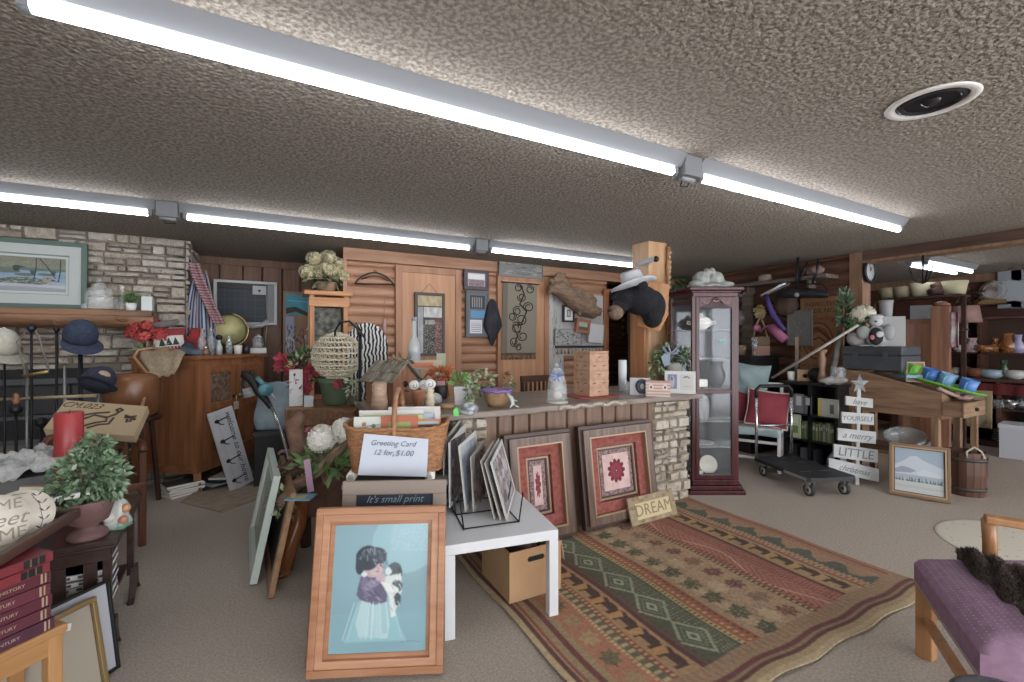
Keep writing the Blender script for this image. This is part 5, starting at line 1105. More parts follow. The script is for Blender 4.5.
# silver display rack with bamboo rod
SIL = C('8b8c8c', .4, metal=.5); p0 = P(27, 366, 3.45)
t = thing('display_rack', 'silver rod display rack with a bamboo crossbar in front of the firebox', 'rack', (p0.x, p0.y, 0), 0)
def loc(px, py, t_): q = P(px, py, t_); return (q.x-p0.x, q.y-p0.y, q.z)
for px in (27, 64.7, 98.3):
    f = MB(); q = loc(px, 366, 3.45); f.cyl((q[0],q[1],0), q, .009, SIL, n=8); f.build('upright', t)
f = MB(); f.cyl(loc(-4, 399.5, 3.43), loc(96, 395.5, 3.43), .012, C('a39270', .6), n=8); f.build('crossbar', t)
f = MB(); q1, q2 = loc(27,366,3.45), loc(98.3,366,3.45); f.cyl((q1[0],q1[1],.05), (q2[0],q2[1],.05), .009, SIL, n=8); f.cyl((q1[0],q1[1],.4), (q2[0],q2[1],.4), .006, SIL, n=8); f.build('lower_bar', t)
q = P(98, 372, 3.4); cap('navy cap with a tan badge hooked on the silver rack upright', (q.x, q.y-.02, q.z-.08), .3, mat('262b3c', .9, 0, '30364a', 40), C('2b3145', .9), .5, roll=.5, badge=C('a58a70', .8), s=1.1)
# twig handle
o = P(36, 374, 3.3)
t = thing('hanging_bow', 'brass bar hung from two bent twigs in front of the firebox', 'wall hanging', o, 0)
def lo(px, py, t_=3.3): return P(px, py, t_)-o
f = MB(); f.cyl(lo(23, 376), lo(48.5, 371.5), .011, BRASS, n=8); f.build('bar', t)
f = MB(); f.tube([lo(25,376), lo(24,366), lo(20,352), lo(17,342), lo(24,334), lo(31,328, 3.7)], .006, C('6f6a62', .8), 5); f.build('twig', t)
f = MB(); f.tube([lo(48.5,372), lo(47,362), lo(43,352), lo(41,343), lo(37,334), lo(31,328, 3.7)], .006, C('6f6a62', .8), 5); f.build('twig', t)
for px, py, lb, wd in ((16, 398, 'short iron andiron with a turned wooden knob', 1), (41.5, 411, 'short iron andiron with a round ball top', 0)):
    p = P(px, py, 3.2); t = thing('andiron', lb, 'andiron', (p.x, p.y, 0), 0)
    f = MB(); f.cyl((0,0,.02), (0,0,p.z-.08), .009, DARKM, n=8); f.tube([(-.12,0,0),(-.08,0,.1),(0,0,.16),(.08,0,.1),(.12,0,0)], .01, DARKM, 6); f.build('shaft', t)
    f = MB(); f.sph((0,0,p.z-.08), .036, DARKM, 10); f.build('ball', t)
    if wd: f = MB(); f.lathe([(.012,p.z-.05),(.022,p.z-.02),(.012,p.z),(.018,p.z+.02),(0,p.z+.04)], m=C('8a5c3c', .5), n=12); f.build('knob', t)
# ================================================================ OAK CABINET
DT = 1.28
c0 = PZ(198, 493, 0); L_ = PZ(133, 490, 0); dn = Vector((-(L_-c0).y, (L_-c0).x, 0)).normalized()*-1
if dn.y < 0: dn = -dn
R_ = c0+dn*.93
OK1 = wood('99603a', '7d4a2a', axis=2, scale=2.2); OK1X = wood('99603a', '7d4a2a', axis=0, scale=2.2)
t = thing('oak_cabinet', 'big oak corner cabinet with carved doors beside the stone wall', 'cabinet', c0, 0)
CAB = t
def rel(q, z=0): return Vector((q.x-c0.x, q.y-c0.y, z))
l_, r_2 = rel(L_), rel(R_); e1 = l_.normalized(); e2 = r_2.normalized(); LW, RW = l_.length, r_2.length
b1 = Vector((-.07, 1.0, 0)); b2 = Vector((-.08, .45, 0))
def poly(off): return [(p.x, p.y) for p in ((-e1-e2)*off, r_2+(e2-e1)*off, r_2+e1*.22+e2*off, b1*1.0, b2, l_+(e1-e2)*off)]
f = MB(); f.prism([(0,0),(r_2.x,r_2.y),((r_2+e1*.2).x,(r_2+e1*.2).y),(b1.x,b1.y),(b2.x,b2.y),(l_.x,l_.y)], DT-.18-.04, OK1, Matrix.Translation((0,0,.18))); f.build('body', t, bevel=.004)
f = MB(); pp = [(-e1-e2)*.03, r_2+(e2-e1)*.03, r_2+e1*.2+e2*.03, b1, b2, l_+(e1-e2)*.03]; f.prism([(q.x, q.y) for q in pp], .04, OK1X, Matrix.Translation((0,0,DT-.04))); f.build('top', t, bevel=.01)
for q in (Vector((0,0,0))+(e1+e2)*.03, l_-e1*.03+e2*.03, r_2-e2*.03+e1*.03):
    f = MB(); f.prism([(q.x-.03,q.y-.03),(q.x+.03,q.y-.03),(q.x+.03,q.y+.03),(q.x-.03,q.y+.03)], .19, OK1); f.build('leg', t, bevel=.004)
def onface(e, n, x0, x1, z0, z1, th, m, f=None):   # raised panel on a face running along e with outward n
    a, b = e*x0, e*x1; q = [Vector((a.x,a.y,z0)), Vector((b.x,b.y,z0)), Vector((b.x,b.y,z1)), Vector((a.x,a.y,z1))]
    n = Vector(n); vs = q+[p+n*th for p in q]; f._add(vs, [(4,5,6,7),(0,1,5,4),(1,2,6,5),(2,3,7,6),(3,0,4,7)], m)
n1, n2 = -e2, -e1
f = MB()
for x0, x1 in ((.0,.06),(LW-.06,LW)): onface(e1, n1, x0, x1, .18, DT-.04, .015, OK1, f)
onface(e1, n1, .06, LW-.06, .18, .25, .014, OK1X, f); onface(e1, n1, .06, LW-.06, DT-.12, DT-.04, .014, OK1X, f)
for i in range(4): onface(e1, n1, .065+(LW-.13)*i/4, .06+(LW-.13)*(i+1)/4, .25, DT-.12, .005, OK1, f)
f.build('side_panel', t, bevel=.002)
CARVE = mat('806650', .9, 0, '4f3a2a', 26, bump=.012, bscale=26, key='carve')
for i in range(2):
    x0 = .07+i*(RW-.12)/2; x1 = x0+(RW-.16)/2
    f = MB(); onface(e2, n2, x0, x0+.06, .3, DT-.1, .018, OK1, f); onface(e2, n2, x1-.06, x1, .3, DT-.1, .018, OK1, f)
    for z0, z1 in ((.3,.36),(.74,.82),(DT-.17,DT-.1)): onface(e2, n2, x0+.06, x1-.06, z0, z1, .018, OK1X, f)
    onface(e2, n2, x0+.06, x1-.06, .36, .74, .004, OK1, f)
    D = f.build('door', t, bevel=.002)
    f = MB(); onface(e2, n2, x0+.06, x1-.06, .82, DT-.17, .006, CARVE, f); f.build('carved_panel', D)
    f = MB(); q = e2*((x1-.03) if i == 0 else (x0+.03)); q = Vector((q.x, q.y, .86))+n2*.03; f.sph(q, .02, BRASS if i else DARKM, 8); f.build('knob', D)
q = e2*(.07+(RW-.16)/2-.03); q = Vector((q.x,q.y,.86))+n2*.05
f = MB(); f.box(q+Vector((0,0,-.1)), (.07,.005,.08), C('b9a78c', .8), R=(0,0,math.atan2(e2.y,e2.x))); f.cyl(q+Vector((0,0,-.06)), q, .002, PAPER); tg = single(f, 'price_tag', 'square paper price tag hanging from the oak cabinet knob', 'tag', c0)
# things on the cabinet
def dt(px, off=.12):
    tt = (4.2+(px-198)/67*.9 if px > 198 else 4.2+(198-px)/67*.09)+off; p = P(px, 341, tt); return Vector((p.x, p.y, DT)), facing(p), tt/FP
def dl(name, label, cat, px, off, parts, **k): p, rz, kk = dt(px, off); return lathe_thing(name, label, cat, p, parts, rz=rz, **k)
def bot(h, r, neck=.35): return [(r,0),(r,h*.55),(r*.85,h*.66),(r*neck,h*.78),(r*neck,h*.97),(r*neck*1.15,h)]
GL2 = mat('aeb6b8', .05, alpha=.38, spec=.9, key='glass2')
dl('glass_bottle', 'clear bottle at the cabinet edge in front of the red velvet bag', 'bottle', 202, .1, [('body', bot(.24,.035), GL2), ('cork', [(.014,.235),(.013,.26),(0,.26)], C('a58a68'))])
dl('glass_bottle', 'taller clear bottle second from the left on the oak cabinet', 'bottle', 211, .1, [('body', bot(.27,.034), GL2)])
dl('glass_bottle', 'clear bottle with a dark round stopper in front of the globe', 'bottle', 219, .08, [('body', bot(.15,.03,.5), FROST), ('stopper', [(.012,.15),(.03,.165),(.032,.185),(.015,.205),(0,.205)], BLACK)])
dl('glass_bottle', 'slim ribbed clear bottle in front of the right side of the globe', 'bottle', 229, .08, [('body', bot(.2,.032,.45), GL2)])
dl('small_jar', 'amber glass salt jar low between the cabinet bottles', 'jar', 206, .04, [('body', [(.03,0),(.035,.03),(.03,.06),(.02,.065)], C('7d5a40', .2)), ('lid', [(.022,.065),(.018,.085),(0,.09)], CHROME)])
dl('white_mug', 'plain white mug on the oak cabinet right of the bottles', 'mug', 238, .1, [('body', [(.036,0),(.042,.095),(.038,.095),(.033,.01),(0,.01)], CERAM)])
dl('dark_candle', 'dark purple candle jar beside the white mug', 'candle', 246.5, .12, [('body', [(.034,0),(.036,.085),(.03,.088),(0,.08)], C('3a3038', .4))])
p, rz, kk = dt(258, .1); box_thing('white_box', 'white flat box at the right end of the oak cabinet top', 'box', p, rz, (.17,.1,.06), C('c3c3be'))
p2 = p+Vector((0,.05,.061)); lathe_thing('apothecary_jar', 'clear glass apothecary jar standing on the white flat box', 'jar', p2, [('body', [(.05,0),(.058,.03),(.058,.1),(.045,.12)], GL2), ('lid', [(.048,.121),(.03,.135),(.015,.15),(0,.155)], FROST)])
# globe
p, rz, kk = dt(229, .36)
t = thing('globe', 'antique yellow green world globe on the oak cabinet', 'globe', p, rz)
cvm = mat('a89f68', .45, 0, '8a8a58', 2.4, key='globem', bump=0, lo=.45, hi=.52)
f = MB(); f.sph((0,0,.26), .17, cvm, 20); f.build('ball', t)
f = MB(); f.tube([(.185*math.cos(a_), .02, .26+.185*math.sin(a_)) for a_ in np.linspace(-1.9, 1.4, 22)], .008, BRASS, 6); f.cyl((0,0,.02),(0,0,.08),.015,DWOOD); f.build('meridian', t)
f = MB(); f.lathe([(.1,0),(.1,.015),(.05,.03),(.02,.045),(0,.045)], m=DWOOD, n=24); f.build('base', t)
# pillow, red bag, navy cloth
p, rz, kk = dt(171, .1)
t = thing('christmas_pillow', 'red and white pillow with dark fir trees leaning on the cabinet top', 'pillow', p+Vector((0,0,-.0)), rz, lean=.2, roll=-.12)
cv = Cv(70, 70, '8e2f36'); cv.rect(.06, .32, .94, .72, 'bdbbb2'); 
for x in (.3,.5,.7): cv.poly([(x-.1,.36),(x+.1,.36),(x,.66)], '2e3a36')
cv.put((cv.Y > .24) & (cv.Y < .3) & ((cv.X*10 % 1) < .5), 'bdbbb2')
f = MB()
for s_ in (-1, 1):
    f.canvas(cv.a if s_ < 0 else Cv(20,20,'8e2f36').a, (-.14,0,0), (.28,0,0), (0,0,.26), vcol(.9), lambda p, a, b, s_=s_: Vector((p.x*(1-.06*math.sin(PI*b)), s_*.05*(max(0,math.sin(PI*a)*math.sin(PI*b)))**.5, p.z)))
f.build('cushion', t, normals=False)
f = MB(); f.tube([(-.1,-.04,.3),(.0,-.05,.3),(.1,-.06,.32)], [.03,.035,.02], C('6d6462', .9), 8); f.build('trim', t)
p, rz, kk = dt(196, .34)
f = MB(); f.lathe([(.07,0),(.1,.05),(.09,.16),(.05,.2),(.07,.25),(.02,.27)], m=mat('a02c2c', .9, 0, '7f2326', 14), n=18, flute=.1, fn=5); single(f, 'red_velvet_bag', 'bright red gathered cloth bag behind the cabinet bottles', 'bag', p, rz)
p, rz, kk = dt(191, .09)
f = MB(); f.tube([(-.12,0,.03),(-.05,-.02,.05),(.03,0,.03),(.12,-.01,.02),(.16,0,.015)], [.02,.045,.035,.025,.01], mat('3a4350', .9, 0, '59636e', 14), 10); f.sph((-.02,.03,.07), (.05,.03,.06), C('2f3540', .9), amp=.4); single(f, 'folded_scarf', 'blue grey knitted scarf lying on the front of the cabinet top', 'scarf', p, rz)
p, rz, kk = dt(174, .07)
t = thing('toy_block', 'small red and cream fabric piece beside the christmas pillow', 'ornament', p, rz); f = MB(); f.sph((0,0,.035), (.035,.025,.035), C('b2726a', .9), amp=.3); f.build('body', t)
# red flowers
p, rz, kk = dt(147, .0)
t = thing('red_flowers', 'bunch of red fabric flowers with long leaves on the left end of the cabinet', 'flowers', p, rz)
RF = [C('b3413c', .8), C('a03434', .8), C('c4524a', .8)]
f = MB()
for x, y, z in ((-.1,0,.22),(0,-.02,.27),(.09,0,.25),(-.03,-.05,.18),(.1,-.04,.17),(.04,.03,.3),(-.07,.03,.28)): f.petals((x,y,z), (.055,.05,.05), 34, .038, RF, 5)
f.build('blossoms', t)
f = MB()
for a_ in np.linspace(-2.6, .2, 9): f.tube([(0,0,.02), (.09*math.cos(a_), -.06, .06), (.17*math.cos(a_), -.09, .1+.04*math.sin(a_*3))], [.012,.018,.003], C('6d7d5c', .7), 5)
for x in (-.06,0,.06): f.cyl((0,0,0), (x,0,.2), .005, LEAF, n=5)
f.build('leaves', t)
# burlap and hoop net
o = P(165, 352, 3.95)
t = thing('landing_net', 'wooden hoop net with burlap draped over the left corner of the cabinet', 'net', o, 0)
lo = lambda px, py, tt: P(px, py, tt)-o
f = MB(); f.tube([lo(*q) for q in ((143,402,3.75),(148,385,3.85),(151,377,3.9),(141,366,3.95),(134,357,4.0),(138,350,4.05),(152,348,4.1),(172,350,4.1),(160,352,4.05))], .012, C('a67a55', .5), 8); f.build('hoop', t)
f = MB(); f.tube([lo(143,402,3.75), lo(138,424,3.65), lo(134,440,3.6)], .014, C('a67a55', .5), 8); f.build('handle', t)
BUR = mat('9c8a6e', .95, 0, '8a785e', 50, bump=.003, bscale=120, key='burlap')
ctrl = [[(140,352,4.05),(155,349,4.1),(172,349,4.12),(186,351,4.1)],[(140,359,3.98),(156,358,3.95),(172,357,3.98),(182,358,3.98)],[(148,369,3.92),(158,371,3.92),(170,372,3.92),(178,367,3.93)],[(151,377,3.9),(160,377,3.92),(168,376,3.92),(174,374,3.92)]]
def bez(a_, b_):
    i, j = min(int(b_*3), 2), min(int(a_*3), 2); fb, fa = b_*3-i, a_*3-j
    q = [lo(*ctrl[i+y][j+x]) for y in (0,1) for x in (0,1)]; return (q[0]*(1-fa)+q[1]*fa)*(1-fb)+(q[2]*(1-fa)+q[3]*fa)*fb+Vector((0,.0,.008*math.sin(a_*17)))
f = MB(); f.grid(bez, 26, 20, BUR); f.build('burlap', t, th=.005)
# leather drum below
p = P(132, 398, 3.85)
f = MB(); f.lathe([(.17,0),(.19,.03),(.195,.3),(.18,.34),(.14,.36),(0,.37)], m=mat('8a5a38', .25, 0, '6b4128', 3, key='leather'), n=32); single(f, 'leather_drum', 'glossy brown leather drum left of the oak cabinet', 'drum', (p.x, p.y, .78), 0)
p_ = p; t = thing('plant_stand', 'dark wooden stand carrying the leather drum', 'stand', (p.x, p.y, 0), 0)
f = MB(); f.lathe([(.2,.74),(.21,.76),(.2,.778),(0,.778)], m=DWOOD, n=28); f.build('top', t)
for a_ in (.6, 2.2, 3.8, 5.3): f = MB(); f.bar((.14*math.cos(a_),.14*math.sin(a_),.74), (.2*math.cos(a_),.2*math.sin(a_),0), .03, .03, DWOOD); f.build('leg', t)
# welcome sign
a, b = PZ(229, 493, 0), PZ(256, 483, 0); c = (a+b)/2; rz = math.atan2(b.y-a.y, b.x-a.x); w = .26
t = thing('welcome_sign', 'tall white wooden key rack reading welcome to our home, leaning on the cabinet', 'sign', (c.x, c.y, .012), rz, lean=.17, roll=-.17)
hh = .78
f = MB(); f.span((-w/2,0,0), (w/2,.015,hh), mat('bcbdc0', .6, 0, 'a9abaf', 5)); 
for x in (-.06,.04): f.span((x,-.001,.02), (x+.002,.001,hh-.02), C('8d8f92'))
f.text('welcome to our home', .078, Matrix.Translation((.065,-.002,hh/2)) @ Euler((PI/2, PI/2, 0)).to_matrix().to_4x4(), C('3b3d40'), .0008, shear=.3); f.build('board', t, bevel=.002)
for i in range(4):
    z = .1+i*.195; f = MB(); f.sph((-.075,-.012,z), (.024,.01,.018), DARKM, 8); f.cyl((-.075,-.012,z), (.05,-.012,z+.01), .005, DARKM); f.tube([(-.075,-.015,z),(-.065,-.03,z-.03),(-.03,-.03,z-.045)], .004, DARKM, 5); f.build('hook', t)
# vacuum
o = P(252, 380, 4.05); lo = lambda px, py, tt=4.05: P(px, py, tt)-o
t = thing('stick_vacuum', 'black and turquoise stick vacuum leaning beside the oak cabinet', 'vacuum cleaner', o, 0)
TEAL = C('4f8792', .35)
f = MB(); f.tube([lo(270,403), lo(281,430,4.0), lo(290,462,3.95), lo(297,488,3.9)], .014, CHROME, 10); f.build('tube', t)
f = MB(); f.tube([lo(243,374), lo(248,376), lo(254,383), lo(258,392), lo(266,400), lo(271,408)], [.035,.04,.036,.03,.03,.02], BLACK, 12); f.build('body', t)
f = MB(); f.cyl(lo(264,389)+Vector((0,-.03,0)), lo(264,389)+Vector((.02,-.09,0)), .055, TEAL, n=20); f.tube([lo(257,378), lo(262,383), lo(268,392)], .022, TEAL, 8); f.build('motor_ring', t)
f = MB(); f.cyl(lo(248,388)+Vector((0,0,0)), lo(250,397), .05, mat('9aa1a5', .1, alpha=.6), n=16); f.build('dust_cup', t)
f = MB(); f.tube([lo(244,376), lo(242,385), lo(247,392), lo(254,390)], .012, BLACK, 8); f.build('handle', t)
f = MB(); q = lo(299,494,3.88); f.box((q.x,q.y,q.z-.12), (.24,.1,.06), BLACK); f.cyl(q, (q.x,q.y,q.z-.1), .014, CHROME); f.build('floor_head', t, bevel=.01)
# teal bag on black crate
p = P(277, 430, 4.45)
t = thing('storage_crate', 'black crate under the pale blue bag', 'crate', (p.x, p.y, 0), facing(p))
f = MB(); hz = p.z; f.span((-.2,-.02,0), (.2,.3,hz), C('1c1c20', .6)); f.build('body', t, bevel=.01); f = MB(); f.span((-.21,-.03,hz-.05), (.21,.31,hz), C('222226', .5)); f.build('rim', t, bevel=.004)
f = MB(); BAG = mat('87989f', .8, 0, '6f828c', 5, bump=.02, bscale=9, key='bag')
f.grid(lambda a_, b_: (.19*math.cos(2*PI*a_)*(1+.0*b_)*(1-.3*b_**4)+.012*math.sin(9*b_+5*a_), .1*math.sin(2*PI*a_)*(1-.5*b_)+.01*math.sin(14*a_), .46*b_+.015*math.sin(6*PI*a_)*b_), 40, 16, BAG)
t = thing('cloth_bag', 'pale blue drawstring cloth bag between the oak cabinet and the flowers', 'bag', (p.x, p.y+.12, hz+.002), facing(p))
f.build('bag', t, th=.004); f = MB(); f.tube([(-.1,-.1,.44),(-.06,-.13,.38),(.0,-.13,.3)], .006, PAPER, 5); f.build('cord', t)
# ---------------------------------------------------------------- raw slab table and what stands on it
SZ = .884; a, b = P(284, 408, 3.6), P(356, 408, 3.6); c = (a+b)/2; rz = math.atan2(b.y-a.y, b.x-a.x); w = (b-a).length
t = thing('slab_table', 'rustic live edge timber slab table holding the poinsettia and green pot', 'table', (c.x, c.y, 0), rz)
f = MB(); n = 24; pts = [(-w/2+w*i/n, .012*mnoise.noise(Vector((i*.6,0,0)))*2) for i in range(n+1)]+[(w/2,.5),(-w/2,.5)]
f.prism(pts, .15, wood('8a6344', '6a4830', axis=0, rough=.7, bump=.006), Matrix.Translation((0,0,SZ-.15))); f.build('slab', t, bevel=.015)
for x in (-w/2+.08, w/2-.08):
    for y in (.08,.42): f = MB(); f.cyl((x,y,0), (x,y,SZ-.15), .045, RUSTZ, r2=.04); f.build('leg', t)
def onS(px, off): p = P(px, 341, 3.6+off); return Vector((p.x, p.y, SZ)), facing(p)
p, r1 = onS(336, .2); t = thing('green_pot', 'large plain green plant pot on the slab table', 'pot', p, r1)
GP = C('4f6148', .5); f = MB(); f.lathe([(.09,0),(.1,.02),(.128,.18),(.135,.185),(.137,.225),(.125,.225),(.11,.17),(0,.16)], m=GP, n=32); f.build('pot', t)
p, r1 = onS(296, .1); cvb = mat('bcbcba', .7, 0, '9a9c9e', 16, lo=.55, hi=.6)
t = box_thing('gift_box', 'tall white patterned gift box under the poinsettia', 'box', p, r1, (.1,.1,.3), cvb)
p, r1 = onS(306, .04); box_thing('gift_box', 'short pale gift box beside the green pot', 'box', p+Vector((.02,0,0)), r1, (.07,.07,.09), C('a9acae'))
p, r1 = onS(301, .28)
t = thing('poinsettia', 'red poinsettia arrangement with green sprigs between the gift box and the woven lamp', 'flowers', p, r1)
f = MB(); f.lathe([(.06,0),(.08,.2),(.07,.2)], m=C('6b5a44'), n=16); f.build('pot', t)
f = MB(); f.leaves((.03,0,.32), (.16,.1,.14), 170, .07, [LEAF, LEAFD, LEAFP], droop=-.1); f.build('foliage', t)
f = MB()
for x, z, s_ in ((-.14,.38,.06),(-.09,.28,.06),(0,.24,.075),(.07,.27,.07),(-.05,.2,.06),(.02,.15,.06),(-.15,.32,.05)): f.petals((x,-.13,z), (.02,.02,.02), 3, s_, [C('a33340', .8), C('8c2a38', .8)], 6, surf=.5)
f.build('red_bracts', t); f = MB(); f.petals((-.1,-.1,.33), (.03,.02,.03), 6, .025, [C('b3b36a')], 5); f.build('yellow_blossom', t)
p, r1 = onS(327, .05); f = MB(); f.petals((0,0,0), (.015,.015,.015), 3, .045, [C('a33340', .8)], 6); single(f, 'red_blossom', 'single red blossom hanging over the rim of the green pot', 'blossom', P(338, 384, 3.62), r1)
# woven lamp shade on iron hook stand
p = P(360, 335, 3.62); t = thing('hook_stand', 'tall black iron shepherd hook stand holding the woven lamp shade', 'stand', (p.x, p.y, 0), facing(p))
f = MB(); f.cyl((0,0,0), (0,0,p.z), .013, DARKM); f.lathe([(.12,0),(.12,.015),(.02,.03)], m=DARKM); f.build('pole', t)
f = MB(); f.tube([(0,0,p.z-.02),(-.02,0,p.z+.05),(-.08,0,p.z+.11),(-.15,0,p.z+.1),(-.19,.05,p.z+.03),(-.19,.1,p.z-.03)], .009, DARKM, 6); f.build('hook', t)
f = MB(); f.tube([(.03,0,p.z-.02),(.02,0,p.z+.0),(-.03,.03,p.z+.1)], .008, DARKM, 6); f.sph((0,0,p.z+.01), .02, DARKM, 8); f.build('finial', t)
p = P(337, 379, 3.72); t = thing('woven_lampshade', 'round off white woven openwork lamp shade above the green pot', 'lamp shade', p, 0)
WOV = mat('c9c0a6', .9, 0, 'b5ab92', 60); f = MB(); R_ = .195; nz = 11
for i in range(0, nz+1, 1):
    an = -PI/2+PI*(i+.6)/(nz+1.2); rr_ = R_*math.cos(an)*1.02; z = .19+.19*math.sin(an); f.tube([(rr_*math.cos(q), rr_*math.sin(q), z+.004*math.sin(q*20)) for q in np.linspace(0, 2*PI, 61)[:-1]], .0075, WOV, 5, closed=True)
for j in range(34):
    q = 2*PI*j/34; f.tube([(R_*math.cos(an)*math.cos(q+.06*(k % 2)), R_*math.cos(an)*math.sin(q+.06*(k % 2)), .19+.19*math.sin(an)) for k, an in enumerate(np.linspace(-1.45, 1.45, 24))], .0045, WOV, 4)
f.build('shade', t); 
# zebra chair
p = P(367, 341, 4.25)
t = thing('zebra_chair', 'high chair with a rounded zebra striped back behind the birdhouse', 'chair', (p.x, p.y, 0), facing(p))
Z = mat('c4c4c0', .8, 0, '1b1b1d', 9, (1,1,1.6), kind='wave', lo=.44, hi=.5, key='zebra')
f = MB(); pts = [(-.2,.72)]+[(.2*math.cos(a_)*-1, 1.36+.24*math.sin(a_)) for a_ in np.linspace(0, PI, 17)]+[(.2,.72)]; f.prism(pts, .09, Z, TX(0,.3,0)); f.build('backrest', t, bevel=.02)
f = MB(); f.span((-.22,-.15,.62), (.22,.28,.72), Z); f.build('seat', t, bevel=.02)
for x in (-.18,.18):
    for y in (-.1,.24): f = MB(); f.bar((x,y,0), (x,y,.62), .035, .035, DWOOD); f.build('leg', t)
p = P(359, 352, 3.9)
# variegated trailing plant right of green pot
p, r1 = onS(353, .12); t = thing('trailing_plant', 'pale variegated trailing plant at the right end of the slab table', 'plant', p, r1)
f = MB(); f.leaves((0,0,.13), (.05,.05,.13), 90, .05, [LEAFP, C('b5b8a0')], droop=.8); f.build('leaves', t); f = MB(); f.lathe([(.03,0),(.04,.08)], m=C('5c5040'), n=12); f.build('pot', t)
# ---------------------------------------------------------------- hydrangea, driftwood planter
p = P(328, 470, 3.0)
t = thing('planter_bench', 'rough dark brown wooden planter bench with driftwood behind the leaning frames', 'planter', P(318, 520, 2.85)*1.0-Vector((0,0,P(318,520,2.85).z)), -.5)
pb = t.location.copy()
DKR = mat('5a3a2a', .8, 0, '43291e', 8, bump=.006, key='dkr')
f = MB(); f.prism([(-.22,.3),(.22,.3),(.28,.62),(-.28,.62)], .3, DKR, TX(0,.3,0)); f.build('trough', t, bevel=.015)
f = MB(); f.tube([(-.16,-.12,.0),(-.15,-.1,.12),(-.1,-.06,.28),(-.12,0,.42)], [.04,.055,.05,.065], wood('94582f', '713d1f', scale=2, rough=.25), 14); f.sph((-.16,-.12,.02), (.05,.06,.03), wood('94582f', '713d1f', scale=2, rough=.25)); f.build('leg', t)
for x, y in ((.2,.05),(.2,.25),(-.2,.27)): f = MB(); f.cyl((x,y,0), (x,y,.32), .035, DKR); f.build('leg', t)
f = MB(); f.tube([(-.22,-.05,.42),(-.12,-.08,.52),(.02,-.06,.6),(.12,-.02,.72),(.22,.0,.8)], [.035,.04,.03,.03,.02], DRIFT, 10); f.tube([(-.1,-.08,.5),(-.16,-.1,.45),(-.25,-.08,.4)], [.04,.05,.02], DRIFT, 10); f.build('driftwood_rim', t)
f = MB(); f.leaves((-.02,.05,.62), (.22,.14,.06), 130, .07, [C('6a6a48'), LEAF, C('6b5340')]); f.leaves((-.16,-.12,.44), (.07,.04,.1), 50, .05, [C('7a8060'), LEAFP]); f.build('greenery', t)
p = P(327, 468, 2.9); 
t = thing('white_hydrangea', 'two white hydrangea heads with bright green leaves left of the wicker basket', 'flowers', (p.x, p.y, .62), facing(p))
z0 = .62
def zz(py): return 1.42-(py-341)*2.9/450-z0
f = MB(); HY = [C('dcdacd', .8), C('d0cebd', .8), C('e4e2d8', .8)]
for x, py, r1 in ((-.03, 437, .085), (.1, 431, .08)): f.sph((x,-.04,zz(py)), r1*.9, HY[2], 10, amp=.15, f=6); f.petals((x,-.04,zz(py)), (r1,r1,r1), 200, .02, HY, 4, surf=.95)
f.build('blossoms', t)
f = MB(); f.leaves((.02,-.02,zz(458)), (.13,.08,.07), 60, .11, [C('5f8040'), C('7a9a55'), LEAF], droop=.2); f.build('leaves', t)
f = MB(); f.lathe([(.06,0),(.075,.06),(.07,.06)], m=C('6b5a44'), n=14); f.build('pot', t)
f = MB(); f.petals((0,0,0), (.02,.02,.02), 8, .02, [C('b36a72')], 5); single(f, 'pink_bud', 'small pink blossom at the left of the white hydrangea', 'blossom', P(309, 431, 2.95), 0)
f = MB(); f.tube([(0,0,0),(.02,0,.12),(-.02,.0,.25),(.03,0,.33)], [.05,.07,.06,.03], mat('80604e', .9, 0, '5f4436', 14, bump=.02), 10); single(f, 'dried_bark', 'upright piece of brown dried bark left of the white hydrangea', 'bark', P(297, 462, 3.05)*1.0, 0)
f = MB(); f.span((-.018,0,0), (.018,.004,.2), C('a9839a', .7)); single(f, 'pink_bookmark', 'pink patterned paper strip standing in the driftwood planter', 'paper strip', P(311, 492, 2.7), .1, roll=-.12)
f = MB(); f.span((-.07,0,0), (.07,.1,.008), C('5f93a8', .5)); f.span((-.05,.02,.008), (.03,.07,.009), C('b9ab6a')); single(f, 'blue_booklet', 'blue and yellow booklet lying on the driftwood planter edge', 'booklet', P(297, 501, 2.5), -.5, lean=.0)
# frames leaning left of planter
far, near = PZ(262, 532, 0), PZ(268, 604, 0)
def dirp(off): return Vector((off, 0, 0))
c = (far+near)/2; rz = math.atan2(near.y-far.y, near.x-far.x); L1 = (far-near).length
cv = Cv(60, 40, '7d8a80'); cv.mottle(.2, 8)
for i in range(12): cv.line([(random.random(), .05), (random.random(), .95)], .02, random.choice(('9aa79c','56635a','aab3ab')))
for i in range(1): pass
picture('leaning_picture', 'pale green framed picture seen from the side, leaning against a wooden frame', (c.x-.05, c.y+.12, .008), rz, L1*.78, .62, .2, [(.035, C('a9b5ab', .6), .01), (.03, C('bfc5bd', .7), 0), (.015, C('8a978c', .6), -.004)], cv, gloss=True)
picture('bare_picture', 'light brown wooden frame leaning beside the pale green picture, nearest the viewer', (c.x+.03, c.y-.02, .008), rz, L1*.9, .57, .2, [(.07, wood('9c7552', '82603f', axis=0), .0)], Cv(8, 8, '2f2a28'), depth=.03)
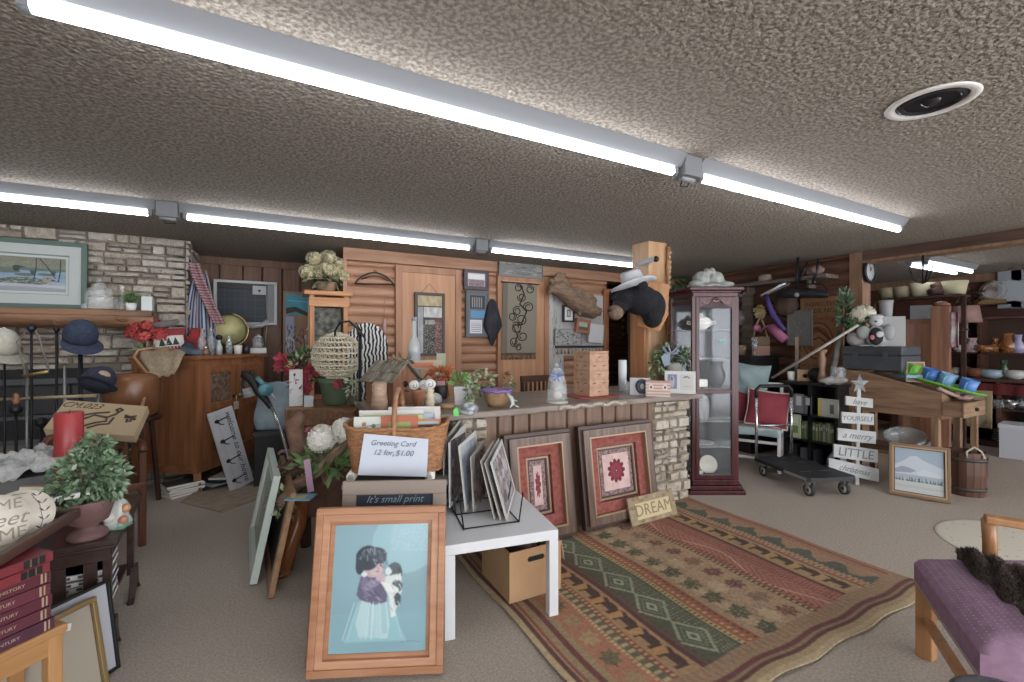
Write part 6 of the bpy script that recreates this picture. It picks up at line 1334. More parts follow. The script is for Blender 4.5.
# small books by the cabinet foot
def bk(label, px, py, w_, h_, th_, col, rz_, roll=0, stand=True, lean=0, name='book', z=None, title=None, group='books on the floor by the oak cabinet'):
    p = PZ(px, py, 0) if z is None else P(px, py, z)
    t = thing(name, label, 'book', (p.x, p.y, p.z+.005), rz_, group, lean, roll)
    f = MB(); f.span((-th_/2,0,0), (-th_/2+.003,w_,h_), C(col, .5)); f.span((th_/2-.003,0,0), (th_/2,w_,h_), C(col, .5)); f.span((-th_/2,-.003,0), (th_/2,0,h_), C(col, .5)); f.build('cover', t)
    f = MB(); f.span((-th_/2+.003,0,.003), (th_/2-.003,w_-.004,h_-.003), PAPER); f.build('pages', t)
    return t
bk('bright red book standing on the floor beside the welcome sign', 264, 477, .15, .2, .03, 'a33236', -.6, lean=-.0, roll=-.25)
bk('tan book standing beside the bright red book', 259, 478, .15, .15, .025, 'b79a72', -.6, roll=-.2)
bk('tall black notebook with white page edges standing behind the red book', 271, 477, .2, .3, .03, '2a2b30', -.9, roll=-.28)
bk('dark picture book with a red photo cover leaning by the vacuum tube', 282, 475, .2, .26, .03, '4a2a2c', -1.0, roll=-.35)
bk('dark red book lying open side down behind the tan book', 254, 470, .16, .18, .03, '702a30', -.3, roll=.5)
f = MB(); f.grid(lambda a_, b_: (.12*a_-.06, .08*b_, .1-.06*abs(a_-.5)+.01*math.sin(a_*9)), 10, 6, C('b9838a', .9)); single(f, 'pink_cloth', 'small pink cloth on top of the dark picture book', 'cloth', P(286, 462, 4.0), 0, th=.01)
cols = [('3b4038','dark magazine at the top of the pile under the oak cabinet'),('b9b9b2','white paged magazine second in the pile under the oak cabinet'),('5c7a78','teal edged magazine third in the pile under the oak cabinet'),('c4c0b4','cream magazine fourth in the pile under the oak cabinet'),('a38f50','yellow spined magazine at the bottom of the pile under the oak cabinet')]
pm = PZ(183, 497, 0); pm = Vector((pm.x, pm.y, 0))+Vector((-.02,.12,0))
for i, (cc_, lb) in enumerate(reversed(cols)):
    f = MB(); f.span((-.14,-.1,0), (.14,.1,.018), PAPER); f.span((-.142,-.102,.018), (.142,.102,.021), C(cc_)); single(f, 'magazine', lb, 'magazine', (pm.x+random.uniform(-.01,.01), pm.y, .002+i*.0225), random.uniform(.3,.6), 'magazines under the oak cabinet')
pm = PZ(218, 488, 0)
for i, (cc_, lb) in enumerate((('2c2e33','black magazine at the bottom of the spill behind the welcome sign'),('8f9a9a','grey magazine in the middle of the spill behind the welcome sign'),('26282c','dark magazine on top of the spill behind the welcome sign'),('c4c2b8','white paper on the spill behind the welcome sign'))):
    f = MB(); f.span((-.14,-.1,0), (.14,.1,.02), C(cc_)); f.span((-.138,-.099,.004), (.1415,.099,.016), PAPER); single(f, 'magazine', lb, 'magazine', (pm.x+.03*i-.02, pm.y+.06+.01*i, .014+i*.024), .4+.25*i, 'magazines behind the welcome sign')
# ================================================================ LEFT FOREGROUND
TZ = .55; a, c, l = PZ(118, 538, TZ), PZ(155, 491, TZ), PZ(51, 550, TZ)
ex = (l-a).normalized(); W_ = .62; D_ = (c-a).length; rz = math.atan2(-ex.y, -ex.x)
t = thing('magazine_table', 'dark wood side table with slatted magazine ends carrying the urn plant', 'table', (a.x, a.y, 0), rz)
DX = wood('43302a', '33231f', axis=1, rough=.35)
f = MB(); f.span((-W_,0,TZ-.03), (0,D_,TZ), DX); f.span((-W_+.01,.01,TZ-.045), (-.01,D_-.01,TZ-.03), DX); f.build('tabletop', t, bevel=.006)
f = MB(); f.span((-W_+.02,.03,TZ-.1), (-.03,.05,TZ-.045), DX); f.span((-.05,.05,TZ-.1), (-.03,D_-.04,TZ-.045), DX); f.build('apron', t, bevel=.003)
for i in range(5): f = MB(); f.span((-.12-i*.1,.03,.16), (-.075-i*.1,.045,TZ-.1), DX); f.build('slat', t, bevel=.002)
f = MB(); f.span((-W_+.02,.04,.16), (-.06,D_-.05,.18), DX); f.build('shelf', t)
for x in (-.045, -W_+.045):
    f = MB(); f.bar((x,D_-.06,.12), (x,D_-.06,TZ-.1), .03, .03, DX); f.prism([(-.12,0),(-.08,.02),(-.04,.1),(-.03,.17),(.03,.17),(.04,.1),(.08,.02),(.12,0),(.1,.0),(.05,.05),(-.05,.05),(-.1,0)], .03, DX, TX(x-.0,D_-.06,0,rz=PI/2)); f.build('leg', t, bevel=.003)
    f = MB(); f.bar((x,.06,.12), (x,.06,TZ-.1), .03, .03, DX); f.prism([(-.12,0),(-.08,.02),(-.04,.1),(-.03,.17),(.03,.17),(.04,.1),(.08,.02),(.12,0),(.1,.0),(.05,.05),(-.05,.05),(-.1,0)], .03, DX, TX(x-.0,.08,0,rz=PI/2)); f.build('leg', t, bevel=.003)
def onD(x, y, z=TZ): v = Vector((x, y, 0)); v.rotate(Euler((0,0,rz))); return Vector((a.x+v.x, a.y+v.y, z))
# magazines in table
mc = [('8a8c90','grey'),('c2c2be','white'),('b9b2a0','cream'),('3f62a0','blue'),('a9a9a6','silver'),('c4beb0','ivory'),('7d8086','slate'),('9aa0a8','pale blue')]
for i, (cc_, nm) in enumerate(mc):
    f = MB(); f.span((-.26,0,0), (0,.3,.026), PAPER); f.span((-.262,-.003,0), (.002,.302,.003), C(cc_)); f.span((-.262,-.003,.023), (.002,.302,.026), C(cc_)); 
    for k_ in range(5): f.span((-.22+k_*.045,-.004,.008), (-.2+k_*.045,-.0,.018), C('5a5c60'))
    single(f, 'magazine', '%s covered magazine in the dark table, %s from the bottom of the stack' % (nm, ('first','second','third','fourth','fifth','sixth','seventh','eighth')[i]), 'magazine', onD(-.055-.005*(i % 3), .065+.01*(i % 2), .181+i*.0272), rz, 'magazines inside the dark table')
f = MB(); f.prism([(0,0),(.09,.02),(.06,.1),(.02,.12)], .02, C('b5484a')); single(f, 'red_toy', 'small red plastic piece on the carpet below the dark table', 'toy', onD(-.14, -.05, .003), rz)
# urn with plant
p, r1, k = itm(88, 537, TZ); p = Vector((p.x, p.y, TZ))
t = thing('urn_plant', 'leafy artificial plant in a dusty pink footed urn on the dark table', 'potted plant', p, r1)
UR_ = mat('7d5c58', .6, 0, '6a4c4a', 8, key='urn')
f = MB(); f.lathe([(.068,0),(.07,.012),(.06,.03),(.035,.042),(.035,.055),(.07,.075),(.085,.13),(.1,.165),(.098,.175),(.085,.16),(.06,.1),(0,.1)], m=UR_, n=36, flute=.025, fn=18); f.build('urn', t)
f = MB(); LG = [mat('5a7a58', .6, 0, '86a07c', 30, key='lg1'), mat('3f5a3f', .6, 0, '5c7a55', 30, key='lg2'), mat('8fa383', .6, 0, '6f8a66', 30, key='lg3')]
f.leaves((-.0,0,.27), (.13,.12,.12), 1100, .032, LG, droop=.1, surf=.35); f.leaves((0.02,0,.38), (.06,.06,.07), 180, .032, LG); f.leaves((-.1,-.04,.2), (.07,.06,.045), 160, .03, LG, droop=.5); f.leaves((.07,-.04,.21), (.06,.06,.05), 120, .03, LG, droop=.5); f.build('foliage', t)
f = MB(); f.petals((0,-.03,.25), (.13,.11,.11), 16, .011, [C('cfcfc4', .8)], 5); f.build('blossoms', t)
p, r1, k = itm(117, 527, TZ)
t = thing('gnome_figurine', 'white and green painted porcelain figurine right of the urn', 'figurine', p, r1)
PF = mat('b5b8b0', .2, 0, '6f9a84', 14, lo=.5, hi=.56, key='pf'); f = MB(); f.lathe([(.05,0),(.052,.02),(.04,.06),(.045,.09),(.03,.12),(.02,.13)], m=PF, n=20, flute=.12, fn=5); f.sph((0,0,.15), (.024,.024,.028), C('c4a490', .3)); f.sph((.03,-.03,.09), (.02,.02,.02), C('c0895c', .3)); f.sph((-.03,-.03,.06), (.022,.02,.025), C('c4c4bc', .3)); f.sph((.02,-.04,.04), (.02,.018,.02), C('b3745f', .3)); f.build('body', t)
f = MB(); f.sph((0,0,.17), (.03,.03,.018), C('c9c9c2', .3)); f.build('hat', t)
p = PZ(70, 514, TZ); p = P(69, 514, depth(p))
q = P(69, 412, depth(p)+.05); t = thing('red_candle', 'thick tall red pillar candle standing behind the urn plant', 'candle', (q.x, q.y, TZ), 0)
f = MB(); h_ = q.z-TZ; f.lathe([(.056,0),(.057,h_-.004),(.053,h_),(.04,h_-.006),(0,h_-.008)], m=mat('b33a3c', .35, 0, 'a53236', 6), n=32); f.build('wax', t)
f = MB(); f.cyl((0,0,h_-.01), (.004,0,h_+.012), .002, BLACK, n=6); f.build('wick', t)
# dark wood tray resting on the books and table
A, B = PZ(0, 573, .71), PZ(78, 523, .71); c = (A+B)/2; rt = math.atan2(B.y-A.y, B.x-A.x); w = (B-A).length+.12
t = thing('wooden_tray', 'dark wood framed tray lying across the books and the dark table', 'tray', (c.x-.04, c.y, .712), rt, roll=0)
tr = t.location.copy()
f = MB(); f.span((-w/2,.01,0), (w/2,.36,.008), C('8a8276', .7)); f.build('base', t)
f = MB(); TRW = wood('5d4034', '46302a', axis=0)
f.span((-w/2-.02,-.015,0), (w/2+.02,.01,.035), TRW); f.span((-w/2-.02,.36,0), (w/2+.02,.385,.035), TRW); f.span((-w/2-.02,.01,0), (-w/2,.36,.035), TRW); f.span((w/2,.01,0), (w/2+.02,.36,.035), TRW); f.build('rim', t, bevel=.004)
def onR(x, y, z=.722): v = Vector((x, y, 0)); v.rotate(Euler((0,0,rt))); return Vector((tr.x+v.x, tr.y+v.y, z))
# round signs in tray
SG = wood('d6cdbd', 'c6bcab', axis=0, scale=2, rough=.7)
def disc(label, px, py, tt, txt, rot=0):
    q = P(px, py, tt); r_d = .092; t = thing('round_sign', label, 'sign', (q.x, q.y, q.z-r_d), facing(q)+.15, lean=.25)
    f = MB(); f.lathe([(0,0),(r_d-.004,0),(r_d,.004),(r_d,.012),(0,.012)], (0,0,r_d), SG, 48, R=(PI/2,0,0)); 
    if txt:
        INK = C('8a7f70', .8); f.text('HOME', .05, TX(0,-.0135,r_d+.05), INK, .0005); f.text('sweet', .065, TX(0,-.0135,r_d+.0), INK, .0005, shear=.4); f.text('HOME', .055, TX(0.0,-.0135,r_d-.05), INK, .0005)
    else:
        INK = C('55565a', .8); f.tube([(.03,-.0125,r_d+.07),(.05,-.0125,r_d+.03),(.056,-.0125,r_d-.03),(.045,-.0125,r_d-.065)], .0012, INK, 4)
        for i in range(5):
            z = r_d+.06-.03*i; x = .045+.018*math.sin(i*.7)
            for s_ in (-1, 1): f.face([(x,-.0128,z),(x+s_*.008,-.0128,z+.012),(x+s_*.016,-.0128,z+.016),(x+s_*.009,-.0128,z+.005)], INK)
        f.tube([(-.03,-.0125,r_d+.075),(-.01,-.0125,r_d+.08),(.02,-.0125,r_d+.078)], .0012, INK, 4)
    f.build('plaque', t, normals=False)
disc('round white wooden sign with a leaf sprig leaning in the dark tray', 21, 517, 1.62, False)
disc('round white wooden HOME sweet HOME sign in front of the leaf sprig sign', -6, 524, 1.53, True)
# yellow magazines in tray
for lb, cc_, px, py, tt, rz_ in (('yellow covered paperback tucked behind the leaf sprig sign', 'b58f3a', 44, 512, 2.0, -.5), ('white and purple booklet lying in the dark tray beside the urn', 'b9b8c4', 60, 524, 1.92, .3)):
    q = P(px, py, tt); f = MB(); f.span((-.06,-.05,0), (.06,.05,.018), PAPER); f.span((-.061,-.051,.018), (.061,.051,.022), C(cc_)); f.span((-.03,-.03,.022), (.04,.0,.0225), C('6a5a8a')); single(f, 'paperback', lb, 'book', (q.x, q.y, .755 if 'yellow' in lb else .75), rz_, lean=.25 if 'yellow' in lb else 0)
# grey box and lace behind
q = P(8, 500, 2.15)
t = box_thing('grey_box', 'grey box behind the round signs supporting the white lace', 'box', (q.x, q.y, TZ+.002), facing(q), (.34,.26,.2), mat('6d6c6a', .8, 0, '57575a', 8))
LACE = mat('c3c5c2', .9, 0, 'a9acab', 30, bump=.02, bscale=25, key='lacec')
f = MB(); f.grid(lambda a_, b_: (.4*(a_-.5), .3*(b_-.5), .08+.05*mnoise.noise(Vector((a_*7,b_*6,2)))+.025*mnoise.noise(Vector((a_*19,b_*15,5)))-.07*max(abs(a_-.5)*2,abs(b_-.5)*2)**3+.07*a_*0), 40, 26, LACE); single(f, 'white_lace', 'crumpled white lace cloth heaped at the left edge', 'cloth', (q.x+.03, q.y+.12, .77), facing(q), th=.008, roll=-.12)
# game box on an old armchair
A, B, Cc, D = P(43.4,429,2.85), P(134,436,2.85), P(152.6,404.6,3.15), P(65.7,400,3.15); Cc = B+(D-A)*1.0
o = (A+B)/2
t = thing('game_box', 'flat tan cardboard box printed CM.023 with a figure drawing, lying on an old armchair', 'box', o, 0)
ux, uy = (B-A), (D-A); nr = ux.cross(uy).normalized()
f = MB(); f.slab([A-o, B-o, Cc-o, D-o], .05, C('b39c78', .8)); f.build('carton', t)
m4 = Matrix((ux.normalized(), (uy-ux.normalized()*uy.dot(ux.normalized())).normalized(), nr)).transposed().to_4x4(); m4.translation = (D-o)*.84+(A-o)*.16+ux*.25+nr*.001
INK = C('4a4138', .8)
f = MB(); f.text('CM.023', .085, m4, INK, .0008)
def q2(u_, v_): return (A-o)+ux*u_+uy*v_+nr*.002
def ln(pts, r=.008): f.tube([q2(*p_) for p_ in pts], r, INK, 4)
ln([(.33,.35),(.45,.55),(.6,.5),(.68,.62),(.72,.75)]); ln([(.38,.15),(.5,.3),(.62,.38),(.6,.5)]); ln([(.45,.12),(.55,.25),(.66,.3),(.68,.5)]); ln([(.3,.5),(.45,.62),(.6,.68)]); ln([(.66,.78),(.7,.84),(.74,.78),(.7,.72),(.66,.78)]); ln([(.8,.55),(.92,.62),(.88,.42)]); ln([(.8,.62),(.93,.5)]); ln([(.84,.5),(.85,.4)]); f.build('printing', t)
q = P(95, 440, 3.05); rzc = facing(q)+.2
t = thing('armchair', 'old brown bentwood armchair under the flat game box', 'chair', (q.x, q.y, 0), rzc)
BWD = wood('6d4029', '55301e', rough=.35)
f = MB(); f.span((-.24,-.2,.4), (.24,.24,.45), BWD); f.build('seat', t, bevel=.015)
for x in (-.21,.21):
    f = MB(); f.bar((x,-.17,0), (x,-.17,.68), .04, .04, BWD); f.build('leg', t, bevel=.004); f = MB(); f.bar((x,.22,0), (x,.22,.72), .04, .04, BWD); f.build('leg', t, bevel=.004)
    f = MB(); f.tube([(x,-.2,.66),(x,-.16,.7),(x,0,.71),(x,.22,.7)], .026, BWD, 10); f.build('arm', t)
f = MB(); f.span((-.21,.2,.62), (.21,.24,.74), BWD); f.build('backrest', t, bevel=.01)
q = P(46, 492, 2.6); t = thing('bentwood_loop', 'curved brown bentwood frame rising between the round sign and the red candle', 'frame', (q.x, q.y, 0), facing(q))
f = MB(); f.tube([(-.07,0,0),(-.08,0,.5),(-.05,0,.75),(.02,0,.86),(.08,.0,.86)], .022, BWD, 8); f.build('rail', t)
# light wood stool and stacked volumes
SZ2 = .45; A, B = PZ(69, 622, SZ2), PZ(0, 655, SZ2); rs = math.atan2(A.y-B.y, A.x-B.x)
t = thing('wooden_stool', 'honey coloured wooden stool holding the stack of red books at the lower left', 'stool', (A.x, A.y, 0), rs)
f = MB(); HW = wood('b0804e', '9b6b3c', axis=0, scale=2, rough=.35); HWZ = wood('b0804e', '9b6b3c', axis=2, scale=2, rough=.35)
f.span((-.46,0,SZ2-.03), (0,.27,SZ2), HW); f.build('seat', t, bevel=.008)
for x in (-.43,-.03):
    for y in (.03,.24): f = MB(); f.span((x-.02,y-.02,0), (x+.02,y+.02,SZ2-.03), HWZ); f.build('leg', t, bevel=.003)
f = MB(); f.span((-.41,.015,SZ2-.09), (-.05,.03,SZ2-.03), HW); f.span((-.41,.24,SZ2-.09), (-.05,.255,SZ2-.03), HW); f.span((-.04,.05,SZ2-.09), (-.02,.22,SZ2-.03), HW); f.build('apron', t)
def onB(x, y, z): v = Vector((x, y, 0)); v.rotate(Euler((0,0,rs))); return Vector((A.x+v.x, A.y+v.y, z))
MR = [C(c_, .4) for c_ in ('4a2436','572632','562230','5e2632','54202a')]; GD = C('a08a70', .4); zb2 = SZ2+.001
lbs = ['purple maroon volume at the bottom of the red book stack', 'maroon volume second from the bottom of the red book stack', 'maroon volume third from the bottom of the red book stack', 'deep red volume fourth from the bottom of the red book stack', 'maroon volume fifth from the bottom with gold lettering']
for i in range(5):
    dz = .037; t_ = book('book', lbs[i], 'book', (.27,.19,dz), MR[i], onB(-.17-.006*(i % 2), .015+.004*i, zb2), rs+.02*(i % 3-1), 'red volumes stacked on the honey wooden stool', spine=[(-.46,-.44,GD),(.4,.42,GD),(.44,.455,GD)], title=('THE CENTURY' if i != 4 else 'AMERICAN HISTORY', GD)); zb2 += dz+.0015
for i, (lb, cc_) in enumerate((('bright red thick volume sixth in the stack with black labels', '7c2a30'), ('bright red thick volume at the very top of the stack under the tray', '76272e'))):
    dz = .03; book('book', lb, 'book', (.25,.18,dz), C(cc_, .35), onB(-.165+.01*i, .02+.01*i, zb2), rs+.06*(1-i), 'red volumes stacked on the honey wooden stool', spine=[(-.4,-.18,BLACK),(.2,.42,BLACK),(-.36,-.33,GD),(-.28,-.25,GD),(.26,.28,GD),(.34,.36,GD)]); zb2 += dz+.001
# frames at floor lower left
c_, rz_, w_ = place2(PZ(30, 715, 0), PZ(103, 675, 0))
q = PZ(118, 672, 0)
cvw = Cv(10, 14, 'a9abb2')
A, B = PZ(70, 700, 0), PZ(118, 668, 0); c = (A+B)/2; rz_ = math.atan2(B.y-A.y, B.x-A.x)
Bp = PZ(118, 668, 0); v = Vector((math.cos(rz_), math.sin(rz_), 0)); nb = Vector((-v.y, v.x, 0))
w1 = .42; picture('pale_print', 'black framed pale picture leaning against the dark table legs', (Bp.x-v.x*w1/2, Bp.y-v.y*w1/2, .006), rz_, w1, .38, .16, [(.012, BLACK, .004)], cvw, depth=.015)
Bp = PZ(103, 684, 0); w1 = .4; picture('beige_print', 'thin gold framed beige picture with a price sticker, in front of the black frame', (Bp.x-v.x*w1/2-nb.x*.02, Bp.y-v.y*w1/2-nb.y*.02, .006), rz_, w1, .36, .2, [(.018, C('8f7448', .4, metal=.4), .004), (.003, C('6f5a38'), .002)], Cv(10, 14, '9a9080'), depth=.015)
t = bpy.data.objects['beige_print']; f = MB(); f.span((.04,-.021,.29), (.1,-.0195,.315), C('c9c9c9'), R=(0,.3,0)); f.build('sticker', t)
# ================================================================ RIGHT SIDE
# wall clock, grapnel
q = P(872, 271, 5.2); t = thing('wall_clock', 'round black rimmed wall clock on the post beside the opening', 'clock', (q.x, 2.585, q.z), 0)
f = MB(); f.tube([(.125*math.cos(a_), -.02, .125*math.sin(a_)) for a_ in np.linspace(0, 2*PI, 37)[:-1]], .018, BLACK, 8, closed=True); f.build('rim', t)
f = MB(); f.cyl((0,0,0), (0,-.018,0), .12, C('a9abae', .5), n=32); 
for i in range(12): f.box((.1*math.sin(i*PI/6), -.0195, .1*math.cos(i*PI/6)), (.006,.002,.018), BLACK, R=(0, i*PI/6, 0))
f.build('dial', t)
f = MB(); f.bar((0,-.022,0), (.04,-.022,.05), .008, .003, BLACK); f.bar((0,-.024,0), (-.02,-.024,.085), .005, .003, BLACK); f.build('hands', t)
o = PU(923, 252, 6.0); t = thing('grapnel_hook', 'iron three pronged hook hanging from the beam over the opening', 'hook', (o.x, o.y, 2.31), 0)
f = MB(); f.cyl((0,0,0), (0,0,-.29), .009, DARKM); f.build('shaft', t)
for a_ in (0, 2.1, 4.2): f = MB(); f.tube([(0,0,-.29),(.05*math.cos(a_),.05*math.sin(a_),-.27),(.09*math.cos(a_),.09*math.sin(a_),-.2),(.11*math.cos(a_),.11*math.sin(a_),-.12)], [.009,.009,.008,.003], DARKM, 6); f.build('prong', t)
# plank shelf on the log wall and hanging things
GRW = wood('6f6256', '564b42', axis=1, rough=.8)
f = MB(); f.span((5.78, 2.85, 2.17), (6.06, 4.3, 2.215), GRW)
for v in (3.1, 3.9): f.span((5.9, v, 2.08), (6.06, v+.03, 2.17), GRW)
single(f, 'wall_shelf', 'long grey plank shelf high on the dark log wall', 'shelf', bevel=.003)
def hp(px, py, u=5.75): return PU(px, py, u)
FW = -PI/2+.25
q = hp(765, 276, 5.92); t = thing('straw_hat', 'pale straw hat lying on the high plank shelf', 'hat', (q.x, q.y, 2.216), 0)
ST = mat('a39684', .9, 0, '8c806f', 60, (1,1,4)); f = MB(); f.lathe([(.06,0),(.17,.0),(.175,.006),(.09,.015)], m=ST, n=28, sx=.75); f.build('brim', t); f = MB(); f.lathe([(.09,.012),(.085,.08),(.06,.1),(0,.1)], m=ST, n=28, sx=.75); f.build('crown', t)
o = hp(808, 294, 5.62); L0 = lambda px, py, u=5.62: PU(px, py, u)-o
t = thing('black_case', 'long black padded case hanging below the high plank shelf', 'case', o, 0)
f = MB(); f.tube([L0(779,294), L0(786,294), L0(806,293), L0(822,294), L0(828,296)], [.03,.055,.05,.05,.02], mat('1b1c20', .6, 0, '2a2c31', 8), 12); f.build('body', t); f = MB(); f.sph(L0(799,295)+Vector((-.05,0,0)), .03, C('7d8084', .5), 8); f.build('buckle', t)
f = MB(); f.tube([L0(785,290), L0(800,284, 5.7), L0(823,284, 5.7), L0(827,290), L0(824,296)], .008, BLACK, 5); f.build('strap', t)
for pts, lb in (([(798,256),(797,275),(796,290)], 'dark iron bar hanging from the plank shelf, left one'), ([(801,270),(799,282),(804,271),(807,262)], 'crossed dark iron tool hanging on the plank shelf'), ([(818,259),(817,272),(812,284)], 'thin dark rod standing on the plank shelf, right one')):
    o2 = PU(*pts[0], 5.76); f = MB(); f.tube([PU(*q_, 5.76)-o2 for q_ in pts], .014, DARKM, 6); single(f, 'iron_tool', lb, 'tool', o2, 0, 'iron tools on the plank shelf')
q = hp(815, 270, 5.9); f = MB(); f.sph((0,0,.06), (.05,.09,.06), mat('7a5f58', .8, 0, '8d756c', 12), amp=.4); single(f, 'wooden_decoy', 'dusty brown carved decoy on the plank shelf', 'decoy', (q.x, q.y, 2.216), .3)
o = hp(762, 295); t = thing('window_squeegee', 'silver squeegee blade hanging below the plank shelf', 'tool', o, 0); L0 = lambda px, py, u=5.75: PU(px, py, u)-o
f = MB(); f.bar(L0(761,296), L0(786,283), .02, .03, CHROME); f.build('blade', t); f = MB(); f.bar(L0(768,294), L0(790,283.5, 5.8), .015, .015, C('8a8d90')); f.build('bar', t)
o = hp(766, 296, 5.6); t = thing('purple_strap', 'purple strap with a pink tube bag hanging from the squeegee', 'strap', o, 0); L0 = lambda px, py, u=5.6: PU(px, py, u)-o
f = MB(); f.tube([L0(767,296), L0(769,305), L0(773,315), L0(779,323), L0(785,330)], [.02,.03,.035,.03,.02], C('4a3a80', .6), 8); f.build('strap', t)
f = MB(); f.cyl(L0(771,327), L0(785,340), .055, C('a85a80', .6), n=16); f.build('tube_bag', t)
f = MB(); f.tube([L0(773,325), L0(765,327), L0(760,332)], .012, C('a86a88', .6), 6); f.sph(L0(757,328), (.06,.04,.045), C('a8607c', .6), 8); f.build('pink_charm', t)
q = hp(784, 303, 5.85); f = MB(); f.lathe([(.05,.2),(.12,.12),(.15,-.05),(.1,-.14),(0,-.16)], m=mat('4b3830', .9, 0, '5b463c', 9), n=18, sx=.7, flute=.06, fn=7); single(f, 'leather_bag', 'dull brown sack hanging on the dark log wall behind the purple strap', 'bag', (5.9, q.y, q.z), 0)
q = hp(759, 312, 5.9); t = thing('plush_flowers', 'white and yellow plush flowers hanging on the dark log wall', 'ornament', (5.93, q.y, q.z), FW)
f = MB(); f.petals((0,-.03,0), (.07,.05,.08), 14, .05, [C('b5a86a'), C('b0aca0'), C('b08f48')], 6); f.sph((0,0,0), (.06,.05,.08), C('a8a498')); f.build('flowers', t); f = MB(); f.petals((.17,-.03,.02), (.05,.04,.06), 9, .045, [C('b0954c'), C('a3a29a')], 6); f.sph((.17,0,.02), (.04,.04,.05), C('9a8a5a')); f.build('flowers', t)
q = hp(739, 318, 5.95); f = MB(); f.petals((0,-.03,0), (.08,.05,.12), 26, .04, [C('8a7d80'), C('9a8f90'), C('6d6468')], 5); f.sph((0,0,0), (.07,.04,.11), C('7d7276')); single(f, 'dried_bouquet', 'greyish pink dried bouquet hanging beside the curio cabinet', 'flowers', (5.95, q.y, q.z), FW)
f = MB(); q = hp(738, 296, 5.9); f.tube([(0,-.1,0),(0,-.05,.05),(0,0,0),(0,.05,.05),(0,.1,0)], .014, C('a5a3a0'), 6); f.tube([(0,-.06,-.03),(0,0,.02),(0,.07,-.03)], .012, C('a5a3a0'), 6); single(f, 'scroll_ornament', 'white scroll ornament on the dark log wall near the curio top', 'ornament', (5.98, q.y, q.z), 0)
a, b = PU(743, 350, 5.98), PU(751, 294, 5.98); f = MB(); f.span((5.96, b.y-.02, 1.3), (6.0, a.y, b.z), GRW); single(f, 'wall_board', 'vertical weathered board fixed to the dark log wall by the curio cabinet', 'board')
# low black cupboard behind the chair and what stands on it
BKC = C('1d1c1e', .45)
f = MB(); f.span((5.35, 3.5, 0), (5.95, 4.25, 1.2), BKC); f.span((5.32, 3.47, 1.2), (5.98, 4.28, 1.235), BKC); single(f, 'black_cupboard', 'low black cupboard against the dark log wall behind the white chair', 'cupboard', bevel=.004)
def bc(px, u=5.6): q = PU(px, 341, u); return Vector((q.x, q.y, 1.236)), facing(q)
q, r1 = bc(741); f = MB(); f.lathe([(.055,0),(.085,.13),(.08,.13),(.05,.01)], m=mat('b39a85', .8, 0, '8a705c', 22, kind='voronoi', lo=.2, hi=.4), n=20); single(f, 'woven_pot', 'small cream openwork basket on the black cupboard', 'basket', q, r1)
q, r1 = bc(761); box_thing('pink_box', 'dusty pink square box on the black cupboard', 'box', q, r1, (.2,.14,.12), mat('8f6a5c', .8, 0, 'a07a6a', 5))
q2_ = q+Vector((.03,.03,.122)); t = thing('picnic_basket', 'brown wicker basket with tall handles on top of the dusty pink box', 'basket', q2_, r1)
f = MB(); f.box((0,0.02,.06), (.22,.13,.12), mat('806a4e', .9, 0, '5f4d38', 30, (1,1,3), .004, 40)); f.build('body', t, bevel=.01)
for s_ in (-1, 1): f = MB(); f.tube([(s_*.08,-.03,.1),(s_*.05,-.03,.25),(s_*.01,-.02,.36)], .01, C('8f7a5c'), 6); f.build('handle', t)
for px, hh, lb in ((770, .16, 'clear glass goblet at the left end behind the pink tube bag'), (778, .22, 'tall clear glass goblet on the black cupboard'), (785, .18, 'clear glass goblet at the right end of the black cupboard')):
    q, r1 = bc(px, 5.45); 
    lathe_thing('glass_goblet', lb, 'glass', Vector((q.x, max(q.y,3.52), 1.236)), [('base', [(.04,0),(.035,.008),(.008,.02),(.008,hh*.5)], GL2), ('bowl', [(.008,hh*.5),(.035,hh*.6),(.04,hh),(.036,hh),(.03,hh*.62)], GL2)])
# black bookcase
U0, Z0 = 5.2, .967
va, vb = PU(838, 341, U0).y, PU(783, 341, U0).y
t = thing('black_bookcase', 'low black bookcase with three rows of discs and books against the log wall', 'bookcase', (U0, (va+vb)/2, 0), 0); hv = (vb-va)/2
f = MB(); f.span((0,-hv,0), (.35,-hv+.03,Z0-.03), BKC); f.build('side_panel', t); f = MB(); f.span((0,hv-.03,0), (.35,hv,Z0-.03), BKC); f.build('side_panel', t)
f = MB(); f.span((-.02,-hv-.02,Z0-.03), (.37,hv+.02,Z0), BKC); f.build('top', t, bevel=.003); f = MB(); f.span((.335,-hv+.03,0), (.35,hv-.03,Z0-.03), BKC); f.build('back', t)
SHZ = (.06, .34, .62)
for z in SHZ: f = MB(); f.span((.0,-hv+.03,z-.02), (.335,hv-.03,z), BKC); f.build('shelf', t)
f = MB(); f.span((0,-.015,.04), (.3,.015,Z0-.03), BKC); f.build('divider', t)
cy = (va+vb)/2
def shx(px, z, u=U0+.04): q = PU(px, 341, u); return Vector((u, q.y, z))
r = random.Random(21); names = {'8a9a5a':'olive', '5f7a4a':'green', 'a9ad8a':'pale green', '3a4a3a':'dark green', 'b5b5aa':'white', '7d8a70':'sage', '4a5550':'slate'}
pos = ('first','second','third','fourth','fifth','sixth','seventh','eighth','ninth','tenth','eleventh','twelfth','thirteenth','fourteenth')
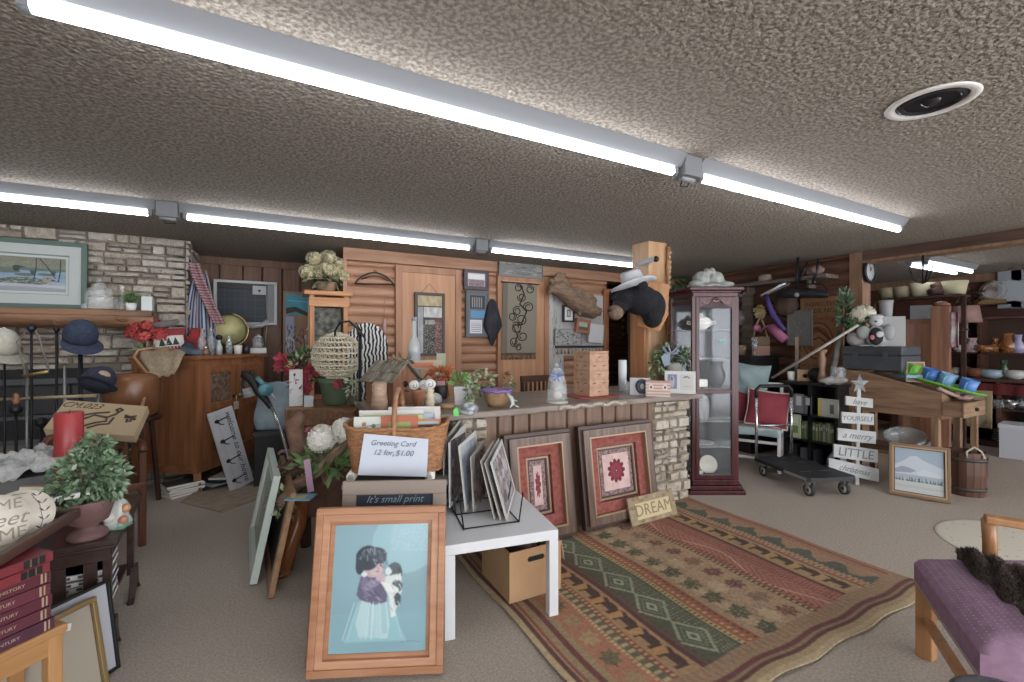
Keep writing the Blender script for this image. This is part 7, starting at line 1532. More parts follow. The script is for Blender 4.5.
def row(z, px0, px1, n, cols, hmax, desc):
    a, b = shx(px0, z), shx(px1, z); st = (b.y-a.y)/n
    for i in range(n):
        c_ = cols[i % len(cols)]; h = hmax*(.88+.12*r.random()); w = abs(st)*.9
        tt = thing('book', '%s spined book, %s from left %s' % (names[c_], pos[i], desc), 'book', (a.x+.01*r.random(), a.y+st*(i+.5), z+.001), 0, 'books '+desc)
        f = MB(); f.span((0,-w/2,0), (.003,w/2,h), C(c_, .5)); f.span((0,-w/2,0), (.15,-w/2+.003,h), C(c_, .5)); f.span((0,w/2-.003,0), (.15,w/2,h), C(c_, .5)); f.span((-.001,-w*.3,h*.6), (.001,w*.3,h*.8), C('c4c4b4' if c_ != 'b5b5aa' else '6d7a60')); f.build('cover', tt)
        f = MB(); f.span((.004,-w/2+.003,.004), (.147,w/2-.003,h-.005), PAPER); f.build('pages', tt)
row(SHZ[1]+0, 801, 818, 6, ['5f7a4a','8a9a5a','a9ad8a','7d8a70'], .2, 'in the left bay of the bookcase middle row')
row(SHZ[1]+0, 818.5, 834, 7, ['8a9a5a','5f7a4a','b5b5aa','7d8a70','a9ad8a'], .2, 'in the right bay of the bookcase middle row')
row(SHZ[1], 787, 800, 3, ['3a4a3a','a9ad8a','4a5550'], .21, 'at the far left of the bookcase middle row')
def flat(label, px0, px1, z0, py0, py1, col, deco=None, u=U0+.0, name='disc_case', cat='case'):
    a, b = PU(px0, 341, u), PU(px1, 341, u); h = PU((px0+px1)/2, py0, u).z-PU((px0+px1)/2, py1, u).z; w = abs(a.y-b.y)
    f = MB(); f.span((0,-w/2,0), (.02,w/2,h), C(col, .5)); 
    if deco: deco(f, w, h)
    single(f, name, label, cat, (u, (a.y+b.y)/2, z0+.001), 0)
flat('pale green and white boxed book facing out in the middle row', 790, 800, SHZ[1], 404, 428, 'b5c09a', lambda f, w, h: (f.span((-.001,-w*.3,h*.2), (0,w*.3,h*.5), C('6d8a4a')), f.span((-.001,-w*.35,h*.6), (0,w*.35,h*.85), C('c4c8b8'))))
flat('yellow edged white picture box facing out on the top row at the right', 818, 838, SHZ[2], 387, 405, 'a5a59c', lambda f, w, h: (f.span((-.001,w*.32,0), (0,w/2,h), C('b5a848')), f.span((-.001,-w*.3,h*.2), (0,-w*.1,h*.7), C('5a5a55'))), u=U0-.01)
flat('black and white photo sleeve facing out at the left of the top row', 787, 794, SHZ[2], 386, 404, '8a8c8e'); flat('silver photo sleeve with a pale face facing out in the top row', 794.5, 803, SHZ[2], 385, 404, '6d6f72', lambda f, w, h: f.span((-.001,-w*.3,h*.4), (0,w*.3,h*.9), C('b0b2b3')))
flat('grey photo sleeve facing out in the top row near the middle', 803.5, 811, SHZ[2], 386, 404, '5a5c60', lambda f, w, h: f.span((-.001,-w*.35,h*.5), (0,w*.2,h*.9), C('a0a2a4')))
for px, lb in ((786, 'white carton on the bottom shelf of the black bookcase'), (806, 'grey carton on the bottom shelf of the black bookcase')): q = shx(px, SHZ[0]); box_thing('carton', lb, 'box', q+Vector((.02,0,.001)), -PI/2, (.14,.2,.17), C('5c5f64' if px > 800 else '3e4044'))
# things on the bookcase
def tb(px, off=.12): q = PU(px, 341, U0+off); return Vector((q.x, q.y, Z0+.001)), facing(q)
q, r1 = tb(805); t = thing('small_birdhouse', 'small plain wooden nesting box on the black bookcase', 'birdhouse', q, r1)
f = MB(); f.span((-.075,0,0), (.075,.12,.13), wood('a5865c', '8a6c46')); f.build('body', t, bevel=.003); f = MB(); f.cyl((0,-.002,.06), (0,.004,.06), .022, BLACK); f.build('entrance', t)
q, r1 = tb(791); lathe_thing('white_mug', 'white mug on the black bookcase left of the nesting box', 'mug', q, [('body', [(.033,0),(.036,.1),(.032,.1),(.03,.01)], CERAM)])
q, r1 = tb(816.5); f = MB(); f.lathe([(.0,0),(.075,.0),(.08,.01),(.08,.04),(0,.04)], (0,.03,.08), BLACK, 24, R=(PI/2,0,0)); single(f, 'round_tin', 'round black tin standing on edge right of the nesting box', 'tin', q, r1)
q, r1 = tb(822, .05); f = MB(); f.lathe([(.03,0),(.045,.03),(.035,.08),(.025,.14),(.04,.26),(.025,.3),(.045,.34),(.045,.36),(0,.36)], m=wood('8f6f55', '735440'), n=16); single(f, 'turned_candlestick', 'tall turned wooden candlestick on the black bookcase', 'candlestick', q, r1)
q, r1 = tb(838, .1); lathe_thing('glass_jar', 'tall clear glass canister at the right end of the black bookcase', 'jar', q, [('body', [(.06,0),(.065,.02),(.065,.17),(.06,.18)], GL2)])
q, r1 = tb(833, -.0); f = MB(); f.sph((0,0,.04), (.12,.05,.04), mat('a9a7a2', .9, 0, '8f8d88', 14), amp=.5, f=4); single(f, 'white_bundle', 'crumpled white cloth bundle at the front edge of the black bookcase', 'cloth', q, r1)
q, r1 = tb(796, .2); lathe_thing('candlestick', 'grey pewter candlestick at the left end of the black bookcase', 'candlestick', q, [('stem', [(.04,0),(.03,.02),(.012,.04),(.02,.1),(.012,.16),(.03,.2)], C('66655f', .4, metal=.5))])
q, r1 = tb(797, .3); f = MB(); f.span((-.02,-.01,0), (.02,.01,.5), wood('7a6048', '5c4634')); single(f, 'wooden_paddle', 'slim wooden paddle standing behind the nesting box', 'paddle', q, r1)
# plywood sign with glove
a, b = PU(843, 385, 5.92), PU(800, 385, 5.92); zt = PU(820, 297, 5.92).z; zb = PU(820, 388, 5.92).z; w = a.y-b.y if a.y > b.y else b.y-a.y; h = zt-zb
t = thing('plywood_sign', 'tall plywood sign with faded red ball glove print leaning on the dark log wall', 'sign', (5.93, (a.y+b.y)/2, zb), -PI/2)
cv = Cv(90, 150, '8f6644'); cv.mottle(.1, 5); cv.ell(.42, .52, .36, .21, '6d3c2a'); cv.ell(.42, .52, .33, .19, '8f6444'); cv.ell(.42, .52, .28, .155, '7a4a30'); cv.ell(.45, .5, .2, .11, '94683f'); cv.line([(.15,.6),(.4,.66),(.7,.54)], .05, '5f3526'); cv.line([(.2,.5),(.45,.56),(.68,.48)], .03, '5f3526')
for i in range(9): cv.line([(.14+.06*i, .38+.03*abs(i-4)), (.16+.06*i, .42+.03*abs(i-4))], .02, '5f3526')
f = MB(); f.canvas(cv.a, (-w/2,-.002,0), (w,0,0), (0,0,h), PRINT); f.span((-w/2,0,0), (w/2,.02,h), C('8f6644')); SK = C('3f3028', .8); f.text('INSPECTED', .075, TX(.0,-.004,h*.92), SK, .0005); f.text('MADE NO. 1', .075, TX(.02,-.004,h*.85), SK, .0005); f.text('Rawlings', .09, TX(.03,-.004,h*.765), C('7a3028', .8), .0005, shear=.4); f.text('ALL WEATHER', .06, TX(-.02,-.004,h*.24), C('6b3a2c', .8), .0005); f.build('board', t, normals=False)
f = MB(); f.span((5.62, 2.68, 0), (5.95, 3.3, zb), C('2a2422', .7)); single(f, 'dark_ledge', 'dark ledge behind the black bookcase carrying the plywood sign', 'ledge') if zb > .3 else f.bm.free()
cv = Cv(50, 60, '6f7370'); r_ = random.Random(8)
for i in range(40): cv.line([(r_.uniform(.1,.9), r_.uniform(.1,.9))]*1+[(r_.uniform(.1,.9), r_.uniform(.1,.9))], .012, r_.choice(('8a8f8c','555a58','8a6a60')))
a, b = PU(811, 346, 5.85), PU(786, 346, 5.85); zt = PU(800, 310, 5.85).z; w = abs(a.y-b.y)
picture('grey_picture', 'grey weathered framed picture hanging left of the plywood sign', (5.9, (a.y+b.y)/2, a.z), -PI/2, w, zt-a.z, 0, [(.02, C('6d655c'), .005)], cv)
# long pole, grey stick
def rod(name, label, cat, p1, p2, r, m, grp=None): f = MB(); f.cyl((0,0,0), Vector(p2)-Vector(p1), r, m, n=8); single(f, name, label, cat, p1, 0, grp)
p1, p2 = PU(772, 378, 4.95), PU(858, 325, 5.02); rod('fishing_pole', 'long pale pole lying diagonally in front of the plywood sign', 'pole', p1, p2, .014, C('9c948c', .5))
p1, p2 = PU(830, 384, 5.3), PU(841, 332, 5.6); rod('grey_stick', 'weathered grey stick leaning beside the plywood sign', 'stick', p1, p2, .03, mat('6d6a66', .9, 0, '55524f', 10))
# ---------------------------------------------------------------- white chair with cushions
q = P(756, 460, 5.12); r1 = facing(q)-.1
t = thing('white_chair', 'white painted rail chair holding the red and blue cushions', 'chair', (q.x, q.y, 0), r1)
WP = C('b5b5b3', .5)
for x in (-.24,.24):
    f = MB(); f.bar((x,-.2,0), (x,-.2,.46), .035, .035, WP); f.build('leg', t, bevel=.004); f = MB(); f.bar((x,.22,0), (x,.22,.95), .035, .035, WP); f.build('leg', t, bevel=.004)
f = MB(); f.span((-.27,-.23,.44), (.27,.23,.47), WP); f.build('seat', t, bevel=.006)
for z in (.12,.3): f = MB(); f.span((-.22,-.21,z), (.22,-.19,z+.03), WP); f.build('rail', t, bevel=.004); f = MB(); f.bar((-.24,-.18,z+.04), (-.24,.2,z+.04), .025, .025, WP); f.build('rail', t); f = MB(); f.bar((.24,-.18,z+.04), (.24,.2,z+.04), .025, .025, WP); f.build('rail', t)
for z in (.6,.75,.9): f = MB(); f.span((-.22,.21,z), (.22,.23,z+.04), WP); f.build('back_rail', t, bevel=.004)
def cushion(name, label, loc, rz, w, h, d, m, pm, lean=.25, roll=0, wr=0):
    t = thing(name, label, 'cushion', loc, rz, 'cushions on the white chair', lean, roll); f = MB()
    for s_ in (-1, 1): f.grid(lambda a_, b_: (w*(a_-.5)*(1-.08*math.sin(PI*b_)), s_*d*(max(0,math.sin(PI*a_)*math.sin(PI*b_)))**.5+wr*math.sin(a_*9+b_*14), h*b_+(.5-b_)*h*.08*math.sin(PI*a_)), 24, 24, m)
    f.build('cover', t, normals=False)
    if pm:
        pts = [(w*(a_-.5)*(1-.08*math.sin(PI*b_)), 0, h*b_+(.5-b_)*h*.08*math.sin(PI*a_)) for a_, b_ in [(i/12, 0) for i in range(12)]+[(1, i/12) for i in range(12)]+[(1-i/12, 1) for i in range(12)]+[(0, 1-i/12) for i in range(12)]]
        f = MB(); f.tube(pts, .009, pm, 6, closed=True); f.build('piping', t)
def onC(x, y, z): v = Vector((x, y, 0)); v.rotate(Euler((0,0,r1))); return Vector((q.x+v.x, q.y+v.y, z))
REDC = mat('8f3540', .9, 0, '7d2c38', 5); AQ = mat('8aa0a2', .9, 0, '76908f', 4, bump=.02, bscale=6)
cushion('red_cushion', 'square red cushion with cream piping at the front of the white chair', onC(.1,-.12,.475), r1, .42, .4, .07, REDC, C('b5aca0'), .2, .1)
cushion('red_cushion', 'darker red cushion leaning behind at the left on the white chair', onC(-.19,.02,.475), r1+.1, .34, .4, .06, mat('7d2c36', .9, 0, '6d2630', 5), C('b5aca0'), .15, 0)
cushion('blue_cushion', 'pale aqua satin pillow sitting high at the back of the white chair', onC(-.09,.1,.7), r1, .38, .46, .09, AQ, None, .1, .1, .008)
f = MB(); f.grid(lambda a_, b_: ((a_-.5)*.5, -.24-.02*math.sin(a_*8), .46-.07*b_), 20, 4, C('8aa0a2', .9)); single(f, 'aqua_cloth', 'strip of aqua cloth hanging over the front of the white chair seat', 'cloth', (q.x, q.y, 0), r1, th=.006)
# ---------------------------------------------------------------- platform trolley
FL, FR, BL, = Vector((4.315,2.277,0)), Vector((4.778,2.09,0)), Vector((4.827,2.856,0))
FL, FR, BL = [PZ(px, py, .18) for px, py in ((808,479),(857.6,477),(777.5,457.5))]
c = (FL+FR)/2; r1 = math.atan2(FR.y-FL.y, FR.x-FL.x); w = (FR-FL).length; d = (BL-FL).length
t = thing('platform_trolley', 'folding platform trolley with a black deck and silver handle', 'trolley', (c.x, c.y, 0), r1)
f = MB(); BD = mat('232427', .6, 0, '303236', 30); f.prism([(-w/2+.03,0),(w/2-.03,0),(w/2,.03),(w/2,d-.03),(w/2-.03,d),(-w/2+.03,d),(-w/2,d-.03),(-w/2,.03)], .035, BD, Matrix.Translation((0,0,.15))); 
for x in (-.1,.1):
    for y in (.2,.5): f.span((x-.05,y,.184), (x+.05,y+.02,.187), C('3e4044'))
f.build('deck', t, bevel=.008)
f = MB(); f.span((-w/2-.004,.03,.155), (-w/2+.0,.3,.18), C('8a8c8e', .4)); f.build('edge_strip', t)
for x in (-w/2+.07, w/2-.07):
    for y in (.07, d-.08):
        f = MB(); f.span((x-.022,y-.03,.1), (x-.016,y+.03,.15), CHROME); f.span((x+.016,y-.03,.1), (x+.022,y+.03,.15), CHROME); f.span((x-.022,y-.03,.135), (x+.022,y+.03,.15), CHROME); cs = f.build('caster', t)
        f = MB(); f.cyl((x-.014,y,.057), (x+.014,y,.057), .055, C('26272a', .5), n=24); f.cyl((x-.0145,y,.057), (x+.0145,y,.057), .04, C('a5a5a2', .5), n=24); f.cyl((x-.0155,y,.057), (x+.0155,y,.057), .015, C('3a3b3e', .5), n=16); f.build('wheel', cs)
f = MB(); f.cyl((-w/2+.03,d-.02,.18), (-w/2+.03,d-.02,.86), .015, CHROME); f.cyl((w/2-.06,d-.02,.18), (w/2-.06,d-.02,.86), .015, CHROME); f.cyl((-w/2+.03,d-.02,.52), (w/2-.06,d-.02,.52), .01, CHROME); f.build('handle_frame', t)
f = MB(); f.tube([(-w/2+.03,d-.02,.82),(-w/2+.03,d-.02,.9),(-w/2+.07,d-.02,.94),(w/2-.1,d-.02,.94),(w/2-.06,d-.02,.9),(w/2-.06,d-.02,.82)], .019, BLACK, 8); f.build('grip', t)
# ---------------------------------------------------------------- christmas sign
T_ = 4.42; o = P(857, 480, T_); o.z = .0; r1 = RZV-.1; Ri = Euler((0,0,-r1)).to_matrix()
def ls(px, py): v = P(px, py, T_)-Vector((o.x, o.y, 0)); return v
t = thing('christmas_sign', 'tree shaped white plank sign reading have yourself a merry LITTLE christmas', 'sign', o, 0)
WPL = mat('b0b1b0', .7, 0, '9c9d9c', 6); GT = C('5f6d70', .8); sc_ = T_/FP
back = Vector((CA, SA, 0)); rt_ = Vector((SA, -CA, 0))
f = MB(); f.bar(ls(861,388)+back*.03, Vector((*ls(859,478).xy, .0))+back*.03, .035, .02, WPL, up=tuple(rt_.cross(Vector((0,0,1))))); f.build('stake', t, bevel=.002)
for x0, y0, x1, y1, hp_, s_, tx, sh in ((846,396,873,399,9,.075,'have',.4),(842,412,874,414,11,.066,'YOURSELF',0),(838,428,876,432,12,.09,'a merry',.4),(834,444,878,450,13,.12,'LITTLE',0),(829,458,879,469,13,.08,'christmas',.4)):
    a_, b_ = ls(x0, y0), ls(x1, y1); h = hp_*sc_; nrm = -back
    f = MB(); dn_ = Vector((0,0,-h)); f.slab([a_+dn_, b_+dn_, b_, a_], .018, WPL)
    x_ = (b_-a_).normalized(); z_ = -back; y_ = z_.cross(x_); M = Matrix((x_, y_, z_)).transposed().to_4x4(); M.translation = (a_+b_)/2+dn_*.52-back*.001
    f.text(tx, s_, M, GT, .001, shear=sh); f.build('plank', t)
f = MB(); pts = []
for i in range(10): a_ = PI/2+i*PI/5; rr_ = (.1 if i % 2 == 0 else .042); pts.append((rr_*math.cos(a_), rr_*math.sin(a_)))
M = Matrix((rt_, Vector((0,0,1)), -back)).transposed().to_4x4(); M.translation = ls(860.5, 384)+back*.01; c3 = (0, 0, .045)
vs_ = [(x, y, 0) for x, y in pts]+[c3, (0,0,-.01)]; f._add(vs_, [(i, (i+1) % 10, 10) for i in range(10)]+[((i+1) % 10, i, 11) for i in range(10)], mat('a9adae', .5, 0, '8b9092', 8), M); f.build('star', t)
# white jug behind sign
q = P(837, 470, 4.75); f = MB(); f.lathe([(.07,0),(.09,.02),(.09,.16),(.06,.22),(.025,.26),(.025,.29),(0,.29)], m=C('aab4bc', .4), n=20); f.lathe([(.0905,.06),(.0905,.13)], m=C('4a7aa5', .5), n=20, cap=False); single(f, 'detergent_jug', 'white jug with a blue label on the floor behind the christmas sign', 'jug', (q.x, q.y, .002), 0)
# ---------------------------------------------------------------- old wooden bench
UB = 5.42
def bz(px, py, u=UB): return PU(px, py, u)
N_ = bz(942, 393); Lf = bz(845, 341); vN, vL = N_.y, Lf.y
zN, zLt = N_.z, bz(862, 372).z; zbN = bz(940, 414.5).z
zb_ = .70; D_ = .55
t = thing('slant_bench', 'old brown wooden trough bench with sloping sides near the opening', 'bench', (UB, vN, 0), 0)
Lb = vL-vN
f = MB()
f._add([(0,0,zb_),(0,Lb,zb_),(0,Lb,zLt+.02),(0,Lb*.75,zLt),(0,0,zN),(.025,0,zb_),(.025,Lb,zb_),(.025,Lb,zLt+.02),(.025,Lb*.75,zLt),(.025,0,zN)], [(0,1,2,3,4),(9,8,7,6,5),(0,5,6,1),(1,6,7,2),(2,7,8,3),(3,8,9,4),(4,9,5,0)], RUSTY); f.build('side_board', t, bevel=.004)
f = MB()
f._add([(D_,0,zb_),(D_,Lb,zb_),(D_,Lb,zLt+.02),(D_,Lb*.75,zLt),(D_,0,zN),(D_+.025,0,zb_),(D_+.025,Lb,zb_),(D_+.025,Lb,zLt+.02),(D_+.025,Lb*.75,zLt),(D_+.025,0,zN)], [(0,1,2,3,4),(9,8,7,6,5),(0,5,6,1),(1,6,7,2),(2,7,8,3),(3,8,9,4),(4,9,5,0)], RUSTY); f.build('side_board', t, bevel=.004)
f = MB(); f.span((.025,.0,zb_), (D_,.03,zN-.01), RUSTIC); f.build('end_board', t); f = MB(); f.span((.025,Lb-.03,zb_), (D_,Lb,zLt), RUSTIC); f.build('end_board', t)
f = MB(); f.slab([(.025,.03,zN-.02), (D_,.03,zN-.02), (D_,Lb*.75,zLt-.02), (.025,Lb*.75,zLt-.02)], .02, RUSTY); f.span((.025,Lb*.75,zLt-.04), (D_,Lb-.03,zLt-.02), RUSTY); f.build('top_board', t)
f = MB(); f.span((-.01,-.14,.74), (.48,-.001,.865), RUSTY); f.span((-.02,-.155,.735), (.49,-.14,.87), RUSTIC); f.build('drawer_box', t, bevel=.005); f = MB(); f.sph((.24,-.165,.8), .018, DARKM, 8); f.build('knob', t)
for x, y in ((.0,.02),(D_-.05,.02),(0,Lb-.07),(D_-.05,Lb-.07)): f = MB(); f.span((x-.012,y,0), (x+.05,y+.055,zb_+.02), RUSTZ); f.build('leg', t, bevel=.004)
for x in (.4,): f = MB(); f.span((x,-.12,0), (x+.045,-.075,.74), RUSTZ); f.build('leg', t, bevel=.004)
f = MB(); f.span((.0,.08,.3), (D_,Lb-.08,.325), RUSTY); f.build('lower_shelf', t)
# under the bench
q = bz(905, 436, UB+.2); t = thing('glass_bowl', 'large clear glass bowl on the lower shelf of the trough bench', 'bowl', (q.x, q.y, .328), -PI/2+.3, lean=.5)
f = MB(); f.lathe([(.04,0),(.1,.02),(.15,.08),(.165,.14),(.16,.14),(.14,.08),(.09,.03),(0,.02)], (0,0,.03), GL2, 28, R=(.9,0,0)); f.build('bowl', t)
q = bz(949, 437, UB+.28); f = MB(); f.sph((0,0,.05), (.1,.07,.05), C('8f979c', .6), amp=.3); single(f, 'white_shoe', 'greyish white shoe on the lower shelf at the right of the trough bench', 'shoe', (q.x, vN+.17, .328), 0)
# suitcase
a, b = PU(847, 373, UB+.1), PU(908, 373, UB+.1); sz = .245
zc = zLt+.022
t = thing('black_suitcase', 'grey black hard suitcase lying on the high end of the trough bench', 'suitcase', (UB+.03, (a.y+b.y)/2+.02, zc), 0); w = abs(a.y-b.y)/2
TR = mat('34363b', .5, 0, '42454b', 6)
f = MB(); f.span((0,-w,0), (.42,w,sz*.62), TR); f.build('body', t, bevel=.012); f = MB(); f.span((0,-w,sz*.63), (.42,w,sz), TR); f.build('lid', t, bevel=.012); 
for y in (-w*.5, w*.5): f = MB(); f.span((-.008,y-.025,sz*.5), (0,y+.025,sz*.75), C('55585e', .4, metal=.6)); f.build('latch', t)
zT = zc+sz+.001
def tt_(px, off=.1): q = PU(px, 341, UB+off); return Vector((q.x, q.y, zT)), facing(q)
q, r1 = tt_(859, .12); t = thing('white_planter_pot', 'round white pot of white hydrangeas and pine sprigs on the black trunk', 'potted plant', q, r1)
f = MB(); f.lathe([(.06,0),(.1,.04),(.11,.09),(.09,.14),(.08,.14),(.09,.08)], m=C('a5a5a4', .5), n=24); f.build('pot', t)
f = MB(); f.sph((.03,0,.33), (.115,.09,.09), C('c9c5b0', .9), 10, amp=.15, f=6); f.petals((.03,0,.33), (.12,.1,.1), 150, .024, [C('d0ccb8'), C('c2beaa'), C('dad6c4')], 4); f.build('blossoms', t)
f = MB(); f.leaves((.02,0,.24), (.13,.1,.07), 90, .07, [LEAFD, C('3c6a36')]); f.build('leaves', t); f = MB(); f.leaves((-.12,.02,.4), (.06,.05,.2), 160, .07, [C('5a7058'), LEAFD], droop=-.6); f.build('pine_sprigs', t)
q, r1 = tt_(876, .05); t = thing('plush_snowman', 'grey and white plush chef figure with a black apron on the black trunk', 'plush toy', q, r1)
f = MB(); f.sph((0,0,.1), (.09,.07,.11), mat('9a9c9c', .9, 0, '858888', 20), amp=.1); f.sph((0,0,.25), (.055,.05,.055), C('a9abab', .9)); f.sph((-.1,-.02,.14), (.06,.04,.07), C('8f9292', .9)); f.sph((.1,-.02,.14), (.05,.04,.08), C('8f9292', .9)); f.build('body', t)
f = MB(); f.sph((0,-.045,.1), (.06,.04,.09), C('232327', .9)); f.build('apron', t); f = MB(); f.sph((-.03,-.08,.09), (.02,.01,.025), C('b35a6a', .8)); f.sph((.03,-.08,.12), (.03,.012,.03), C('b9b9b9', .8)); f.build('patches', t); f = MB(); f.sph((0,0,.3), (.06,.055,.025), C('b5b5b5', .8)); f.sph((0,-.05,.25), (.01,.01,.01), BLACK, 6); f.build('hat', t)
q, r1 = tt_(893, .12); box_thing('white_board_box', 'plain pale grey upright box on the black trunk', 'box', q, r1, (.19,.06,.3), C('9ea19e', .6))
q, r1 = tt_(886, .3); lathe_thing('grey_vase', 'tall grey vase behind the plush chef figure', 'vase', q, [(None, [(.05,0),(.06,.1),(.05,.3),(.06,.45),(.065,.48)], C('7d7f80', .5))])
q, r1 = tt_(857, .03); box_thing('white_napkin', 'flat white booklet on the front edge of the black trunk', 'booklet', Vector((q.x, q.y-.12, zT)), -PI/2, (.2,.06,.012), C('b5b6ba'))
# picture, packages, tray
def slope(y): return zN+(zLt-zN)*min(1, y/(Lb*.75))
q = PU(918, 366, UB+.2); cv = Cv(30, 40, 'b0a98e'); cv.rect(.14,.12,.86,.9,'a8924c'); cv.ell(.5,.5,.18,.26,'8a5a3a'); cv.ell(.5,.75,.1,.08,'b09070')
picture('yellow_icon', 'small cream framed picture with a yellow ground leaning on the black trunk', (UB+.14, q.y, slope(q.y-vN)+.01), -PI/2+.35, .14, .2, .15, [(.012, C('b0aa98'), .003)], cv, depth=.01)
q = PU(903, 372, UB+.08); f = MB(); f.span((-.1,-.07,0), (.1,.07,.03), C('5a84a0', .4)); f.span((-.06,-.04,.03), (.02,.04,.031), C('a9b5bc')); f.span((.04,-.05,.03), (.08,.03,.031), C('7a9a6a')); single(f, 'blue_package', 'blue and white plastic package on the bench in front of the black trunk', 'package', (UB+.12, q.y-.02, slope(q.y-vN)+.035), .9, lean=0, roll=.0)
an = math.atan2(zN-slope(Lb*.7), -(Lb*.7))
TRY = P(945, 384, 4.0); c_ = Vector((UB+.2, vN+.1, zN+.05))
t = thing('green_tray', 'long lime green plastic tray tilted on the end of the trough bench', 'tray', c_, 0); t.rotation_euler = (.30, .0, .06)
LG_ = C('6fb03a', .35); f = MB(); f.grid(lambda a_, b_: ((.13*b_+.0)*math.cos(2*PI*a_), (.34*b_)*math.sin(2*PI*a_), .045*b_**4), 49, 9, LG_); f.build('tray', t, th=.006)
tw = t
for i, (y, col, lb) in enumerate(((.2, '62b23c', 'green plastic mug at the high end of the lime tray'), (.075, '3f6fb5', 'dark blue plastic mug, second in the lime tray'), (-.05, '6f9fc4', 'light blue plastic mug, third in the lime tray'), (-.2, '4a7cc0', 'blue plastic mug at the low end of the lime tray'))):
    R3 = t.rotation_euler.to_matrix(); p3 = c_+R3 @ Vector((0, y, .006)); m_ = thing('plastic_mug', lb, 'mug', p3, 0, 'plastic mugs lying in the lime tray'); m_.rotation_euler = (.30, 0, .06)
    f = MB(); f.lathe([(0,0),(.056,0),(.064,.135),(.059,.135),(.051,.01),(0,.01)], (0,0,0), C(col, .3), 24); f.build('body', m_); f = MB(); f.tube([(-.05,0,.03),(-.1,0,.04),(-.1,0,.1),(-.06,0,.115)], .008, C(col, .3), 6); f.build('handle', m_)
q = PU(990, 396, 5.75); f = MB(); f.sph((0,0,0), (.1,.06,.03), C('8f6f66', .7), amp=.3); f.tube([(-.05,0,0),(-.18,.06,.05),(-.25,.1,.09)], .018, C('9a8076', .7), 6); single(f, 'wooden_spoon', 'pinkish brown wooden scoop lying past the end of the lime tray', 'scoop', Vector((UB+.25, vN-.07, .90)), 0)
# mountain picture and barrel
a, b = PZ(889, 493.6, 0), PZ(951, 504, 0); c, r1, w = place2(a, b)
cv = Cv(90, 90, 'a3afba'); cv.rect(0, .62, 1, 1, '93a3b2'); cv.poly([(0,.6),(.2,.72),(.32,.82),(.45,.85),(.58,.76),(.75,.7),(1,.6),(1,.4),(0,.4)], 'b3bcc5'); cv.poly([(0,.5),(.15,.58),(.3,.56),(.45,.5),(.35,.45),(0,.42)], '8796a6'); cv.poly([(.45,.45),(.6,.55),(.8,.5),(1,.42),(1,.36),(.5,.38)], 'bcc3ca'); cv.rect(0, .3, 1, .4, '9aa5ae'); r_ = random.Random(2)
for i in range(46): x = r_.random(); h_ = r_.uniform(.05,.13); cv.poly([(x-.02,.24),(x+.02,.24),(x,.24+h_)], r_.choice(('5f7270','6d807c','52645f')))
cv.rect(0, 0, 1, .24, 'b3b7b6'); cv.rect(0, .1, 1, .16, 'a2a7a6', .6)
picture('mountain_picture', 'gold framed snowy mountain landscape standing on the carpet by the trough bench', (c.x, c.y, .006), r1, w, .47, .16, [(.022, C('7a5c40', .4), .012), (.014, C('a08260', .4, metal=.3), .004), (.006, C('3f342a'), .0)], cv)
q = PZ(967, 497, 0); t = thing('wooden_barrel', 'small dark stave barrel under the end of the trough bench', 'barrel', (q.x+.12, q.y+.05, 0), 0)
f = MB(); n = 18
for i in range(n):
    a0, a1 = 2*PI*i/n+.01, 2*PI*(i+1)/n-.01; vs_ = []
    for z, rr_ in ((0,.135),(.2,.15),(.4,.145)):
        for aa in (a0, a1):
            for k_ in (rr_, rr_-.015): vs_.append((k_*math.cos(aa), k_*math.sin(aa), z))
    fs_ = []
    for l in range(2): b0 = l*4; fs_ += [(b0, b0+2, b0+6, b0+4), (b0+1, b0+5, b0+7, b0+3), (b0, b0+4, b0+5, b0+1), (b0+2, b0+3, b0+7, b0+6)]
    fs_ += [(8,10,11,9),(0,1,3,2)]; f._add(vs_, fs_, wood('5c3a2a', '43291e', scale=2))
f.lathe([(.128,.02),(0,.02)], m=DWOOD, n=18, cap=False); f.build('staves', t)
for z, rr_ in ((.05,.142),(.32,.15)): f = MB(); f.lathe([(rr_+.002,z),(rr_+.004,z+.03)], m=C('3a342f', .5), n=36, cap=False); f.build('hoop', t, th=.003)
f = MB(); f.tube([(-.13,-.05,.36),(-.17,-.06,.42),(-.1,-.09,.46),(-.04,-.12,.42),(-.06,-.15,.36)], .009, C('a59c8c', .9), 6); f.build('rope', t)
f = MB(); f.sph((0,0,.03), (.06,.05,.03), C('a8984c', .8), amp=.4); f.span((-.07,-.03,0), (.07,.03,.02), C('a8984c')); single(f, 'yellow_rag', 'yellow rag lying on the rim shelf above the barrel', 'rag', (UB+.3, vN+.15, .327), 0)
# ---------------------------------------------------------------- FAR ROOM
UC = 8.55
t = thing('long_counter', 'long brown display counter along the far wall beyond the opening', 'counter', (UC, 0, 0), 0)
FB = wood('5f3c2e', '452a20', axis=1, rough=.5); v0, v1 = .6, 3.3
f = MB(); f.span((0,v0,.87), (.7,v1,.91), FB); f.build('worktop', t, bevel=.004)
f = MB(); f.span((.65,v0,0), (.7,v1,.87), C('2b2320')); f.build('back_panel', t); f = MB(); f.span((0,v0,.0), (.7,v1,.08), FB); f.build('plinth', t)
for v in (v0, 1.45, 2.1, 2.75, v1-.04): f = MB(); f.span((0,v,.08), (.65,v+.04,.87), FB); f.build('upright', t)
f = MB(); f.span((.02,v0,.5), (.65,v1-.04,.52), FB); f.build('shelf', t)
t = thing('hutch_shelves', 'dark wooden shelves above the far counter', 'shelves', (UC+.4, 0, .911), 0)
for z in (.32, .82): f = MB(); f.span((0,v0,z), (.35,v1,z+.03), FB); f.build('shelf', t)
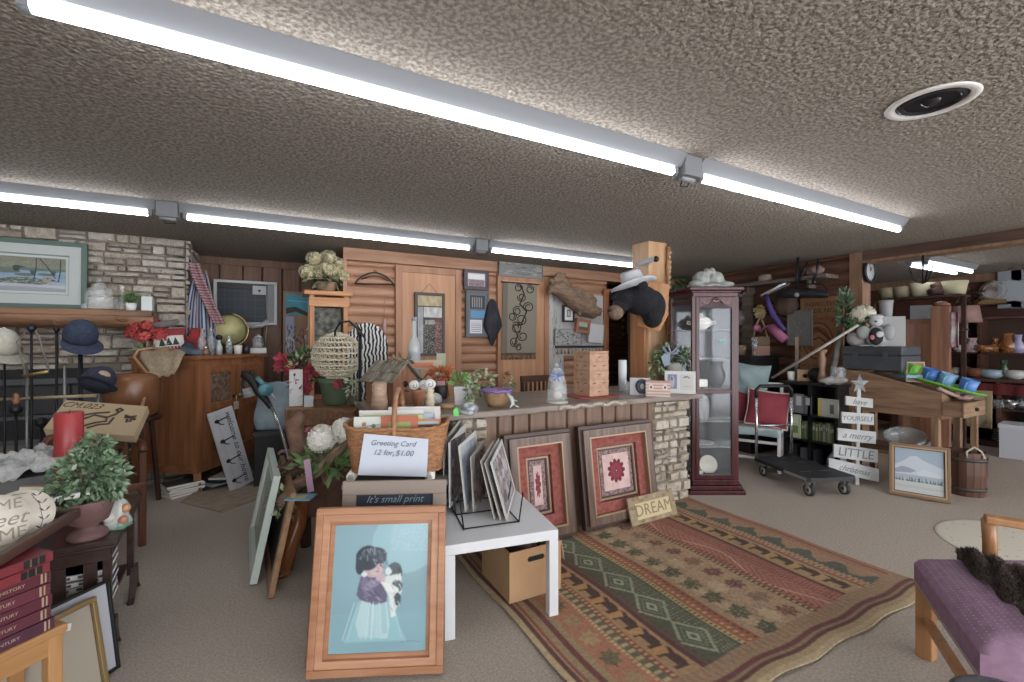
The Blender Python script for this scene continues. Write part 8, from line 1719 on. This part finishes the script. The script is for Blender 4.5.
for v in (v0, 1.5, 2.4, v1-.04): f = MB(); f.span((0,v,0), (.35,v+.035,.85), FB); f.build('upright', t)
f = MB(); f.span((.33,v0,0), (.35,v1,.85), C('4a352b')); f.build('back_panel', t)
def fc(px, u, z): q = PU(px, 341, u); return Vector((u, q.y, z))
def VL_(px, u, z, label, name, cat, prof, m, n=16, **k): return lathe_thing(name, label, cat, fc(px, u, z), [(None, prof, m)], n=n, **k)
AMB = mat('8a5224', .1, alpha=.75, spec=.8, key='amber'); z2, z3, zc2 = 1.262, 1.762, .911
B_ = lambda r, h: [(r*.5,0),(r,h*.4),(r*.9,h),(r*.85,h)]
V_ = lambda r, h: [(r*.6,0),(r,h*.35),(r*.4,h*.7),(r*.55,h)]
far = [
 (1008,8.75,z2,'amber glass pitcher on the far shelf, nearest the photo edge','glass_pitcher','pitcher',V_(.11,.26),AMB),
 (996,8.75,z2,'amber glass goblet between the amber pitcher and amber bowl','glass_goblet','glass',V_(.07,.2),AMB),
 (985,8.75,z2,'amber glass bowl on the far shelf right of the lamp','glass_bowl','bowl',B_(.13,.1),AMB),
 (972,8.75,z2,'white and pink china jug on the far shelf below the lamp shade','china_jug','jug',V_(.1,.2),mat('a5999a',.3,0,'8a6468',20)),
 (960,8.75,z2,'grey china cup on the far shelf left of the pink jug','china_cup','cup',B_(.08,.1),C('9a9a98',.3)),
 (1018,8.75,z2,'lilac glass vase at the extreme right of the far shelf','glass_vase','vase',V_(.08,.24),C('8d86a5',.2)),
 (1004,8.68,zc2,'dark green bottle on the far counter beside the blue cloth','green_bottle','bottle',V_(.07,.25),C('2f4a30',.2)),
 (992,8.68,zc2,'pale blue glass dish on the far counter','glass_dish','dish',B_(.14,.12),C('7f93a0',.3)),
 (976,8.68,zc2,'reddish brown clay bowl on the far counter','clay_bowl','bowl',B_(.14,.13),C('6e3f2a',.5)),
 (966,8.68,zc2,'small dark brown jar on the far counter next to the clay bowl','small_jar','jar',V_(.07,.15),C('4a2f22',.4)),
 (955,8.68,zc2,'grey pewter mug on the far counter','pewter_mug','mug',B_(.06,.13),C('7a7a78',.4,metal=.5)),
 (1015,8.68,zc2,'white stacked bowls on the far counter by the photo edge','stacked_bowls','bowls',B_(.1,.12),C('a5a5a2',.3)),
 (1012,8.6,.521,'silver saucepan on the middle shelf under the far counter','saucepan','pan',B_(.12,.13),CHROME),
 (1001,8.6,.521,'clear glass mixing bowl on the middle shelf under the far counter','mixing_bowl','bowl',B_(.12,.12),GL2),
 (1019,8.6,.521,'dark kettle at the photo edge under the far counter','kettle','kettle',V_(.11,.2),C('3a3a3e',.3,metal=.5)),
]
for px, u, z, lb, nm, ct, pr, m in far: VL_(px, u, z+.001, lb, nm, ct, pr, m)
for i in range(5):
    VL_(1006, 8.6, .082+i*.032, 'white dinner plate, %s in the stack under the far counter' % ('lowest','second','third','fourth','topmost')[i], 'dinner_plate', 'plate', [(.06,0),(.07,.004),(.14,.026),(.135,.03),(.06,.008),(0,.008)], C('a9aaa8', .3), group='plates under the far counter')
q = fc(985, 8.62, .082); cv = Cv(20, 20, 'a3977c'); cv.ell(.5,.5,.3,.25,'8f7f62'); picture('tan_picture', 'tan framed picture leaning against the far counter below the red cloth', (8.5, q.y+.15, .25), -PI/2, .5, .5, .05, [(.05, C('9c8a68'), .005)], cv)
q = fc(993, 8.52, .8); f = MB(); f.span((-.01,-.3,-.05), (0,.3,.05), C('5c1c1e', .9)); f.grid(lambda a_, b_: (-.015-.01*math.sin(a_*20), (a_-.5)*.6, .05-.14*b_), 30, 4, C('5c1c1e', .9)); single(f, 'red_valance', 'dark red cloth hanging under the edge of the far counter', 'cloth', q, 0)
a, b = PZ(999, 457, 0), PZ(1030, 462, 0); w = .55
t = thing('white_carton', 'white cardboard storage box on the carpet in front of the far counter', 'box', (a.x, a.y, 0), -PI/2+.1)
f = MB(); f.span((0,0,0), (w,.35,.36), C('a9adb5', .7)); f.span((w*.42,-.002,.2), (w*.5,0,.235), C('55595f')); f.build('body', t, bevel=.004); f = MB(); f.span((-.01,-.01,.36), (w+.01,.36,.41), C('b5b8be', .7)); f.build('lid', t, bevel=.004)
# wall items
q = PU(993, 291, UF-.06); t = thing('wall_plate', 'large scalloped white decorative plate hanging on the far wall', 'plate', q, -PI/2)
f = MB(); f.lathe([(0,0),(.09,.0),(.15,.02),(.155,.026),(.1,.012),(0,.01)], m=mat('a09a94', .4, 0, '7d6f6a', 9, kind='voronoi'), n=40, R=(PI/2,0,0), flute=.03, fn=12); f.build('plate', t); f = MB(); f.lathe([(.105,.014),(.12,.02),(.105,.024)], m=C('b5b0aa', .4), n=40, R=(PI/2,0,0), cap=False); f.build('ring', t)
for px, w_, lb in ((1010, .24, 'tall pale plank clock board on the far wall right of the plate'), (1024, .24, 'pale plank board at the photo edge on the far wall')):
    q = PU(px, 308, UF-.05); f = MB(); f.span((-w_/2,-.03,0), (w_/2,0,.62), C('90969c', .5)); f.span((-w_/2+.05,-.034,.1), (w_/2-.05,-.03,.4), C('a3aab2', .4)); single(f, 'wall_board', lb, 'board', q, -PI/2)
q = PU(993, 305, UF-.05); f = MB(); f.span((-.2,-.03,0), (.2,0,.1), C('5a3a28')); f.span((-.15,-.035,.02), (.15,-.03,.08), C('8a6a3a')); single(f, 'carved_plaque', 'brown carved plaque under the scalloped plate', 'plaque', q, -PI/2)
q = PU(970, 296, UF-.12); f = MB(); f.leaves((0,0,0), (.05,.14,.1), 60, .06, [C('4a2c24'), C('5c3a2e')]); single(f, 'dark_wreath', 'dark twig wreath on the far wall left of the scalloped plate', 'wreath', q, 0)
# lamp
q = fc(966, 8.7, z3+.0); q = PU(966, 341, 8.72); z_ = 1.263
t = thing('table_lamp', 'table lamp with a pinkish brown drum shade on the far shelf', 'lamp', (8.78, PU(966,341,8.78).y, z_), 0)
dd = depth(t.location); zz1 = E-(322-341)/FP*dd-z_; zz2 = E-(306-341)/FP*dd-z_; rr_ = 11.5/FP*dd
f = MB(); f.lathe([(rr_*.6,0),(rr_*.5,.02),(.02,.04),(.02,zz1)], m=C('9a9a96', .4), n=20); f.build('stand', t); f = MB(); f.lathe([(rr_,zz1-.01),(rr_*.82,zz2)], m=C('8a6a64', .9), n=28, cap=False); f.build('lamp_shade', t, th=.004)
# wooden post and cabinet in the room beyond
q = PU(941, 341, 6.9); zt = E-(306-341)/FP*depth(q); t = thing('wooden_column', 'square brown wooden column standing in the room beyond the opening', 'column', (q.x, q.y, 0), .2)
CW = wood('8a5c42', '6e4530', scale=2); f = MB(); f.span((-.08,-.08,0), (.08,.08,zt), CW); f.build('shaft', t, bevel=.006); f = MB(); f.lathe([(.07,zt),(.085,zt+.02),(.04,zt+.05),(0,zt+.055)], m=CW, n=20); f.build('cap', t)
q = PU(922, 341, 7.1); zt = E-(319-341)/FP*depth(q); t = thing('brown_cabinet', 'brown wooden cupboard behind the lime tray in the room beyond', 'cupboard', (q.x, q.y, 0), -PI/2+.35)
f = MB(); f.span((-.22,0,0), (.22,.35,zt), CW); f.build('body', t, bevel=.005); f = MB(); f.span((-.19,-.012,.1), (.19,0,zt-.06), wood('9a6648', '7d4e35')); D = f.build('door', t, bevel=.003); f = MB(); f.sph((-.15,-.025,zt*.6), .014, BRASS, 8); f.build('knob', D)
f = MB(); f.span((-.12,0,0), (.12,.02,.17), C('7f8488')); single(f, 'small_picture', 'small grey frame standing on the brown cupboard', 'frame', (q.x+.03, q.y, zt+.001), -PI/2+.35)
f = MB(); f.grid(lambda a_, b_: (.02*math.sin(a_*12), (a_-.5)*.14, .2-.4*b_), 20, 10, mat('7a4a52', .9, 0, 'a39a9a', 6)); qq = PU(950, 330, 6.86); single(f, 'hanging_cloth', 'maroon and white cloth hanging beside the wooden column', 'cloth', qq, 0, th=.01)
# tall rack with lampshades
t = thing('display_stand', 'tall dark display stand carrying the row of cream lampshades', 'stand', (7.6, 0, 0), 0)
zr = 2.0; va_, vb_ = PU(966, 341, 7.6).y, PU(872, 341, 7.6).y
f = MB(); f.span((-.15,va_,zr-.03), (.15,vb_,zr), DWOODY); f.build('shelf', t); 
for v in (va_, vb_-.04): f = MB(); f.span((-.02,v,0), (.02,v+.04,zr-.03), DWOODY); f.build('upright', t)
f = MB(); f.span((-.1,va_,1.55), (.1,vb_,1.575), DWOODY); f.build('shelf', t)
for px, lb, s_ in ((954, 'rightmost cream lampshade on the tall dark stand', .85), (922, 'large cream lampshade in the middle of the tall dark stand', .9), (903, 'tan lampshade second from the left on the tall dark stand', .75), (888, 'cream lampshade at the left end of the tall dark stand', .75)):
    q = PU(px, 341, 7.6); f = MB(); f.lathe([(.12*s_,.0),(.155*s_,.2*s_)], m=C('a39b7e' if px > 910 else '857a60', .9), n=28, cap=False); single(f, 'lampshade', lb, 'lampshade', (7.6, q.y, zr+.001), 0, 'lampshades on the tall dark stand', th=.004)
q = PU(938, 341, 7.55); f = MB(); f.sph((0,0,.05), (.1,.09,.06), C('4a3630', .9), amp=.4); f.sph((0,.0,.12), (.06,.07,.05), C('5c4438', .9), amp=.4); single(f, 'brown_hat', 'brown crumpled hat between two cream lampshades', 'hat', (7.55, q.y, zr+.001), 0)
q = PU(895, 306, 7.45); f = MB(); f.tube([(0,-.35,.02),(0,-.2,-.03),(0,0,0),(0,.2,-.02),(0,.3,.02)], [.03,.07,.06,.07,.03], C('232528', .7), 10); single(f, 'black_duffel', 'black duffel bag on the middle shelf of the tall dark stand', 'bag', (7.5, q.y, 1.65), 0)
q = PU(900, 341, 7.4); box_thing('orange_box', 'flat orange wooden box at the left of the tall dark stand', 'box', (7.42, q.y, 1.576), -PI/2, (.35,.15,.05), wood('a5683a', '8a5028'))
for px, lb in ((878, 'small lit warm bulb in the room beyond, left one'), (898, 'small lit warm bulb in the room beyond, right one')):
    q = P(px, 289, 8.3); q.y = 4.93 if q.y > 4.9 else q.y; t = thing('wall_sconce', lb, 'lamp', q, 0); f = MB(); f.sph((0,0,0), (.06,.05,.04), mat('ffe9c8', .5, emit=14, key='bulb'), 8); f.build('bulb', t); f = MB(); f.cyl((0,.03,0), (0,.12,0), .02, BRASS); f.tube([(0,.12,0),(0,.12,-.1),(0,.16,-.12)], .012, BRASS, 6); f.build('bracket', t)
q = P(965, 362, 6.0); f = MB(); f.sph((0,0,.06), (.16,.12,.06), C('b5803a', .8), amp=.4); single(f, 'orange_cloth', 'folded orange cloth on the far counter behind the mugs', 'cloth', (8.62, PU(943,341,8.62).y, .915), 0)
# ---------------------------------------------------------------- purple bench in the right foreground
A_, B_2 = PZ(914, 553, .45), PZ(980, 640, .45)
C_ = A_+Vector((.87,-.49,0))*.68; D2_ = B_2+Vector((.62,-.78,0))*.66
t = thing('upholstered_bench', 'honey wood bench with a purple dotted seat at the right edge', 'bench', (A_.x, A_.y, 0), 0)
o = Vector((A_.x, A_.y, 0)); q4 = [p_-o for p_ in (A_, B_2, D2_, C_)]
PUR = mat('7f5f76', .85, 0, '8a6a80', 30, bump=.001, bscale=200)
def bil(a_, b_): return (q4[0]*(1-a_)+q4[1]*a_)*(1-b_)+(q4[3]*(1-a_)+q4[2]*a_)*b_
f = MB()
def cush(a_, b_):
    p_ = bil(a_, b_); e = min(a_, 1-a_, b_, 1-b_); p_.z = .405+.05*min(1, e/.12)**.5; return p_
f.grid(cush, 40, 40, PUR)
nb = 24; edge = [bil(i/nb, 0) for i in range(nb)]+[bil(1, i/nb) for i in range(nb)]+[bil(1-i/nb, 1) for i in range(nb)]+[bil(0, 1-i/nb) for i in range(nb)]
top = [Vector((p_.x, p_.y, .405)) for p_ in edge]; bot_ = [Vector((p_.x, p_.y, .325)) for p_ in edge]; n = len(edge)
f._add(top+bot_, [(i, (i+1) % n, n+(i+1) % n, n+i) for i in range(n)], PUR); f.build('seat', t, normals=False)
f = MB(); DOT = C('a890a0', .8)
for i in range(1, 34):
    for j in range(1, 30):
        p_ = cush((i+.5*(j % 2))/35, j/30); f.face([(p_.x-.0035,p_.y,p_.z+.0012),(p_.x,p_.y-.0035,p_.z+.0012),(p_.x+.0035,p_.y,p_.z+.0012),(p_.x,p_.y+.0035,p_.z+.0012)], DOT)
o_ = f.build('dot_pattern', t); pass
f = MB(); f.tube([Vector((p_.x, p_.y, .328)) for p_ in edge], .006, C('8a7a72', .6), 6, closed=True); f.build('piping', t)
HN = wood('b07c4e', '96663c', scale=2, rough=.35)
for a_, b_ in ((.06,.06),(.94,.06),(.94,.94),(.06,.94)): p_ = bil(a_, b_); f = MB(); f.prism([(p_.x-.03,p_.y-.03),(p_.x+.03,p_.y-.03),(p_.x+.03,p_.y+.03),(p_.x-.03,p_.y+.03)], .325, HN); f.build('leg', t, bevel=.005)
f = MB(); f.bar(Vector((*bil(.06,.06).xy, .17)), Vector((*bil(.94,.06).xy, .17)), .03, .03, HN); f.build('stretcher', t); f = MB(); f.bar(Vector((*bil(.06,.06).xy, .19)), Vector((*bil(.06,.94).xy, .19)), .03, .03, HN); f.build('stretcher', t)
p0, p1 = PZ(990, 549, .45)-o, None; p0.z = .33; k_ = P(988, 516, 2.12)-o; k2 = P(1045, 524, 1.95)-o
f = MB(); f.tube([p0, p0+Vector((0,0,.15)), Vector((p0.x-.02,p0.y,k_.z))], .03, HN, 4); f.build('arm_post', t); f = MB(); f.bar(Vector((p0.x-.03,p0.y+.01,k_.z)), Vector((k2.x+.1,k2.y-.1,k_.z)), .06, .035, HN); f.build('arm_rail', t, bevel=.008)
# fur throw
FURB = [C('4a3f38', .95), C('5a4d44', .95), C('3c332d', .95), C('665950', .95)]
g = [PZ(957, 560, .47), PZ(957, 546, .50), PZ(1050, 556, .56), PZ(1050, 640, .47)]
o = g[0].copy(); o.z = .46; g = [p_-o for p_ in g]; f = MB(); r_ = random.Random(4)
def fs(a_, b_): p_ = (g[0]*(1-a_)+g[3]*a_)*(1-b_)+(g[1]*(1-a_)+g[2]*a_)*b_; p_.z = .012+.05*math.sin(PI*b_)*min(1, 3*a_+.3)+.012*math.sin(a_*20+b_*7); return p_
f.grid(fs, 40, 20, FURB[0])
for i in range(9000):
    p_ = fs(r_.random(), r_.random()); d_ = Vector((r_.uniform(-1,1), r_.uniform(-1,1)-.3, r_.uniform(.2,1.2))).normalized()*r_.uniform(.01,.022); s_ = Vector((r_.uniform(-1,1), r_.uniform(-1,1), 0)).normalized()*.0022; f._add([p_-s_, p_+s_, p_+d_], [(0,1,2)], r_.choice(FURB))
single(f, 'fur_throw', 'shaggy dark brown fur throw lying on the purple bench', 'throw', o, 0, th=0, normals=False)
# leather stool
q = P(1020, 700, 1.13); f = MB(); f.lathe([(.13,0),(.15,.03),(.155,.3),(.15,.44),(.13,.485),(.11,.49),(.09,.48),(0,.475)], m=mat('3c3a3e', .3, 0, '57555a', 9, bump=.004, bscale=20), n=36); single(f, 'leather_pouf', 'dark grey leather pouf on the carpet in the lower right corner', 'pouf', (q.x, q.y, .002), 0)
